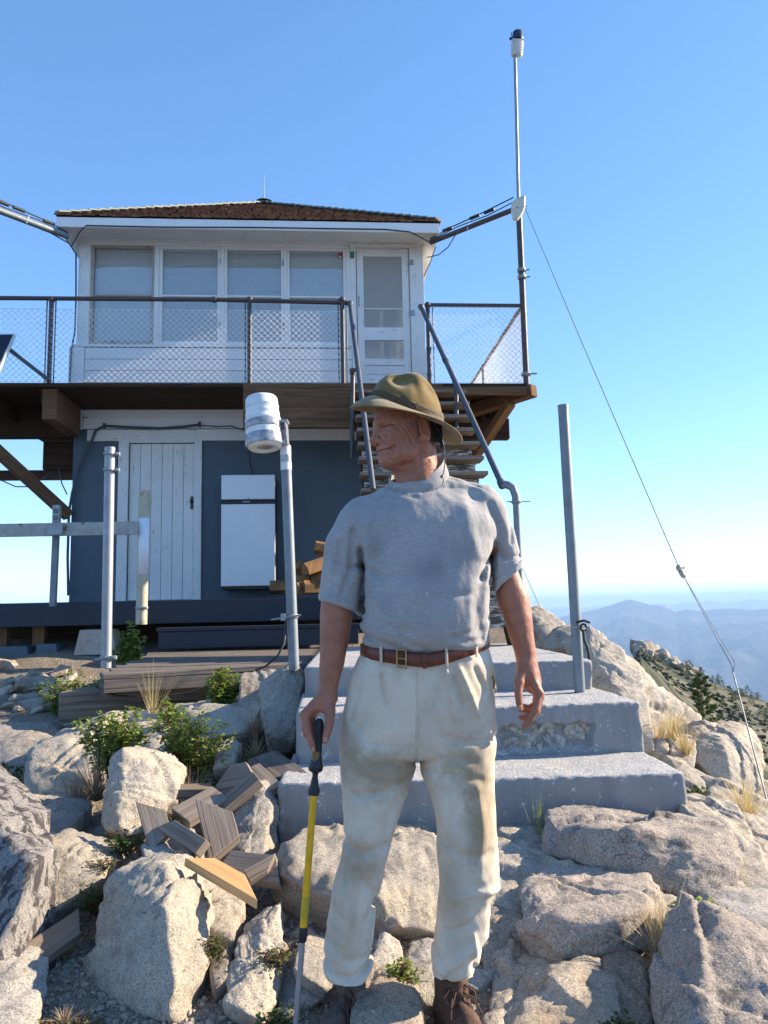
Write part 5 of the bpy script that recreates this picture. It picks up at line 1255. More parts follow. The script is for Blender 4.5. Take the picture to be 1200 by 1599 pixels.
# solar panel at the left edge
sp = thing('solar_panel', 'dark solar panel with a pale frame leaning outside the left end of the railing', 'solar panel', HWp(-10, 560, VF - .15)); P_ = [HWp(*q, vv) for q, vv in (((24, 521), VF - .1), ((-4, 583), VF - .45), ((-70, 583), VF - .45), ((-40, 521), VF - .1))]
nrm = (P_[1] - P_[0]).cross(P_[2] - P_[0]).normalized() * .035
m = MB(); m.prism(P_, nrm); m.build('frame', M['white_plastic'], sp, world_coords=True)
cc = sum(P_, Vector()) / 4; q = [cc + (p - cc) * .93 - (nrm if nrm.y > 0 else -nrm) * .12 for p in P_]; m = MB(); m.prism(q, -nrm * .1 if nrm.y > 0 else nrm * .1); m.build('cells', M['pv'], sp, world_coords=True)
q2 = [p + (nrm if nrm.y < 0 else Vector()) * 1.12 for p in P_]
m = MB(); m.beam(HWp(14, 545, VF - .1), HWp(77, 594, VF - .02), .04, .04); m.build('leg', M['cable_grey'], sp, world_coords=True)

# ------------------------------------------------------------------ cut planks dumped between the rocks
def plank(a, b, w, h, label, mat='wood_grey', up=(0, 0, 1), c0=0, c1=0):
    m = MB(); a, b = at(*a), at(*b); m.beam(a, b, w, h * .72, up=up, cut0=c0, cut1=c1); o = m.build('wood_offcut', M[mat], None, origin=(a + b) / 2, bevel=.003); return tag(o, label, 'offcut')
plank((312, 1346, 2.82), (392, 1392, 2.62), .085, .04, 'fresh orange-yellow offcut with a pointed end on top of the wedge-shaped boulder', 'wood_fresh', up=(.50, -.45, .74), c0=.03, c1=-.09)
plank((236, 1262, 3.3), (252, 1318, 3.15), .10, .045, 'short weathered offcut standing on end, leftmost of the plank heap', 'wood_grey', up=(.3, -.9, .25), c0=.05, c1=-.03)
plank((262, 1290, 3.2), (318, 1326, 3.05), .06, .055, 'narrow dark offcut leaning on the leftmost standing offcut', 'wood_grey', up=(.2, -.85, .4), c0=.03)
plank((248, 1238, 3.65), (330, 1236, 3.7), .12, .07, 'dark board lying level at the back of the heap beside the upright boulder', 'wood_old')
plank((282, 1278, 3.45), (345, 1242, 3.6), .13, .05, 'flat grey plank slanting up to the right in the middle of the heap', 'wood_grey', up=(-.2, -.6, .7))
plank((335, 1262, 3.3), (352, 1330, 3.1), .13, .05, 'triangular-ended grey offcut standing at the front of the heap', 'wood_grey', up=(.25, -.9, .2), c0=.07, c1=-.04)
plank((345, 1222, 3.75), (398, 1212, 3.7), .15, .05, 'pale grey offcut lying on top of the heap', 'wood_grey', up=(-.1, -.7, .6), c0=.05, c1=-.05)
plank((350, 1262, 3.55), (404, 1216, 3.6), .07, .07, 'square grey timber below the pale grey top offcut', 'wood_grey', up=(-.3, -.5, .7))
plank((396, 1200, 3.9), (432, 1235, 3.65), .07, .045, 'narrow grey offcut leaning against the lowest concrete step', 'wood_grey', up=(.2, -.7, .6))
plank((410, 1182, 4.1), (452, 1215, 3.8), .16, .04, 'wide dark grey board wedged against the end of the middle step', 'wood_plank', up=(.3, -.75, .5), c1=.04)
plank((350, 1352, 3.05), (436, 1362, 2.95), .12, .05, 'level grey board just behind the fresh offcut', 'wood_grey', up=(0, -.5, .85), c1=-.04)
plank((385, 1372, 2.9), (425, 1350, 2.95), .05, .05, 'short slanted offcut end beside the rounded grey boulder', 'wood_grey', up=(0, -.6, .7), c1=.03)
plank((48, 1496, 2.56), (124, 1444, 2.75), .10, .045, 'lone grey offcut lying on the gravel at the lower left', 'wood_old', up=(.1, -.35, .93), c0=-.02, c1=.05)
# ------------------------------------------------------------------ the man
YM = 2.2
def A_(px, py, Y=YM): return np.array(at(px, py, Y))
def smin(a, b, k):
    h = np.clip(.5 + .5 * (b - a) / k, 0, 1); return b * (1 - h) + a * h - k * h * (1 - h)
def smax(a, b, k): return -smin(-a, -b, k)
def cone(P, a, b, r1, r2):
    a, b = np.array(a, float), np.array(b, float); d = b - a; t = np.clip(((P - a) @ d) / d.dot(d), 0, 1)
    return np.linalg.norm(P - a - t[:, None] * d, axis=1) - (r1 + (r2 - r1) * t)
def ell(P, c, r, R=None):
    q = P - np.array(c, float)
    if R is not None: q = q @ np.array(R)
    r = np.array(r, float); k0 = np.linalg.norm(q / r, axis=1); k1 = np.linalg.norm(q / r ** 2, axis=1); return k0 * (k0 - 1) / np.maximum(k1, 1e-9)
def chain(P, pts, rs, k=.004):
    d = None
    for i in range(len(pts) - 1):
        e = cone(P, pts[i], pts[i + 1], rs[i], rs[i + 1]); d = e if d is None else np.minimum(d, e)
    return d
def loft(secs):
    """secs: (pxL, pxR, py, depth half, y centre, power)"""
    T = []
    for (l, r, py, b, yc, n) in secs:
        L_, R_ = A_(l, py, yc), A_(r, py, yc); c = (L_ + R_) / 2; T.append((c[2], c[0], yc, (R_[0] - L_[0]) / 2, b, n))
    T = np.array(sorted(T)); z = T[:, 0]
    m = np.gradient(T, z, axis=0)
    def ev(zz):
        zz = np.clip(zz, z[0], z[-1]); i = np.clip(np.searchsorted(z, zz) - 1, 0, len(z) - 2); h = z[i + 1] - z[i]; t = ((zz - z[i]) / h)[:, None]; h = h[:, None]
        return (2 * t ** 3 - 3 * t ** 2 + 1) * T[i] + (t ** 3 - 2 * t ** 2 + t) * h * m[i] + (-2 * t ** 3 + 3 * t ** 2) * T[i + 1] + (t ** 3 - t ** 2) * h * m[i + 1]
    def f(P, grow=0.0):
        E = ev(P[:, 2]); a, b, n = E[:, 3] + grow, E[:, 4] + grow, E[:, 5]
        x, y = np.abs(P[:, 0] - E[:, 1]) / a, np.abs(P[:, 1] - E[:, 2]) / b
        d = ((x ** n + y ** n) ** (1 / n) - 1) * np.minimum(a, b)
        return smax(d, np.maximum(P[:, 2] - z[-1], z[0] - P[:, 2]), .012)
    f.ev = ev; f.z = z
    return f
def polyd(P, pts):
    """distance in the x-z plane to a polyline given in pixels, and the parameter"""
    q = np.stack([P[:, 0], P[:, 2]], 1); d = np.full(len(P), 9.0)
    W_ = [A_(*p)[[0, 2]] for p in pts]
    for a, b in zip(W_, W_[1:]):
        e = b - a; t = np.clip(((q - a) @ e) / e.dot(e), 0, 1); d = np.minimum(d, np.linalg.norm(q - a - t[:, None] * e, axis=1))
    return d
def folds(P, L, yfront=2.25):
    s = np.zeros(len(P)); w_ = P[:, 1] < yfront
    Q = P[w_]; t = np.zeros(len(Q))
    for pts, wd, amp in L: t += 1.35 * amp * np.exp(-((polyd(Q, pts) + .004 * perlin(Q * 30)) / wd) ** 2)
    s[w_] = t; return s

man = thing('person', 'older man in an olive hat, grey shirt and dirty white trousers, holding a yellow pole', 'person', at(645, 1600, 2.2).to_tuple()[:2] + (0.0,))
def cloth(name, base, base2, scale, dirt=None, weave=900, stains=None, rough=.9, streak=None):
    t = NT(name); w = t.wpos()
    c = t.mix(t.ramp(t.noise(w, scale, 5, .6), [(.35, 0), (.65, 1)]), base, base2)
    if streak: c = t.mix(t.ramp(t.noise(t.wpos((60, 60, 420)), 1.0, 3, .6), [(.38, 0), (.66, .55)]), c, streak)
    if dirt:
        col, amt, sc = dirt; c = t.mix(t.math('MULTIPLY', t.ramp(t.noise(w, sc, 6, .65, .4), [(.44, 0), (.68, 1)]), amt), c, col)
    for (cx, cy, rx, rz, col, k) in (stains or []):
        p = A_(cx, cy); g = t.n('NewGeometry'); m = t.n('Mapping', {'Vector': g.outputs['Position'], 'Location': (-p[0] / rx, 0, -p[2] / rz), 'Scale': (1 / rx, 0, 1 / rz)})
        l = t.n('VectorMath', {0: m.outputs[0]}, operation='LENGTH').outputs['Value']
        l = t.math('ADD', l, t.math('MULTIPLY', t.math('SUBTRACT', t.noise(w, 11, 6, .7), .5), 1.8))
        c = t.mix(t.math('MULTIPLY', t.ramp(l, [(.3, 1), (1.0, 0)]), k), c, col)
    nrm = t.bump(t.noise(w, weave, 2, .5), .25, .0008); nrm = t.bump(t.noise(t.wpos((1, 1, .5)), 38, 5, .6), .35, .006, nrm)
    return t.out(c, rough, nrm, spec=.15, **{'Sheen Weight': .15})
DIRT = (.27, .195, .105)
M['shirt'] = cloth('heather_shirt', (.35, .34, .33), (.41, .40, .385), 9, streak=(.22, .215, .22), dirt=((.25, .24, .24), .5, 7),
                   stains=[(670, 895, .06, .05, (.19, .18, .19), .5), (585, 860, .03, .05, (.20, .16, .13), .5), (720, 870, .05, .06, (.22, .21, .21), .4)])
M['trousers'] = cloth('dirty_white_trousers', (.68, .61, .50), (.60, .53, .42), 6, dirt=(DIRT, .5, 5.5),
                      stains=[(590, 1195, .13, .08, DIRT, .75), (640, 1200, .05, .09, (.26, .19, .11), .55), (735, 1190, .08, .11, DIRT, .75), (745, 1270, .06, .14, DIRT, .75), (550, 1160, .04, .08, (.30, .24, .16), .55), (765, 1060, .02, .08, (.40, .27, .10), .6), (560, 1330, .07, .08, DIRT, .55), (700, 1380, .06, .12, DIRT, .45), (540, 1450, .06, .08, DIRT, .35)])
def skin():
    t = NT('sunburnt_skin'); w = t.wpos()
    c = t.mix(t.ramp(t.noise(w, 22, 5, .6), [(.35, 0), (.68, 1)]), (.37, .165, .10), (.29, .108, .064))
    c = t.mix(t.ramp(t.noise(w, 48, 5, .7), [(.50, 0), (.66, .55)]), c, (.47, .13, .085)); c = t.mix(t.ramp(t.noise(w, 240, 3, .7), [(.55, 0), (.70, .45)]), c, (.24, .10, .06))
    nrm = t.bump(t.noise(w, 420, 3, .6), .35, .0008); nrm = t.bump(t.noise(w, 110, 4, .65), .30, .0016, nrm)
    m = t.out(c, .52, nrm, spec=.4); t.b.inputs['Subsurface Weight'].default_value = .12; t.b.inputs['Subsurface Radius'].default_value = (1, .35, .2); t.b.inputs['Subsurface Scale'].default_value = .008
    return m
M['skin'] = skin()

# ---- shirt
torso = loft([(602, 705, 768, .080, 2.235, 2.2), (575, 735, 782, .105, 2.23, 2.2), (558, 762, 797, .120, 2.225, 2.3), (550, 775, 815, .128, 2.215, 2.4), (556, 776, 850, .134, 2.205, 2.4), (561, 773, 890, .140, 2.195, 2.4),
              (563, 770, 930, .148, 2.185, 2.4), (562, 766, 965, .152, 2.180, 2.4), (565, 763, 993, .148, 2.182, 2.4), (570, 762, 1006, .142, 2.188, 2.4), (580, 758, 1017, .128, 2.195, 2.4)])
slv_l = loft([(560, 600, 782, .034, 2.225, 2.0), (534, 590, 802, .056, 2.22, 2.1), (524, 585, 818, .062, 2.22, 2.1), (513, 580, 835, .066, 2.215, 2.1), (506, 572, 875, .064, 2.21, 2.1), (501, 565, 915, .060, 2.205, 2.1), (499, 562, 940, .057, 2.20, 2.1), (500, 562, 966, .055, 2.2, 2.1)])
slv_r = loft([(718, 764, 764, .042, 2.23, 2.0), (730, 784, 784, .058, 2.225, 2.1), (746, 797, 812, .064, 2.22, 2.1), (757, 808, 848, .062, 2.215, 2.1), (764, 815, 880, .058, 2.21, 2.1), (768, 819, 905, .054, 2.205, 2.1), (770, 818, 930, .052, 2.2, 2.1)])
hemL = (A_(499, 937), A_(563, 956)); hemR = (A_(768, 923), A_(819, 882))
SF = [(((565, 862), (570, 900), (563, 950)), .010, .010), (((580, 850), (577, 900), (586, 940)), .012, -.006), (((575, 930), (568, 965), (580, 990)), .012, .007), (((560, 985), (590, 1000), (620, 1006)), .008, .006),
      (((768, 868), (752, 884), (745, 905)), .009, .010), (((772, 850), (765, 900), (764, 950)), .009, .011), (((762, 790), (778, 830), (782, 870)), .012, .007), (((745, 905), (735, 950), (742, 985)), .014, .005), (((720, 770), (728, 830), (740, 870)), .016, -.004),
      (((640, 800), (650, 860), (655, 930)), .03, -.004), (((600, 820), (596, 880), (604, 960)), .012, .0035), (((700, 880), (690, 940), (694, 990)), .012, .003), (((535, 850), (528, 880), (522, 915)), .008, .005), (((552, 830), (548, 890), (535, 930)), .008, .006),
      (((797, 800), (795, 850)), .007, .004), (((700, 748), (740, 758), (776, 776)), .003, .0022), (((620, 990), (640, 1003), (660, 1008)), .008, .004), (((600, 745), (620, 770), (650, 785), (680, 780)), .010, .003), (((700, 990), (720, 1000), (745, 996)), .008, .004), (((566, 885), (600, 905), (640, 900)), .009, .004), (((768, 905), (730, 930), (700, 930)), .009, .004), (((566, 950), (600, 975), (640, 985)), .009, .004), (((762, 960), (730, 985), (700, 992)), .008, .004), (((605, 775), (590, 800), (580, 840)), .008, .004), (((523, 870), (540, 890), (560, 885)), .007, .005), (((775, 860), (790, 875), (810, 868)), .006, .005)]
def hem_plane(P, h, th):
    a, b = h; e = (b - a) / np.linalg.norm(b - a); n = np.array([e[2], 0, -e[0]]);  # points down-ish
    if n[2] > 0: n = -n
    return (P - a) @ n - th
def shirt_field(P):
    d = torso(P)
    d = smin(d, cone(P, A_(638, 784, 2.24), A_(562, 806, 2.225), .058, .050), .04)
    d = smin(d, cone(P, A_(680, 770, 2.24), A_(754, 788, 2.225), .060, .050), .04)
    l = slv_l(P); r = slv_r(P)
    cut = [hem_plane(P, hemL, 0), hem_plane(P, hemR, 0)]
    l = smax(l, cut[0], .006); r = smax(r, cut[1], .006)
    # rolled cuffs
    gl = slv_l(P, .004); gr = slv_r(P, .005)
    l = np.minimum(l, np.maximum(gl, np.maximum(cut[0] - .0, -cut[0] - .018)) + .0)
    r = np.minimum(r, np.maximum(gr, np.maximum(cut[1] - .0, -cut[1] - .016)) + .0)
    d = smin(d, l, .028); d = smin(d, r, .024)
    il, ir = slv_l(P, -.013), slv_r(P, -.013)
    d = np.maximum(d, -np.maximum(il, -cut[0] - .022)); d = np.maximum(d, -np.maximum(ir, -cut[1] - .022))
    m = np.abs(d) < .05
    if m.any():
        Q = P[m]; e = folds(Q, SF); e += .0046 * fbm(Q * np.array([13, 13, 5]), 3) + .0022 * fbm(Q * np.array([38, 38, 16]) + 7, 3); d[m] += e
    # neck opening
    nk = cone(P, A_(650, 765, 2.20), A_(648, 700, 2.23), .068, .076)
    return np.maximum(d, -nk)
V, F = surface_nets(shirt_field, A_(488, 1045, 2.0), A_(832, 722, 2.42), .0042)
mesh_np('shirt', V, F, M['shirt'], man)
# loose collar of the shirt: swept band
def collar():
    m = MB(); n = 56; rows = 12; vs = []
    c0 = A_(652, 745, 2.235)
    for j in range(rows):
        t = j / (rows - 1)
        for i in range(n):
            a = 2 * math.pi * i / n; ca, sa = math.cos(a), math.sin(a)           # a=0 right, -90 deg = camera
            front = max(0, -sa) ; side = ca
            zt = .040 + .030 * side - .058 * front
            zb = -.050 - .040 * front + .012 * side
            r = .081 + .012 * front + .020 * (1 - t) ** 1.6 - .004 * t + .0035 * math.sin(t * 11 + 2 * ca) * (.4 + front)
            z = zb + (zt - zb) * t
            vs.append((c0[0] + ca * r * 1.0 + .004 * side, c0[1] + sa * r * .88, c0[2] + z))
    m.v = vs
    for j in range(rows - 1):
        for i in range(n):
            i2 = (i + 1) % n; m.face([j * n + i, j * n + i2, (j + 1) * n + i2, (j + 1) * n + i], [(0, 0), (1, 0), (1, 1), (0, 1)], True)
    o = m.build('shirt_collar', M['shirt'], man, world_coords=True); s = o.modifiers.new('t', 'SOLIDIFY'); s.thickness = .004; s.offset = -1; s2 = o.modifiers.new('s', 'SUBSURF'); s2.levels = s2.render_levels = 1
collar()

# ---- trousers
hips = loft([(577, 759, 1000, .122, 2.205, 2.3), (566, 763, 1016, .132, 2.20, 2.3), (550, 772, 1048, .138, 2.20, 2.3), (543, 776, 1080, .140, 2.205, 2.3), (537, 777, 1115, .138, 2.21, 2.3), (533, 775, 1145, .128, 2.21, 2.4), (535, 771, 1180, .112, 2.21, 2.5)])
legL = loft([(550, 640, 1110, .090, 2.21, 2.1), (537, 650, 1150, .108, 2.205, 2.2), (532, 652, 1190, .108, 2.20, 2.2), (534, 638, 1235, .102, 2.195, 2.2), (538, 620, 1290, .092, 2.185, 2.2), (533, 608, 1335, .086, 2.18, 2.2), (522, 598, 1375, .082, 2.185, 2.2), (515, 589, 1415, .080, 2.19, 2.2),
             (508, 585, 1460, .076, 2.195, 2.3), (506, 584, 1488, .075, 2.195, 2.3), (509, 581, 1510, .070, 2.195, 2.3), (510, 577, 1530, .068, 2.195, 2.3), (511, 576, 1552, .068, 2.195, 2.3)])
legR = loft([(655, 760, 1110, .090, 2.21, 2.1), (652, 771, 1150, .108, 2.205, 2.2), (654, 773, 1190, .108, 2.20, 2.2), (668, 773, 1235, .102, 2.195, 2.2), (679, 775, 1290, .092, 2.185, 2.2), (683, 778, 1340, .086, 2.18, 2.2), (686, 778, 1378, .084, 2.18, 2.2), (684, 769, 1405, .080, 2.185, 2.2),
             (681, 761, 1450, .076, 2.195, 2.3), (674, 751, 1490, .074, 2.195, 2.3), (675, 744, 1515, .069, 2.195, 2.3), (677, 739, 1535, .067, 2.195, 2.3), (677, 738, 1556, .067, 2.195, 2.3)])
PF = [(((597, 1048), (600, 1070), (604, 1092)), .006, .007), (((606, 1048), (609, 1080)), .006, -.004), (((692, 1042), (700, 1080), (705, 1112)), .006, -.006), (((712, 1040), (728, 1075), (742, 1108)), .008, -.007), (((702, 1050), (716, 1090)), .007, .007), (((735, 1040), (752, 1075)), .007, .006),
      (((648, 1044), (650, 1100), (648, 1150), (648, 1185)), .004, .005), (((643, 1046), (644, 1140)), .004, -.003),
      (((648, 1188), (615, 1180), (585, 1186)), .010, .005), (((640, 1200), (605, 1222), (560, 1228)), .010, .007), (((632, 1215), (612, 1255), (600, 1290)), .012, .005), 
      (((656, 1182), (700, 1172), (735, 1178)), .010, .004), (((660, 1195), (705, 1200), (745, 1206)), .010, .004), (((690, 1140), (730, 1150), (772, 1148)), .008, .004), (((670, 1240), (690, 1300), (700, 1360)), .014, .004), (((740, 1220), (748, 1290), (742, 1350)), .016, -.006),
      (((535, 1300), (570, 1315), (600, 1305)), .012, .006), (((560, 1340), (585, 1380), (583, 1410)), .010, .007), (((540, 1370), (548, 1420), (535, 1470)), .014, -.006), (((590, 1400), (570, 1430), (575, 1460)), .008, .006),
      (((508, 1488), (535, 1505), (552, 1509), (580, 1490)), .007, .011), (((508, 1503), (535, 1522), (560, 1520), (582, 1502)), .006, -.006), (((515, 1450), (545, 1480), (580, 1478)), .010, .005), (((525, 1515), (548, 1530)), .004, .005),
      (((778, 1378), (740, 1372), (705, 1385)), .010, -.006), (((770, 1400), (735, 1420), (700, 1440)), .010, .007), (((756, 1450), (725, 1470), (690, 1500)), .009, -.007), (((752, 1472), (735, 1490), (744, 1512)), .007, .009), (((680, 1470), (700, 1500), (690, 1530)), .007, .007), (((735, 1440), (742, 1480)), .006, -.006), (((676, 1505), (700, 1518), (740, 1510)), .006, .007),
      (((766, 1055), (773, 1090), (776, 1125)), .005, .006), (((566, 1060), (556, 1095), (550, 1120)), .006, .003), (((560, 1130), (580, 1150), (610, 1150)), .012, .004), (((690, 1300), (720, 1320), (760, 1316)), .012, .005)]
def trouser_field(P):
    d = smin(legL(P), legR(P), .006); d = smin(d, hips(P), .016)
    cut = np.minimum(0, 0)
    m = np.abs(d) < .05
    if m.any():
        Q = P[m]; e = folds(Q, PF); lowz = np.clip((.75 - Q[:, 2]) / .6, 0, 1)
        e += (.0035 + .004 * lowz) * fbm(Q * np.array([9, 9, 6]) + 3, 3) + .0022 * fbm(Q * np.array([26, 26, 15]) + 11, 3); d[m] += e
    zl_, zr_ = A_(545, 1542)[2], A_(708, 1546)[2]
    d = np.maximum(d, np.where(P[:, 0] < A_(648, 1500)[0], zl_ - P[:, 2], zr_ - P[:, 2]))
    d = np.maximum(d, -np.maximum(legL(P, -.007), P[:, 2] - zl_ - .03)); d = np.maximum(d, -np.maximum(legR(P, -.007), P[:, 2] - zr_ - .03))
    # hem seam and pocket slits
    for l_, z_ in ((legL, zl_), (legR, zr_)): d = d + .0018 * np.exp(-((P[:, 2] - z_ - .036) / .003) ** 2)
    return d
lo = A_(495, 1570, 2.03); hi = A_(795, 1005, 2.4); lo[1], hi[1] = 2.03, 2.39
V, F = surface_nets(trouser_field, lo, hi, .0048)
mesh_np('trousers', V, F, M['trousers'], man)
# ---- belt, loops, buckle
def waist_pt(ang, grow, dz=0.0):
    """ang: 0 = image right, 90 = camera side"""
    ca, sa = math.cos(ang), math.sin(ang)
    py = 1031 - (14 if ca < 0 else 26) * abs(ca) ** 1.5; z = A_(668, py, 2.06)[2] + dz
    E = hips.ev(np.array([z]))[0]; a, b, n = E[3] + grow, E[4] + grow, E[5]
    k = (abs(ca / a) ** n + abs(sa / b) ** n) ** (-1 / n)
    return Vector((E[1] + ca * k, E[2] - sa * k, z))
def belt_strip(name, a0, a1, h, th, grow, mat, parent, taper=False, n=90, dzc=0.0):
    m = MB()
    for i in range(n + 1):
        a = a0 + (a1 - a0) * i / n
        for g, z in ((grow, -h / 2), (grow, h / 2), (grow + th, h / 2 - .002), (grow + th, -h / 2 + .002)):
            p = waist_pt(a, g, 0); m.v.append((p.x, p.y, p.z + z + dzc))
    for i in range(n):
        for k in range(4):
            k2 = (k + 1) % 4; m.face([4 * i + k, 4 * i + k2, 4 * i + 4 + k2, 4 * i + 4 + k], [(i * .01, k * .01), (i * .01, k * .01 + .01), (i * .01 + .01, k * .01 + .01), (i * .01 + .01, k * .01)], True)
    m.face([0, 1, 2, 3], [(0, 0)] * 4); m.face([4 * n + k for k in (3, 2, 1, 0)], [(0, 0)] * 4)
    return m.build(name, mat, parent, world_coords=True)
M['belt'] = plain('brown_belt_leather', (.17, .048, .025), .42, .25, .5, scale=45); M['belt_dark'] = plain('dark_belt_leather', (.07, .022, .015), .45, .25, .5, scale=45)
bl_ = belt_strip('belt', 0, 2 * math.pi, .037, .006, .004, M['belt'], man)
def ang_px(px): 
    best = min(((abs((lambda q: 600 + FPX * (CAMROT.transposed() @ (q - Vector((0, 0, CZ)))).x / -(CAMROT.transposed() @ (q - Vector((0, 0, CZ)))).z)(waist_pt(a, .01)) - px), a) for a in np.linspace(0.05, 3.09, 200))); return best[1]
belt_strip('belt_end', ang_px(696), ang_px(630), .034, .004, .0105, M['belt'], bl_, n=20)
belt_strip('keeper', ang_px(667), ang_px(660), .042, .0035, .0145, M['belt'], bl_, n=4)
a_ = ang_px(629); m = MB()
def wq(a, g, dz): p = waist_pt(a, g); p.z += dz; return p
q_ = [wq(a_ + .075, .017, -.023), wq(a_ + .075, .017, .023), wq(a_ - .075, .017, .023), wq(a_ - .075, .017, -.023), wq(a_ + .075, .017, -.023)]
m.tube(q_, .0028, 8); m.tube([wq(a_ + .07, .018, 0), wq(a_ - .07, .018, 0)], .002, 6)
m.build('buckle', M['brass'], bl_, world_coords=True)
for px in (598, 697, 742):
    a_ = ang_px(px); o = belt_strip('belt_loop', a_ - .02, a_ + .02, .050, .002, .0145, M['trousers'], bl_, n=3)

# ---- arms and hands: one continuous skin surface each
def hand_arm(arm, palm, fingers, extra=None, lo=None, hi=None, name='', step=.0021, carve=None, creases=()):
    def f(P):
        d = arm(P)
        pm = None
        for (a, b, r1, r2) in palm: e = cone(P, a, b, r1, r2); pm = e if pm is None else smin(pm, e, .010)
        d = smin(d, pm, .018)
        for pts, rs in fingers: d = smin(d, chain(P, pts, rs), .0035)
        for (c, r, amp) in (extra or []): d = d - amp * np.exp(-(np.linalg.norm(P - c, axis=1) / r) ** 2)
        for (a, b, w_, amp) in creases: d = d + amp * np.exp(-(np.maximum(cone(P, a, b, 0, 0), 0) / w_) ** 2)
        m = np.abs(d) < .02; d[m] += .0012 * fbm(P[m] * 45, 3)
        return d
    return surface_nets(f, lo, hi, step)
armR_ = loft([(782, 802, 870, .026, 2.205, 2.0), (776, 812, 900, .038, 2.2, 2.0), (776, 827, 935, .045, 2.195, 2.0), (787, 831, 965, .041, 2.185, 2.0), (796, 834, 995, .036, 2.18, 2.0), (804, 837, 1020, .031, 2.175, 2.0), (808, 839, 1038, .028, 2.172, 2.1), (808, 842, 1052, .026, 2.172, 2.1), (811, 843, 1066, .022, 2.172, 2.1)])
G = lambda px, py, Y: A_(px, py, Y)
mc = [G(842, 1083, 2.140), G(843, 1086, 2.163), G(841, 1085, 2.185), G(838, 1080, 2.203)]
palmR = [(G(822, 1040, 2.16), mc[0], .018, .0125), (G(824, 1040, 2.172), mc[1], .018, .0125), (G(824, 1042, 2.182), mc[2], .017, .0115), (G(824, 1042, 2.19), mc[3], .015, .0105), (G(818, 1042, 2.155), G(812, 1066, 2.135), .015, .013), (G(818, 1062, 2.16), G(830, 1076, 2.165), .013, .012)]
fR = [([mc[0], G(838, 1108, 2.128), G(828, 1124, 2.126), G(817, 1134, 2.128)], [.0110, .0095, .0085, .0068]),
      ([mc[1], G(839, 1112, 2.160), G(826, 1120, 2.158), G(813, 1121, 2.158)], [.0110, .0095, .0085, .0070]),
      ([mc[2], G(838, 1108, 2.184), G(826, 1113, 2.184), G(815, 1109, 2.182)], [.0105, .009, .008, .0068]),
      ([mc[3], G(836, 1100, 2.206), G(826, 1105, 2.206), G(818, 1102, 2.204)], [.0095, .008, .0073, .006]),
      ([G(812, 1064, 2.135), G(810, 1083, 2.122), G(811, 1097, 2.118), G(813, 1108, 2.116)], [.0128, .0105, .0100, .0075])]
lo = A_(755, 1150, 2.08); hi = A_(868, 852, 2.27); lo[1], hi[1] = 2.08, 2.27; lo[0] -= .01
exR = [(mc[0] + np.array([.006, -.006, .004]), .008, .0025), (mc[1] + np.array([.008, -.0, .004]), .008, .0025), (G(838, 1108, 2.128), .008, .0015), (G(810, 1083, 2.122), .009, .0015)]
crR = [(G(830, 1050, 2.14), mc[0] + np.array([0, -.012, .012]), .003, -.0012), (G(832, 1050, 2.15), mc[1] + np.array([.008, -.008, .012]), .003, -.0012), (G(834, 1113, 2.118), G(842, 1105, 2.12), .0016, .0010), (G(807, 1095, 2.108), G(815, 1096, 2.108), .0014, .0010)]
VR_, FR_ = hand_arm(armR_, palmR, fR, exR, lo, hi, creases=crR)
armL_ = loft([(512, 550, 905, .034, 2.205, 2.0), (502, 552, 940, .046, 2.2, 2.0), (500, 549, 975, .044, 2.195, 2.0), (500, 543, 1010, .040, 2.19, 2.0), (499, 537, 1040, .034, 2.185, 2.0), (498, 530, 1065, .029, 2.18, 2.0), (497, 527, 1082, .026, 2.178, 2.1), (495, 527, 1096, .022, 2.178, 2.1)])
ml = [G(476, 1116, 2.140), G(478, 1119, 2.163), G(482, 1119, 2.186), G(488, 1116, 2.206)]
palmL = [(G(507, 1086, 2.165), ml[0], .018, .0125), (G(509, 1088, 2.175), ml[1], .018, .012), (G(511, 1088, 2.185), ml[2], .017, .0115), (G(513, 1090, 2.192), ml[3], .015, .0105), (G(516, 1088, 2.165), G(516, 1112, 2.143), .014, .0135), (G(490, 1104, 2.155), G(512, 1106, 2.152), .014, .014)]
fL = [([ml[0], G(481, 1141, 2.122), G(486, 1159, 2.118), G(490, 1172, 2.118)], [.0112, .0095, .0085, .0068]),
      ([ml[1], G(478, 1145, 2.158), G(489, 1156, 2.166), G(502, 1158, 2.160)], [.0110, .0095, .0085, .0070]),
      ([ml[2], G(482, 1145, 2.186), G(494, 1152, 2.184), G(505, 1150, 2.176)], [.0105, .009, .008, .0068]),
      ([ml[3], G(489, 1138, 2.206), G(499, 1143, 2.200), G(507, 1140, 2.19)], [.0095, .008, .0073, .006]),
      ([G(516, 1110, 2.143), G(515, 1129, 2.125), G(511, 1145, 2.117), G(508, 1157, 2.116)], [.0135, .0115, .0105, .0078])]
lo = A_(455, 1195, 2.08); hi = A_(575, 890, 2.27); lo[1], hi[1] = 2.08, 2.27
exL = [(ml[0] + np.array([-.004, -.006, .004]), .009, .003), (G(481, 1141, 2.122), .008, .0015), (G(515, 1129, 2.125), .009, .002)]
crL = [(G(493, 1117, 2.128), G(504, 1112, 2.128), .0016, .0015), (G(497, 1122, 2.125), G(506, 1116, 2.125), .0016, .0015), (G(477, 1142, 2.11), G(485, 1141, 2.11), .0014, .001), (G(511, 1131, 2.112), G(519, 1129, 2.112), .0014, .001), (G(500, 1085, 2.15), G(480, 1108, 2.13), .003, -.001)]
VL_, FL_ = hand_arm(armL_, palmL, fL, exL, lo, hi, creases=crL)

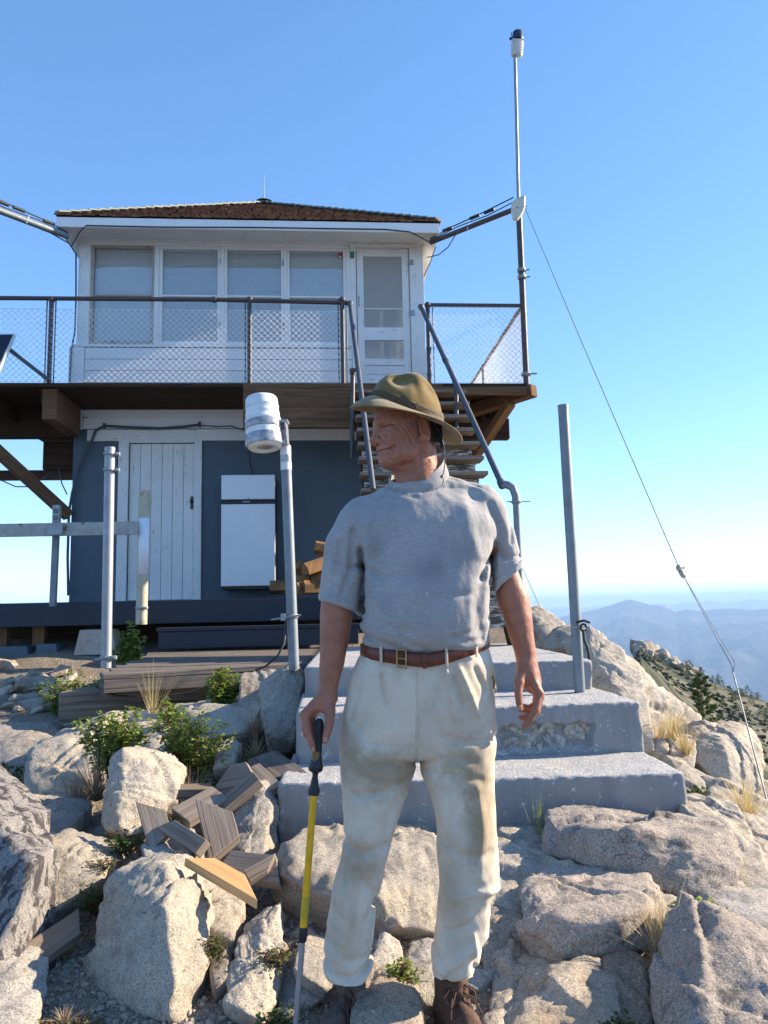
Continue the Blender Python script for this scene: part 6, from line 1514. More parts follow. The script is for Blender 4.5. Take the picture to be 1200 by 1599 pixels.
# ---- head and neck
HY = math.radians(22); HC = A_(634, 668, 2.2)
fx = np.array([-math.cos(HY), -math.sin(HY), 0]); sx = np.array([math.sin(HY), -math.cos(HY), 0]); ux = np.array([0, 0, 1.0])
tilt = math.radians(3); fx2 = fx * math.cos(tilt) - ux * math.sin(tilt); ux2 = ux * math.cos(tilt) + fx * math.sin(tilt)
HM = np.stack([fx2, sx, ux2], 1)     # local -> world
def HL(p): return HC + HM @ np.array(p, float)
WR = [ # wrinkles drawn on the side of the face: (forward, up) polylines, width, depth
 (((.092, -.030), (.086, -.044), (.074, -.058), (.064, -.078), (.062, -.090)), .0026, .0040),
 (((.050, -.020), (.040, -.036), (.031, -.054), (.028, -.074)), .0026, .0030), (((.040, -.012), (.024, -.030), (.014, -.050), (.010, -.070)), .0026, .0028), (((.028, -.014), (.012, -.028), (.002, -.044)), .0022, .0022),
 (((.058, -.052), (.050, -.066), (.046, -.084)), .0022, .0022), (((.066, -.070), (.060, -.074)), .003, .003),
 (((.054, .002), (.040, .008)), .0014, .0018), (((.054, -.003), (.038, -.002)), .0014, .0020), (((.054, -.008), (.038, -.014)), .0014, .0018), (((.053, -.012), (.040, -.024)), .0014, .0014),
 (((.084, -.012), (.074, -.019), (.060, -.019), (.052, -.013)), .0022, .0024), (((.078, -.020), (.066, -.027), (.054, -.024)), .0020, .0016),
 (((.080, .006), (.066, .010), (.054, .006)), .0016, .0020), (((.096, .022), (.070, .026), (.040, .024)), .0018, .0014), (((.096, .032), (.070, .036), (.040, .034)), .0018, .0012), (((.098, .004), (.094, -.004)), .0018, .0018),
 (((.076, -.100), (.060, -.106), (.040, -.098)), .0028, .0024), (((.074, -.082), (.066, -.092)), .0022, .0018),
 (((.040, -.118), (.010, -.110), (-.020, -.086)), .0035, .0030), (((.030, -.135), (-.005, -.130), (-.04, -.108)), .0030, .0026), (((.020, -.152), (-.02, -.150), (-.05, -.135)), .003, .0022), (((-.004, -.052), (-.012, -.070), (-.014, -.09)), .003, .002)]
def head_field(Pw):
    P = (Pw - HC) @ HM; P[:, 1] += 0; S = P.copy(); S[:, 1] = np.abs(S[:, 1])
    d = ell(P, (-.010, 0, .030), (.100, .077, .090))
    d = smin(d, ell(P, (.030, 0, -.030), (.060, .060, .085)), .03)
    d = smin(d, cone(S, (-.022, .050, -.055), (.058, .020, -.098), .017, .018), .03)
    d = smin(d, ell(P, (.066, 0, -.099), (.020, .022, .018)), .02)
    d = smin(d, ell(S, (.048, .042, -.034), (.026, .024, .024)), .018)
    d = smin(d, ell(S, (.028, .048, -.080), (.026, .018, .024)), .022)
    d = smin(d, cone(S, (.084, .008, .010), (.060, .046, .010), .012, .010), .014)
    d = smin(d, ell(P, (.070, 0, -.064), (.020, .028, .022)), .018)
    # eye socket, lids
    d = smax(d, -ell(S, (.090, .031, -.004), (.014, .016, .010)), .012)
    d = smin(d, ell(S, (.063, .031, -.002), (.0150, .0158, .0135)), .004)
    d = smin(d, cone(S, (.079, .018, .007), (.066, .045, .004), .0045, .004), .006)
    d = smin(d, cone(S, (.076, .020, -.012), (.064, .044, -.011), .0040, .004), .006)
    # nose
    d = smin(d, cone(P, (.088, 0, .004), (.098, 0, -.034), .0085, .0130), .010)
    d = smin(d, ell(P, (.1000, 0, -.0395), (.0155, .0150, .0135)), .008)
    d = smin(d, ell(S, (.087, .0165, -.044), (.0125, .0085, .0095)), .006)
    d = smax(d, -ell(S, (.093, .0075, -.053), (.006, .0036, .004)), .003)
    # lips
    d = smin(d, chain(S, [np.array(q) for q in ((.0895, 0, -.0650), (.084, .014, -.066), (.068, .027, -.0675))], [.0055, .0048, .003]), .005)
    d = smin(d, chain(S, [np.array(q) for q in ((.0865, 0, -.0745), (.081, .014, -.0745), (.067, .026, -.071))], [.0062, .0052, .003]), .005)
    # ear (outer shell, bowl, lobe)
    a = .35; R = np.array([[math.cos(a), -math.sin(a), 0], [math.sin(a), math.cos(a), 0], [0, 0, 1]]); tl = .18; R2 = np.array([[math.cos(tl), 0, math.sin(tl)], [0, 1, 0], [-math.sin(tl), 0, math.cos(tl)]]); RR = R @ R2
    e = ell(S, (-.022, .081, -.019), (.0215, .0085, .0365), RR)
    e = smax(e, -ell(S, (-.018, .0905, -.019), (.0135, .0085, .0245), RR), .003)
    e = smin(e, cone(S, (-.026, .0835, -.002), (-.030, .0850, -.025), .0030, .0028), .003)
    e = smin(e, ell(S, (-.008, .081, -.025), (.0045, .004, .008)), .003)
    e = smin(e, ell(S, (-.012, .078, -.050), (.0095, .006, .0095)), .006)
    e = smax(e, -ell(S, (-.012, .087, -.028), (.006, .006, .008)), .003)
    d = smin(d, e, .005)
    # neck
    n = cone(P, (-.028, 0, -.070), (-.036, 0, -.22), .057, .057)
    n = smin(n, cone(P, (.030, 0, -.108), (.000, 0, -.20), .022, .030), .03)
    n = smin(n, cone(S, (-.030, .050, -.06), (.000, .022, -.20), .014, .014), .012)
    d = smin(d, n, .022)
    m = np.abs(d) < .03
    if m.any():
        Q = S[m]; e = np.zeros(len(Q))
        F2 = np.stack([Q[:, 0] + .0022 * perlin(Q * 90), 0 * Q[:, 0], Q[:, 2] + .0022 * perlin(Q * 90 + 9)], 1); sid = np.clip((Q[:, 1] - .004) / .008, 0, 1) * np.where(Q[:, 0] > -.03, 1, .6)
        noear = 1 - np.exp(-((Q[:, 0] + .02) / .022) ** 2 - ((Q[:, 2] + .02) / .04) ** 2)
        for pts, w_, amp in WR:
            dd = np.full(len(Q), 9.0)
            for p, q in zip(pts, pts[1:]): dd = np.minimum(dd, cone(F2, (p[0], 0, p[1]), (q[0], 0, q[1]), 0, 0))
            e += sid * noear * amp * .46 * (1 + .8 * perlin(Q * 60 + 3)) * (np.exp(-(dd / w_) ** 2) - .45 * np.exp(-((dd - 2.2 * w_) / (1.3 * w_)) ** 2))
        dd = np.minimum.reduce([cone(F2, (.098, 0, -.0700), (.086, 0, -.0708), 0, 0), cone(F2, (.086, 0, -.0708), (.072, 0, -.0685), 0, 0), cone(F2, (.072, 0, -.0685), (.060, 0, -.0640), 0, 0)]); e += .0048 * np.exp(-(dd / .0016) ** 2) * (Q[:, 0] > .05)
        dd = cone(F2, (.0800, 0, -.0035), (.0600, 0, -.0050), 0, 0); e += .0050 * np.exp(-(dd / .0016) ** 2) * (Q[:, 1] > .012)
        dd = np.minimum(cone(F2, (.084, 0, -.030), (.077, 0, -.040), 0, 0), cone(F2, (.077, 0, -.040), (.080, 0, -.052), 0, 0)); e += .0020 * np.exp(-(dd / .0022) ** 2) * (Q[:, 1] > .006)
        e += .0008 * fbm(P[m] * 70, 3) + .0016 * fbm(P[m] * 25 + 4, 2); d[m] += e
    return d
lo = np.minimum.reduce([A_(560, 800, 2.06), A_(560, 800, 2.36)]); hi = np.maximum.reduce([A_(715, 585, 2.06), A_(715, 585, 2.36)]); lo[1], hi[1] = 2.07, 2.335
lo = np.array([HC[0] - .135, 2.07, HC[2] - .205]); hi = np.array([HC[0] + .125, 2.335, HC[2] + .13])
VH_, FH_ = surface_nets(head_field, lo, hi, .0015)
# hidden core of the trunk and legs joins the visible skin into one body
def core_field(P):
    d = torso(P, -.04); d = smin(d, cone(P, A_(648, 770, 2.235), HC + np.array([.03, .01, -.15]), .055, .055), .02)
    d = smin(d, cone(P, A_(560, 822, 2.22), A_(532, 925, 2.203), .034, .034), .03); d = smin(d, cone(P, A_(760, 800, 2.225), A_(790, 885, 2.203), .028, .026), .03)
    d = smin(d, hips(P, -.038), .03); d = smin(d, legL(P, -.03), .02); d = smin(d, legR(P, -.03), .02); return d
lo = A_(495, 1570, 2.03); hi = A_(835, 720, 2.4); lo[1], hi[1] = 2.03, 2.4
VC_, FC_ = surface_nets(core_field, lo, hi, .012)
Vb, Fb, n = [], [], 0
for v, f in ((VH_, FH_), (VL_, FL_), (VR_, FR_), (VC_, FC_)): Vb.append(v); Fb.append(f + n); n += len(v)
body = mesh_np('body', np.concatenate(Vb), np.concatenate(Fb), M['skin'], man)
# eyes
for s in (1, -1):
    c = Vector(HL((.0620, .030 * s, -.0040))); m = MB(); m.lathe([(0, -.0125)] + [(.0125 * math.sin(a), -.0125 * math.cos(a)) for a in np.linspace(.2, math.pi - .2, 14)] + [(0, .0125)], c, Vector(fx2), 24)
    e = m.build('eye', plain('eye_white', (.30, .22, .18), .2, .05, 0), man, world_coords=True)
    m = MB(); m.lathe([(0, .0003), (.0055, 0), (.0058, -.001)], c + Vector(fx2) * .0123, Vector(fx2), 16); m.build('iris', M['black_plastic'], e, world_coords=True)
# nails
M['nail'] = plain('nail', (.50, .29, .21), .35, .08, .05)
def nail(p, d, w, l, nrm):
    d, nrm = Vector(d).normalized(), Vector(nrm).normalized(); x = d.cross(nrm).normalized(); m = MB(); n_ = 7; b = 0
    for j in range(4):
        for i in range(n_):
            a = (i / (n_ - 1) - .5) * 1.7; q = Vector(p) + d * l * (j / 3 - .5) + x * math.sin(a) * w * .6 + nrm * (math.cos(a) - .8) * w * .55
            m.v.append(tuple(q))
    for j in range(3):
        for i in range(n_ - 1): m.face([j * n_ + i, j * n_ + i + 1, (j + 1) * n_ + i + 1, (j + 1) * n_ + i], [(0, 0)] * 4, True)
    o = m.build('nail', M['nail'], man, world_coords=True); s_ = o.modifiers.new('t', 'SOLIDIFY'); s_.thickness = .001
nail(G(508.5, 1155, 2.1085), (-.1, 0, -1), .012, .013, (.0, -1, -.1)); nail(G(488.5, 1170, 2.1115), (.2, 0, -1), .010, .011, (-.35, -1, -.1)); nail(G(812, 1105, 2.109), (.05, 0, -1), .011, .012, (-.5, -1, -.1))
# hair below the hat, and eyebrow
def strands(name, roots, dirf, L, r, mat, n):
    m = MB()
    for i in range(n):
        p = roots(i); d = dirf(i, p); q = [p + d * L * t + Vector((0, 0, -.010 * t * t)) for t in (0, .5, 1)]; m.tube(q, [r, r, r * .3], 4, caps=False)
    return m.build(name, mat, man, world_coords=True)
rnd = random.Random(5); M['hair'] = plain('dark_grey_hair', (.035, .03, .028), .5, .3, 0); M['hair_grey'] = plain('grey_hair', (.38, .34, .31), .5, .3, 0)
def r1(i): return Vector(HL((-.040 - rnd.random() * .05, .070 - rnd.random() * .012 , .030 - rnd.random() * .055))) 
strands('hair', lambda i: Vector(HL((lambda a, u: (-.010 + .097 * math.cos(a), .0745 * math.sin(a) + .001, u))(1.95 + rnd.random() * 1.2, .035 - rnd.random() * .075))), lambda i, p: Vector(HM @ np.array([-.25 + rnd.random() * .3, .06 + .1 * rnd.random(), -.95])).normalized(), .013, .0005, M['hair'], 1800)
strands('sideburn', lambda i: Vector(HL((-.004 + rnd.random() * .030, .0725 - rnd.random() * .003, .034 - rnd.random() * .03))), lambda i, p: Vector(HM @ np.array([-.15 + .3 * rnd.random(), .03, -.95])).normalized(), .007, .0004, M['hair_grey'], 500)
strands('eyebrow', lambda i: Vector(HL((.090 - .030 * (i / 90), .012 + .034 * (i / 90), .016 - .003 * rnd.random()))), lambda i, p: Vector(HM @ np.array([.2, .7, .3 + rnd.random() * .4])).normalized(), .009, .0004, M['hair_grey'], 90)

# ---- hat
def felt():
    t = NT('olive_felt'); w = t.wpos(); c = t.mix(t.ramp(t.noise(w, 16, 5, .6), [(.35, 0), (.68, 1)]), (.21, .140, .044), (.145, .098, .032))
    c = t.mix(t.ramp(t.noise(w, 60, 4, .7), [(.55, 0), (.75, .35)]), c, (.24, .19, .09))
    return t.out(c, .95, t.bump(t.noise(w, 30, 4), .3, .004, t.bump(t.noise(w, 900, 2), .2, .0006)), spec=.1, **{'Sheen Weight': .3})
M['felt'] = felt(); M['band'] = plain('brown_hat_band', (.12, .078, .038), .8, .25, .4, scale=60)
hatc = A_(637, 645, 2.2)
HatM = np.stack([fx, sx, ux], 1)
def hat_ring(th, s, z): return hatc + HatM @ np.array([s[0] * math.cos(th), s[1] * math.sin(th), z])
def zj(th): return -.001 + .0365 * math.cos(th) + .007 * math.cos(2 * th) - .022 * math.sin(th)
def zed(th): return -.027 + .043 * math.cos(th) - .014 * math.cos(2 * th) - .035 * math.sin(th) + .003 * math.sin(3 * th + 1)
def crown_pt(th, t):
    # t: 0 at the brim .. 1 at the top centre
    h = math.sin(t * math.pi / 2) ; r = max(0, 1 - h * h) ** .46 if h < 1 else 0
    top = .123; c, s = math.cos(th), math.sin(th)
    z = zj(th) * (1 - h) + top * h
    x, y = .104 * r * c, .086 * r * s
    x += -.004 * h
    # pinches on both sides of the front, crease on top
    for sg in (1, -1):
        g = math.exp(-((x - .002) / .014) ** 2 - ((y - sg * .075) / .030) ** 2 - ((h - .70) / .30) ** 2); y -= sg * .006 * g
        g = math.exp(-((x - .045) / .030) ** 2 - ((y - sg * .055) / .028) ** 2 - ((h - .78) / .24) ** 2)
        y -= sg * .026 * g; z -= .010 * g
        g = math.exp(-((x + .05) / .028) ** 2 - ((y - sg * .06) / .022) ** 2 - ((h - .62) / .22) ** 2); y -= sg * .014 * g
    z -= .020 * math.exp(-((y) / .020) ** 2 - ((x - .0) / .06) ** 2) * max(0, h - .8) / .2
    g = .004 * math.sin(3.1 * th + 2 * h) * h; x += g * c; y += g * s
    return hatc + HatM @ np.array([x, y, z])
n = 96; vs, fs = [], []
T = list(np.linspace(0, 1, 40))
for t in T:
    for i in range(n): vs.append(crown_pt(2 * math.pi * i / n, min(t, .999)))
for j in range(len(T) - 1):
    for i in range(n): i2 = (i + 1) % n; fs.append([j * n + i, j * n + i2, (j + 1) * n + i2, (j + 1) * n + i])
hat = mesh_np('hat', vs, fs, M['felt'], man)
def solid(o, th, off=-1, sub=0):
    s = o.modifiers.new('t', 'SOLIDIFY'); s.thickness = th; s.offset = off
    if sub: q = o.modifiers.new('s', 'SUBSURF'); q.levels = q.render_levels = sub
solid(hat, .0025)
vs, fs = [], []; rows = 14
for j in range(rows):
    t = j / (rows - 1)
    for i in range(n):
        th = 2 * math.pi * i / n; c, s = math.cos(th), math.sin(th)
        ex_ = (.170 if c > 0 else .156); x = (.103 + (ex_ - .103) * t) * c; y = (.085 + (.152 - .085) * t) * s
        k = t ** (1.25 if c > -.3 else .85); z = zj(th) * (1 - k) + zed(th) * k + .004 * math.sin(math.pi * t)
        vs.append(hatc + HatM @ np.array([x, y, z]))
for j in range(rows - 1):
    for i in range(n): i2 = (i + 1) % n; fs.append([j * n + i, j * n + i2, (j + 1) * n + i2, (j + 1) * n + i])
def child_np(name, vs, fs, mat, parent):
    return mesh_np(name, vs, fs, mat, parent)
hat_loc = Vector(man.location)
br = child_np('hat_brim', vs, fs, M['felt'], hat); solid(br, .003)
vs, fs = [], []
for j in range(9):
    for i in range(n):
        th = 2 * math.pi * i / n; t = .010 + .13 * j / 8; p = crown_pt(th, t); cc = hatc + HatM @ np.array([0, 0, (p - hatc)[2]]); d = p - cc
        vs.append(p + d / np.linalg.norm(d) * (.0025 + .0012 * math.sin(j * 1.7 + 2 * th)))
for j in range(8):
    for i in range(n): i2 = (i + 1) % n; fs.append([j * n + i, j * n + i2, (j + 1) * n + i2, (j + 1) * n + i])
bd = child_np('hat_band', vs, fs, M['band'], hat); solid(bd, .002, 1)
def near(px, py, Y): return Vector(A_(px, py, Y))
m = MB()
for (a0, a1, t0, t1, w_) in ((1.05, 1.46, .15, .07, .010), (1.46, 1.80, .07, .05, .009), (1.0, 1.5, .11, .04, .008)):
    q = [crown_pt(a0 + (a1 - a0) * k / 6, t0 + (t1 - t0) * k / 6) for k in range(7)]; q = [Vector(p) + (Vector(p) - Vector(hatc)).normalized() * .006 for p in q]
    for p0, p1 in zip(q, q[1:]): m.beam(p0, p1 + (p1 - p0) * .2, .004, w_)
q = Vector(crown_pt(1.46, .09)); q += (q - Vector(hatc)).normalized() * .009; m.box(q, (.010, .006, .018), rotm(0, -.3, HY))
m.build('hat_bow', M['band'], hat, world_coords=True)
def curve(P, n=10):
    P = [Vector(p) for p in P]; P = [P[0] * 2 - P[1]] + P + [P[-1] * 2 - P[-2]]; out = []
    for i in range(1, len(P) - 2):
        for k in range(n):
            t = k / n; out.append(.5 * ((2 * P[i]) + (-P[i - 1] + P[i + 1]) * t + (2 * P[i - 1] - 5 * P[i] + 4 * P[i + 1] - P[i + 2]) * t * t + (-P[i - 1] + 3 * P[i] - 3 * P[i + 1] + P[i + 2]) * t ** 3))
    return out + [P[-2]]
m = MB(); m.tube(curve([HL((-.040, .074, .02)), near(686, 674, 2.125), near(692, 690, 2.120), near(694, 706, 2.118), near(695, 722, 2.117), near(693, 738, 2.117), near(690, 744, 2.117)]), .0014, 6); q = near(690, 744, 2.117); m.lathe([(0, -.005), (.0035, -.003), (.0035, .003), (0, .005)], q, (.3, 0, 1), 10); m.tube(curve([q, near(693, 750, 2.116), near(691, 756, 2.116)]), .0012, 6)
m.build('chin_cord', M['black_plastic'], hat, world_coords=True)

# ---- boots
M['boot'] = plain('brown_boot_suede', (.115, .062, .040), .85, .3, .6, scale=55); M['boot_dark'] = plain('dark_boot_rubber', (.035, .033, .034), .7, .3, .5, scale=50); M['lace'] = plain('brown_lace', (.10, .045, .03), .8, .2, .3)
M['boot_grey'] = plain('grey_boot_suede', (.15, .105, .08), .85, .3, .6, scale=55)
def boot(ankle, dirv, toe_mat):
    d = Vector(dirv).normalized(); w = Vector((d.y, -d.x, 0)); ank = Vector(ankle); org = Vector((ank.x, ank.y, 0)) + d * .0; Mx = np.array([list(d), list(w), [0, 0, 1]]).T; O = np.array(org)
    def f(Pw):
        P = (Pw - O) @ Mx
        e = cone(P, (-.01, 0, .06), (-.012, 0, .135), .046, .045)
        e = smin(e, ell(P, (-.035, 0, .050), (.055, .040, .052)), .02)
        e = smin(e, ell(P, (.055, 0, .052), (.085, .043, .050)), .03)
        e = smin(e, ell(P, (.135, 0, .038), (.068, .049, .036)), .02)
        e = smax(e, .012 - P[:, 2], .004)
        m = np.abs(e) < .02; Q = P[m]; s = .0018 * fbm(Q * 40, 3)
        s += .0025 * np.exp(-((Q[:, 0] - .112 - .6 * np.abs(Q[:, 1])) / .003) ** 2) + .002 * np.exp(-((Q[:, 2] - .040 - .12 * Q[:, 0]) / .003) ** 2)
        s -= .004 * np.exp(-(Q[:, 1] / .020) ** 2) * (Q[:, 0] > .0) * (Q[:, 0] < .10); e[m] += s
        return e
    cs_ = O + np.array([(a, b, 0) for a in (-.11, .22) for b in (-.07, .07)]) @ Mx.T
    V, F = surface_nets(f, np.append(cs_.min(0)[:2], .0), np.append(cs_.max(0)[:2], .175), .0032)
    o = mesh_np('boot', V, F, toe_mat, man)
    m = MB(); n_ = 26; out = []
    for i in range(n_):
        a = 2 * math.pi * i / n_; ca, sa = math.cos(a), math.sin(a); hw = .049 if ca > 0 else .040
        out.append(org + d * (.055 + .152 * math.copysign(abs(ca) ** .8, ca)) + w * (hw + .004) * math.copysign(abs(sa) ** .75, sa) + Vector((0, 0, -.004)))
    m.prism(out, (0, 0, .030)); m.build('sole', M['boot_dark'], o, bevel=.004, world_coords=True)
    m = MB(); rr = random.Random(3)
    for k in range(6):
        x = .012 + k * .019; z = .118 - k * .012 + .010; 
        for sg in (1, -1):
            p0 = org + d * x + w * .030 * sg + Vector((0, 0, z - .010)); p1 = org + d * (x + .020) - w * .030 * sg + Vector((0, 0, z - .022)); mid = (p0 + p1) / 2 + Vector((0, 0, .014))
            m.tube([p0, mid, p1], .0024, 6)
    for sg in (1, -1):
        for k in range(2):
            p = org + d * .02 + Vector((0, 0, .128)); m.tube([p, p + w * .02 * sg + Vector((0, 0, .010)) + d * .01 * k, p + w * .045 * sg + d * .02 + Vector((0, 0, -.008)), p + w * .035 * sg + d * (.04 + .01 * k) + Vector((0, 0, -.022)), p + w * .01 * sg + d * .02], .0022, 6)
        p = org + d * .03 + w * .012 * sg + Vector((0, 0, .125)); m.tube([p, p + d * .03 + w * .02 * sg + Vector((0, 0, -.01)), p + d * .05 + w * .032 * sg + Vector((0, 0, -.04))], .0022, 6)
    m.build('laces', M['lace'], o, world_coords=True)
    m = MB()
    for k in range(5):
        for sg in (1, -1): m.lathe([(0, .002), (.004, .001), (.005, 0)], org + d * (.012 + k * .022) + w * .031 * sg + Vector((0, 0, .115 - k * .012)), (0, 0, 1), 8)
    m.build('eyelets', M['galv_dull'], o, world_coords=True)
boot(at(543, 1550, 2.205), (-.42, -.91, 0), M['boot_grey']); boot(at(708, 1552, 2.205), (.34, -.94, 0), M['boot'])

# ---- walking pole in the man's hand
tpt, bpt = at(499, 1127, 2.148), at(462, 1606, 2.13); ax = (tpt - bpt).normalized()
tp = thing('trekking_pole', 'yellow telescopic walking pole with a black grip, held in the man\'s hand', 'walking pole', bpt)
def on(py):  # point on the pole axis at image row py
    f = (py - 1127) / (1606 - 1127); return tpt.lerp(bpt, f)
M['pole_yellow'] = plain('yellow_pole_paint', (.78, .44, .008), .3, .12, .05, 0, 30, .5)
m = MB(); q = [on(y) for y in (1122, 1127, 1136, 1150, 1166, 1182, 1194, 1201, 1207, 1210)]; m.tube(q, [.006, .012, .0145, .013, .0128, .0135, .0165, .0205, .0185, .010], 18); gp = m.build('grip', M['black_plastic'], tp, world_coords=True)
m = MB(); q = [on(y) for y in (1210, 1216, 1230, 1240, 1246)]; m.tube(q, [.0085, .0075, .0115, .0165, .0150], 16); m.build('lower_grip', M['black_plastic'], tp, world_coords=True)
m = MB()
for k in range(8): p = on(1176 + k * 3.4); m.lathe([(.0138, -.0012), (.0148, 0), (.0138, .0012)], p + Vector((-.001, -.001, 0)), ax + Vector((.35, 0, 0)), 14)
m.build('grip_grooves', M['brass'], gp, world_coords=True)
m = MB(); m.tube([on(1244), on(1455)], .0095, 16); m.tube([on(1210), on(1244)], .007, 12); m.build('upper_shaft', M['pole_yellow'], tp, world_coords=True)
m = MB(); m.tube([on(1405), on(1440)], .0097, 16); m.build('shaft_marking', plain('green_band', (.50, .38, .02), .35, .1, 0), tp, world_coords=True)
m = MB(); m.tube([on(1453), on(1458), on(1474), on(1476)], [.010, .0115, .0115, .009], 16); m.build('collar', M['black_plastic'], tp, world_coords=True)
m = MB(); m.tube([on(1474), on(1600)], .0078, 14); m.build('lower_shaft', M['galv'], tp, world_coords=True)
m = MB(); m.tube([on(1598), on(1607)], [.0078, .003], 12); m.build('tip', M['black_plastic'], tp, world_coords=True)
# ------------------------------------------------------------------ plants
def leaf_mat(name, a, b, tr=.35):
    t = NT(name); w = t.wpos(); c = t.mix(t.ramp(t.noise(w, 30, 3), [(.35, 0), (.65, 1)]), a, b)
    m = t.out(c, .55, t.bump(t.noise(w, 220, 2), .3, .002), spec=.3); 
    tl = t.n('BsdfTranslucent', {'Color': c}); mx = t.n('MixShader', {0: tr}); t.set(mx.inputs[1], t.b.outputs[0]); t.set(mx.inputs[2], tl.outputs[0]); t.set(t.o.inputs[0], mx.outputs[0]); return m
M['leaf'] = leaf_mat('bush_leaf', (.18, .27, .045), (.31, .37, .085)); M['leaf_dark'] = leaf_mat('dark_leaf', (.05, .11, .025), (.09, .15, .03)); M['stem'] = plain('reddish_stem', (.20, .085, .04), .7, .3, .2)
M['straw'] = leaf_mat('straw_blade', (.50, .38, .15), (.62, .50, .26), .3); M['dry'] = leaf_mat('dry_twig', (.30, .21, .13), (.40, .30, .20), .1); M['sage'] = leaf_mat('grey_green_leaf', (.13, .15, .06), (.22, .20, .09))
M['needle'] = leaf_mat('pine_needle', (.045, .085, .022), (.10, .15, .035), .15); M['bark'] = plain('pale_bark', (.42, .36, .28), .9, .3, .5)
def leaves_mesh(P, D, Nn, L, W_, fold=.35):
    """many pointed leaves: base point, direction, normal"""
    V, F = [], []; n = 0
    for p, d, nn, l, w in zip(P, D, Nn, L, W_):
        s = d.cross(nn).normalized(); up_ = s.cross(d).normalized()
        pts = [p, p + d * l * .35 + s * w * .5 + up_ * w * fold * .3, p + d * l * .7 + s * w * .42 + up_ * w * .1, p + d * l - up_ * w * .25, p + d * l * .7 - s * w * .42 + up_ * w * .1, p + d * l * .35 - s * w * .5 + up_ * w * fold * .3, p + d * l * .4 - up_ * w * .12, p + d * l * .75 - up_ * w * .12]
        V += [tuple(q) for q in pts]; F += [(n, n + 1, n + 6, n + 5), (n + 1, n + 2, n + 7, n + 6), (n + 6, n + 7, n + 4, n + 5), (n + 7, n + 2, n + 3, n + 4)]; n += 8
    return V, F
def bush(base, w, h, nst, label, lmat='leaf', leaf=.032, seed=1, d=None, dens=1.0):
    r = random.Random(seed); root = thing('leafy_bush', label, 'bush', base); d = d or w * .6
    sm_ = MB(); P, D, Nn, L, W_ = [], [], [], [], []
    for k in range(nst):
        a = r.uniform(0, 6.28); rr = r.random() ** .6; b0 = Vector((math.cos(a) * rr * w * .18, math.sin(a) * rr * d * .18, -.03)); hh = h * r.uniform(.6, 1.05) * (1 - .35 * rr)
        lean = Vector((math.cos(a) * rr * w * .42, math.sin(a) * rr * d * .42, 0)); pts = [b0 + lean * t ** 1.4 + Vector((r.uniform(-.01, .01), r.uniform(-.01, .01), hh * t)) for t in (0, .25, .5, .75, 1)]
        sm_.tube(pts, [.0030, .0028, .0024, .0018, .001], 5, caps=False)
        nl = int((9 + hh * 70) * dens)
        for j in range(nl):
            t = r.uniform(.22, 1) ; i = min(3, int(t * 4)); p = pts[i].lerp(pts[i + 1], t * 4 - i); a2 = r.uniform(0, 6.28); e = Vector((math.cos(a2), math.sin(a2), r.uniform(-.1, .5))).normalized(); q = p + e * r.uniform(.01, .045) * (1.3 - t * .6)
            for m_ in range(3):
                dd = (e + Vector((r.uniform(-.9, .9), r.uniform(-.9, .9), r.uniform(-.5, .3)))).normalized(); P.append(q); D.append(dd); Nn.append(Vector((r.uniform(-.4, .4), r.uniform(-.4, .4), 1)).normalized()); s = leaf * r.uniform(.55, 1.15); L.append(s); W_.append(s * .62)
            if r.random() < .4: sm_.tube([p, q], .0011, 4, caps=False)
    o = sm_.build('stems', M['stem'], root)
    V, F = leaves_mesh(P, D, Nn, L, W_); o = mesh_np('leaves', V, F, M[lmat]); o.parent = root
    return root
def tuft(base, h, n, label, mat='straw', spread=.5, seed=1, lean=(0, 0), name='grass_tuft', w=.0022, cat='grass tuft', group=None):
    r = random.Random(seed); V, F = [], []; c = 0
    for k in range(n):
        a = r.uniform(0, 6.28); sp_ = spread * r.random(); L = h * r.uniform(.55, 1.1); d = Vector((math.cos(a) * sp_ + lean[0], math.sin(a) * sp_ + lean[1], 1)).normalized(); b0 = Vector((math.cos(a), math.sin(a), 0)) * h * .10 * r.random(); side = Vector((-math.sin(a + r.uniform(-1, 1)), math.cos(a), 0)).normalized() * w
        for i, t in enumerate((0, .35, .7, 1)):
            q = b0 + d * L * t + Vector((d.x, d.y, -.5)) * L * .35 * t * t * sp_; wv = side * (1 - t * .85); V += [tuple(q - wv), tuple(q + wv)]
            if i < 3: F.append((c + 2 * i, c + 2 * i + 1, c + 2 * i + 3, c + 2 * i + 2))
        c += 8
    o = mesh_np(name, V, F, M[mat]); o.location = base; tag(o, label, cat, group); return o
B = lambda px, py, Y: at(px, py, Y)
bush(B(176, 1212, 4.1), .42, .44, 30, 'leafy green bush between the squarish boulder and the upright boulder', seed=1)
bush(B(292, 1210, 4.1), .42, .42, 30, 'leafy bush with reddish stems right of the upright boulder', seed=2, leaf=.028)
bush(B(262, 1128, 5.0), .16, .20, 8, 'small leafy shoot in front of the cracked old timber', seed=3)
bush(B(350, 1108, 5.35), .26, .36, 20, 'leafy bush against the right end of the cracked old timber', seed=4, leaf=.034)
bush(B(112, 1120, 6.2), .55, .42, 26, 'leafy bush at the left end of the cracked old timber', seed=5, leaf=.036)
bush(B(200, 1040, 7.0), .30, .42, 16, 'leafy plant growing up beside the sloping porch pier', seed=6, leaf=.045)
bush(B(8, 1245, 4.4), .34, .26, 18, 'leafy dark green plant at the left edge', 'leaf_dark', seed=7)
bush(B(332, 1240, 3.95), .22, .14, 12, 'low green plant behind the heap of offcuts', 'leaf_dark', .022, seed=8)
bush(B(384, 1202, 4.2), .22, .12, 10, 'low green plant beside the middle concrete step', 'leaf_dark', .022, seed=9)
bush(B(262, 1288, 3.45), .10, .10, 8, 'small green plant under the offcuts', 'sage', .016, seed=10)
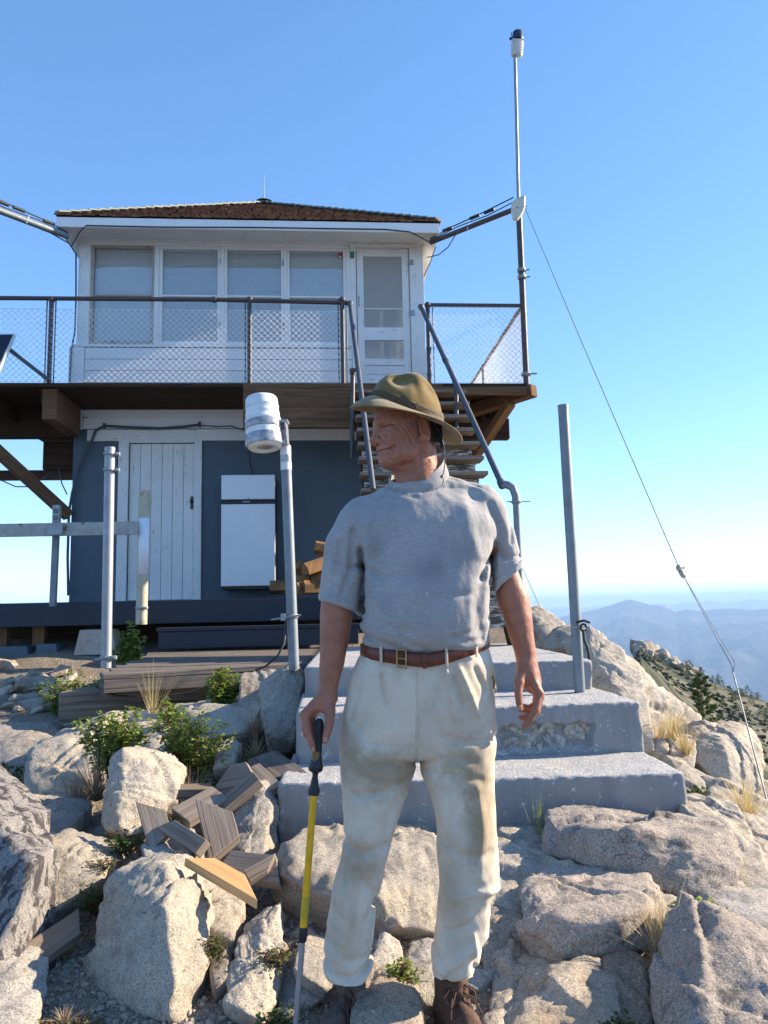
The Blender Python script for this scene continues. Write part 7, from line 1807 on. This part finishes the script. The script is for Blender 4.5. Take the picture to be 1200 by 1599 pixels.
bush(B(200, 1322, 3.2), .18, .10, 12, 'low green plant at the foot of the upright boulder', 'leaf_dark', .018, seed=11)
bush(B(232, 1358, 2.95), .10, .07, 9, 'tiny green plant on top of the wedge-shaped boulder', 'sage', .013, seed=12)
bush(B(302, 1405, 2.68), .07, .05, 8, 'tiny grey-green plant in the upper crack of the wedge-shaped boulder', 'sage', .012, seed=13)
bush(B(313, 1480, 2.50), .11, .09, 14, 'grey-green cushion plant in the lower crack of the wedge-shaped boulder', 'sage', .013, seed=14, dens=2)
bush(B(150, 1415, 2.85), .12, .12, 12, 'green plant between the sunlit face boulder and the wedge-shaped boulder', 'leaf_dark', .016, seed=15)
bush(B(36, 1476, 2.7), .08, .06, 8, 'small grey-green plant under the black-stained rock', 'sage', .012, seed=16)
bush(B(160, 1352, 3.0), .10, .06, 9, 'dry grey-green plant at the top of the sunlit face boulder', 'sage', .012, seed=17)
bush(B(430, 1492, 2.45), .10, .06, 10, 'small yellow-green plant on the jagged sunlit rock', 'sage', .012, seed=18)
bush(B(630, 1532, 2.28), .09, .10, 12, 'small leafy plant between the trouser legs', 'leaf', .014, seed=19)
bush(B(436, 1595, 2.2), .12, .06, 10, 'small green plant beside the tip of the walking pole', 'leaf_dark', .012, seed=20)
bush(B(1098, 1424, 2.72), .13, .08, 10, 'bright green plant between the rocks at the right', 'leaf', .030, seed=21)
bush(B(1086, 1245, 4.0), .12, .10, 8, 'small green plant behind the right end of the lowest step', 'leaf_dark', .02, seed=22)
bush(B(964, 1600, 2.1), .08, .07, 8, 'small green plant at the bottom edge under the cracked rock', 'leaf_dark', .014, seed=23)
bush(B(110, 1600, 2.25), .16, .05, 14, 'low green plant at the bottom edge near the left corner', 'sage', .012, seed=24)
o = tuft(B(843, 1312, 3.45), .20, 14, 'thin green grass stalks against the lowest concrete step', 'leaf', .35, 31, w=.0018)
tuft(B(1035, 1508, 2.42), .26, 90, 'straw-coloured grass tuft beside the blocky pinkish boulder', 'straw', .6, 32, w=.0014)
tuft(B(1050, 1160, 4.7), .24, 110, 'left of two straw tufts on the right-hand ridge', 'straw', .55, 33, (.15, 0))
tuft(B(1030, 1172, 4.75), .22, 90, 'straw tuft touching the tall pale boulder', 'straw', .5, 35, (.25, 0))
tuft(B(1072, 1182, 4.5), .20, 100, 'right of two straw tufts on the right-hand ridge', 'straw', .6, 34, (-.1, 0))
tuft(B(1166, 1282, 3.75), .22, 120, 'drooping straw tuft on the large pale sloping slab', 'straw', .9, 36)
tuft(B(1030, 1500, 2.36), .12, 60, 'low dry grass at the foot of the straw grass tuft', 'dry', 1.2, 37)
tuft(B(150, 1250, 4.0), .28, 200, 'brown dead twigs in front of the big squarish boulder', 'dry', 1.5, 38, name='dead_shrub', cat='dead shrub')
tuft(B(120, 1262, 3.95), .20, 150, 'dead brown brush left of the upright boulder', 'dry', 1.6, 39, name='dead_shrub', cat='dead shrub')
tuft(B(300, 1270, 3.85), .22, 120, 'dry brown stalks under the bush with reddish stems', 'dry', 1.2, 40, name='dead_shrub', cat='dead shrub')
tuft(B(400, 1150, 4.7), .20, 120, 'dry grass in front of the pointed grey rock', 'dry', 1.0, 41)
tuft(B(240, 1115, 5.1), .34, 40, 'wispy tan grass seed heads in front of the cracked old timber', 'straw', .7, 42, w=.0015)
tuft(B(400, 1185, 4.3), .14, 110, 'matted dry grass behind the heap of offcuts', 'dry', 1.6, 43)
tuft(B(100, 1600, 2.2), .05, 60, 'short dry grass at the bottom edge', 'dry', 1.4, 44)
# ---- conifer on the ridge, and far trees on the shoulder
def conifer(base, h, label, seed, group=None, full=True, name='pine_tree'):
    r = random.Random(seed); root = thing(name, label, 'tree', base, group=group); m = MB(); lean = Vector((r.uniform(-.03, .03) * h, 0, 0))
    m.tube([Vector((0, 0, -.2)), lean * .5 + Vector((0, 0, h * .5)), lean + Vector((0, 0, h))], [h * .022, h * .015, h * .004], 8)
    P = []; nb = 34 if full else 16
    V, F = [], []; c = 0
    for k in range(nb):
        z = h * (.14 + .84 * k / nb); a = k * 2.4 + r.uniform(-.5, .5); L = h * ((.22 if full else .30) * (1 - (z / h) ** 1.6) + .06) * r.uniform(.6, 1.15); base_ = lean * (z / h) + Vector((0, 0, z)); d = Vector((math.cos(a), math.sin(a), r.uniform(.05, .45)))
        pts = [base_, base_ + d * L * .5, base_ + d * L + Vector((0, 0, L * .18))]
        m.tube(pts, [h * .006, h * .004, h * .002], 5, caps=False)
        ncl = 26 if full else 7
        for j in range(ncl):
            t = .35 + .65 * r.random(); p = base_.lerp(pts[2], t) + Vector((r.gauss(0, 1), r.gauss(0, 1), r.gauss(0, .7))) * L * .10
            for q in range(9 if full else 5):
                dd = (d * .5 + Vector((r.uniform(-1, 1), r.uniform(-1, 1), r.uniform(-.2, 1.2)))).normalized() * h * (.045 if full else .07); s_ = dd.cross(Vector((r.uniform(-1, 1), r.uniform(-1, 1), r.uniform(-1, 1)))).normalized() * h * (.006 if full else .02)
                V += [tuple(p - s_), tuple(p + s_), tuple(p + dd)]; F.append((c, c + 1, c + 2)); c += 3
    m.build('trunk', M['bark'], root); o = mesh_np('crown', V, F, M['needle']); o.parent = root
    return root
tb = B(1098, 1135, 9.0); conifer(Vector((tb.x, 9.0, tb.z - .15)), B(1098, 1052, 9.0).z - tb.z + .15, 'small bristly pine standing just behind the right-hand ridge', 2)
dt = MB
protos = [conifer((0, 0, -500), 4.2, '', 50 + k, full=False, name='far_pine') for k in range(3)]
r = random.Random(8); far = []
for (px, n_) in ((1000, 4), (1030, 4), (1060, 5), (1085, 7), (1110, 10), (1135, 10), (1160, 9), (1185, 9), (1200, 5)):
    for k in range(n_): far.append((px + r.uniform(-14, 14), r.choice([r.uniform(125, 139), r.uniform(100, 135)])))
for k, (px, D) in enumerate(far):
    az = px_az(px); x, y = math.sin(az) * D, math.cos(az) * D; z = gz(x, y); o = protos[k % 3] if k < 3 else copy_tree(protos[k % 3]); o.location = (x, y, z - .2); s = r.uniform(.16, .48) ; o.scale = (s * 1.2, s * 1.2, s); o.rotation_euler = (0, 0, r.uniform(0, 6))
    tag(o, 'small dark conifer far down on the hazy shoulder at the right', 'tree', 'conifers on the distant shoulder')
# ------------------------------------------------------------------ haze
_m = bpy.data.materials.new('haze_air'); _m.use_nodes = True; _t = _m.node_tree; _t.nodes.clear()
_o = _t.nodes.new('ShaderNodeOutputMaterial'); _p = _t.nodes.new('ShaderNodeVolumePrincipled')
_p.inputs['Color'].default_value = (.48, .70, 1.0, 1); _p.inputs['Density'].default_value = 1.15e-4; _p.inputs['Anisotropy'].default_value = 0.0
_t.links.new(_p.outputs[0], _o.inputs['Volume'])
hz = MB().box((0, 0, (-960 + 262) / 2), (72000, 72000, 1222)).build('haze', _m); tag(hz, 'pale blue haze filling the valley', 'haze', kind='stuff')
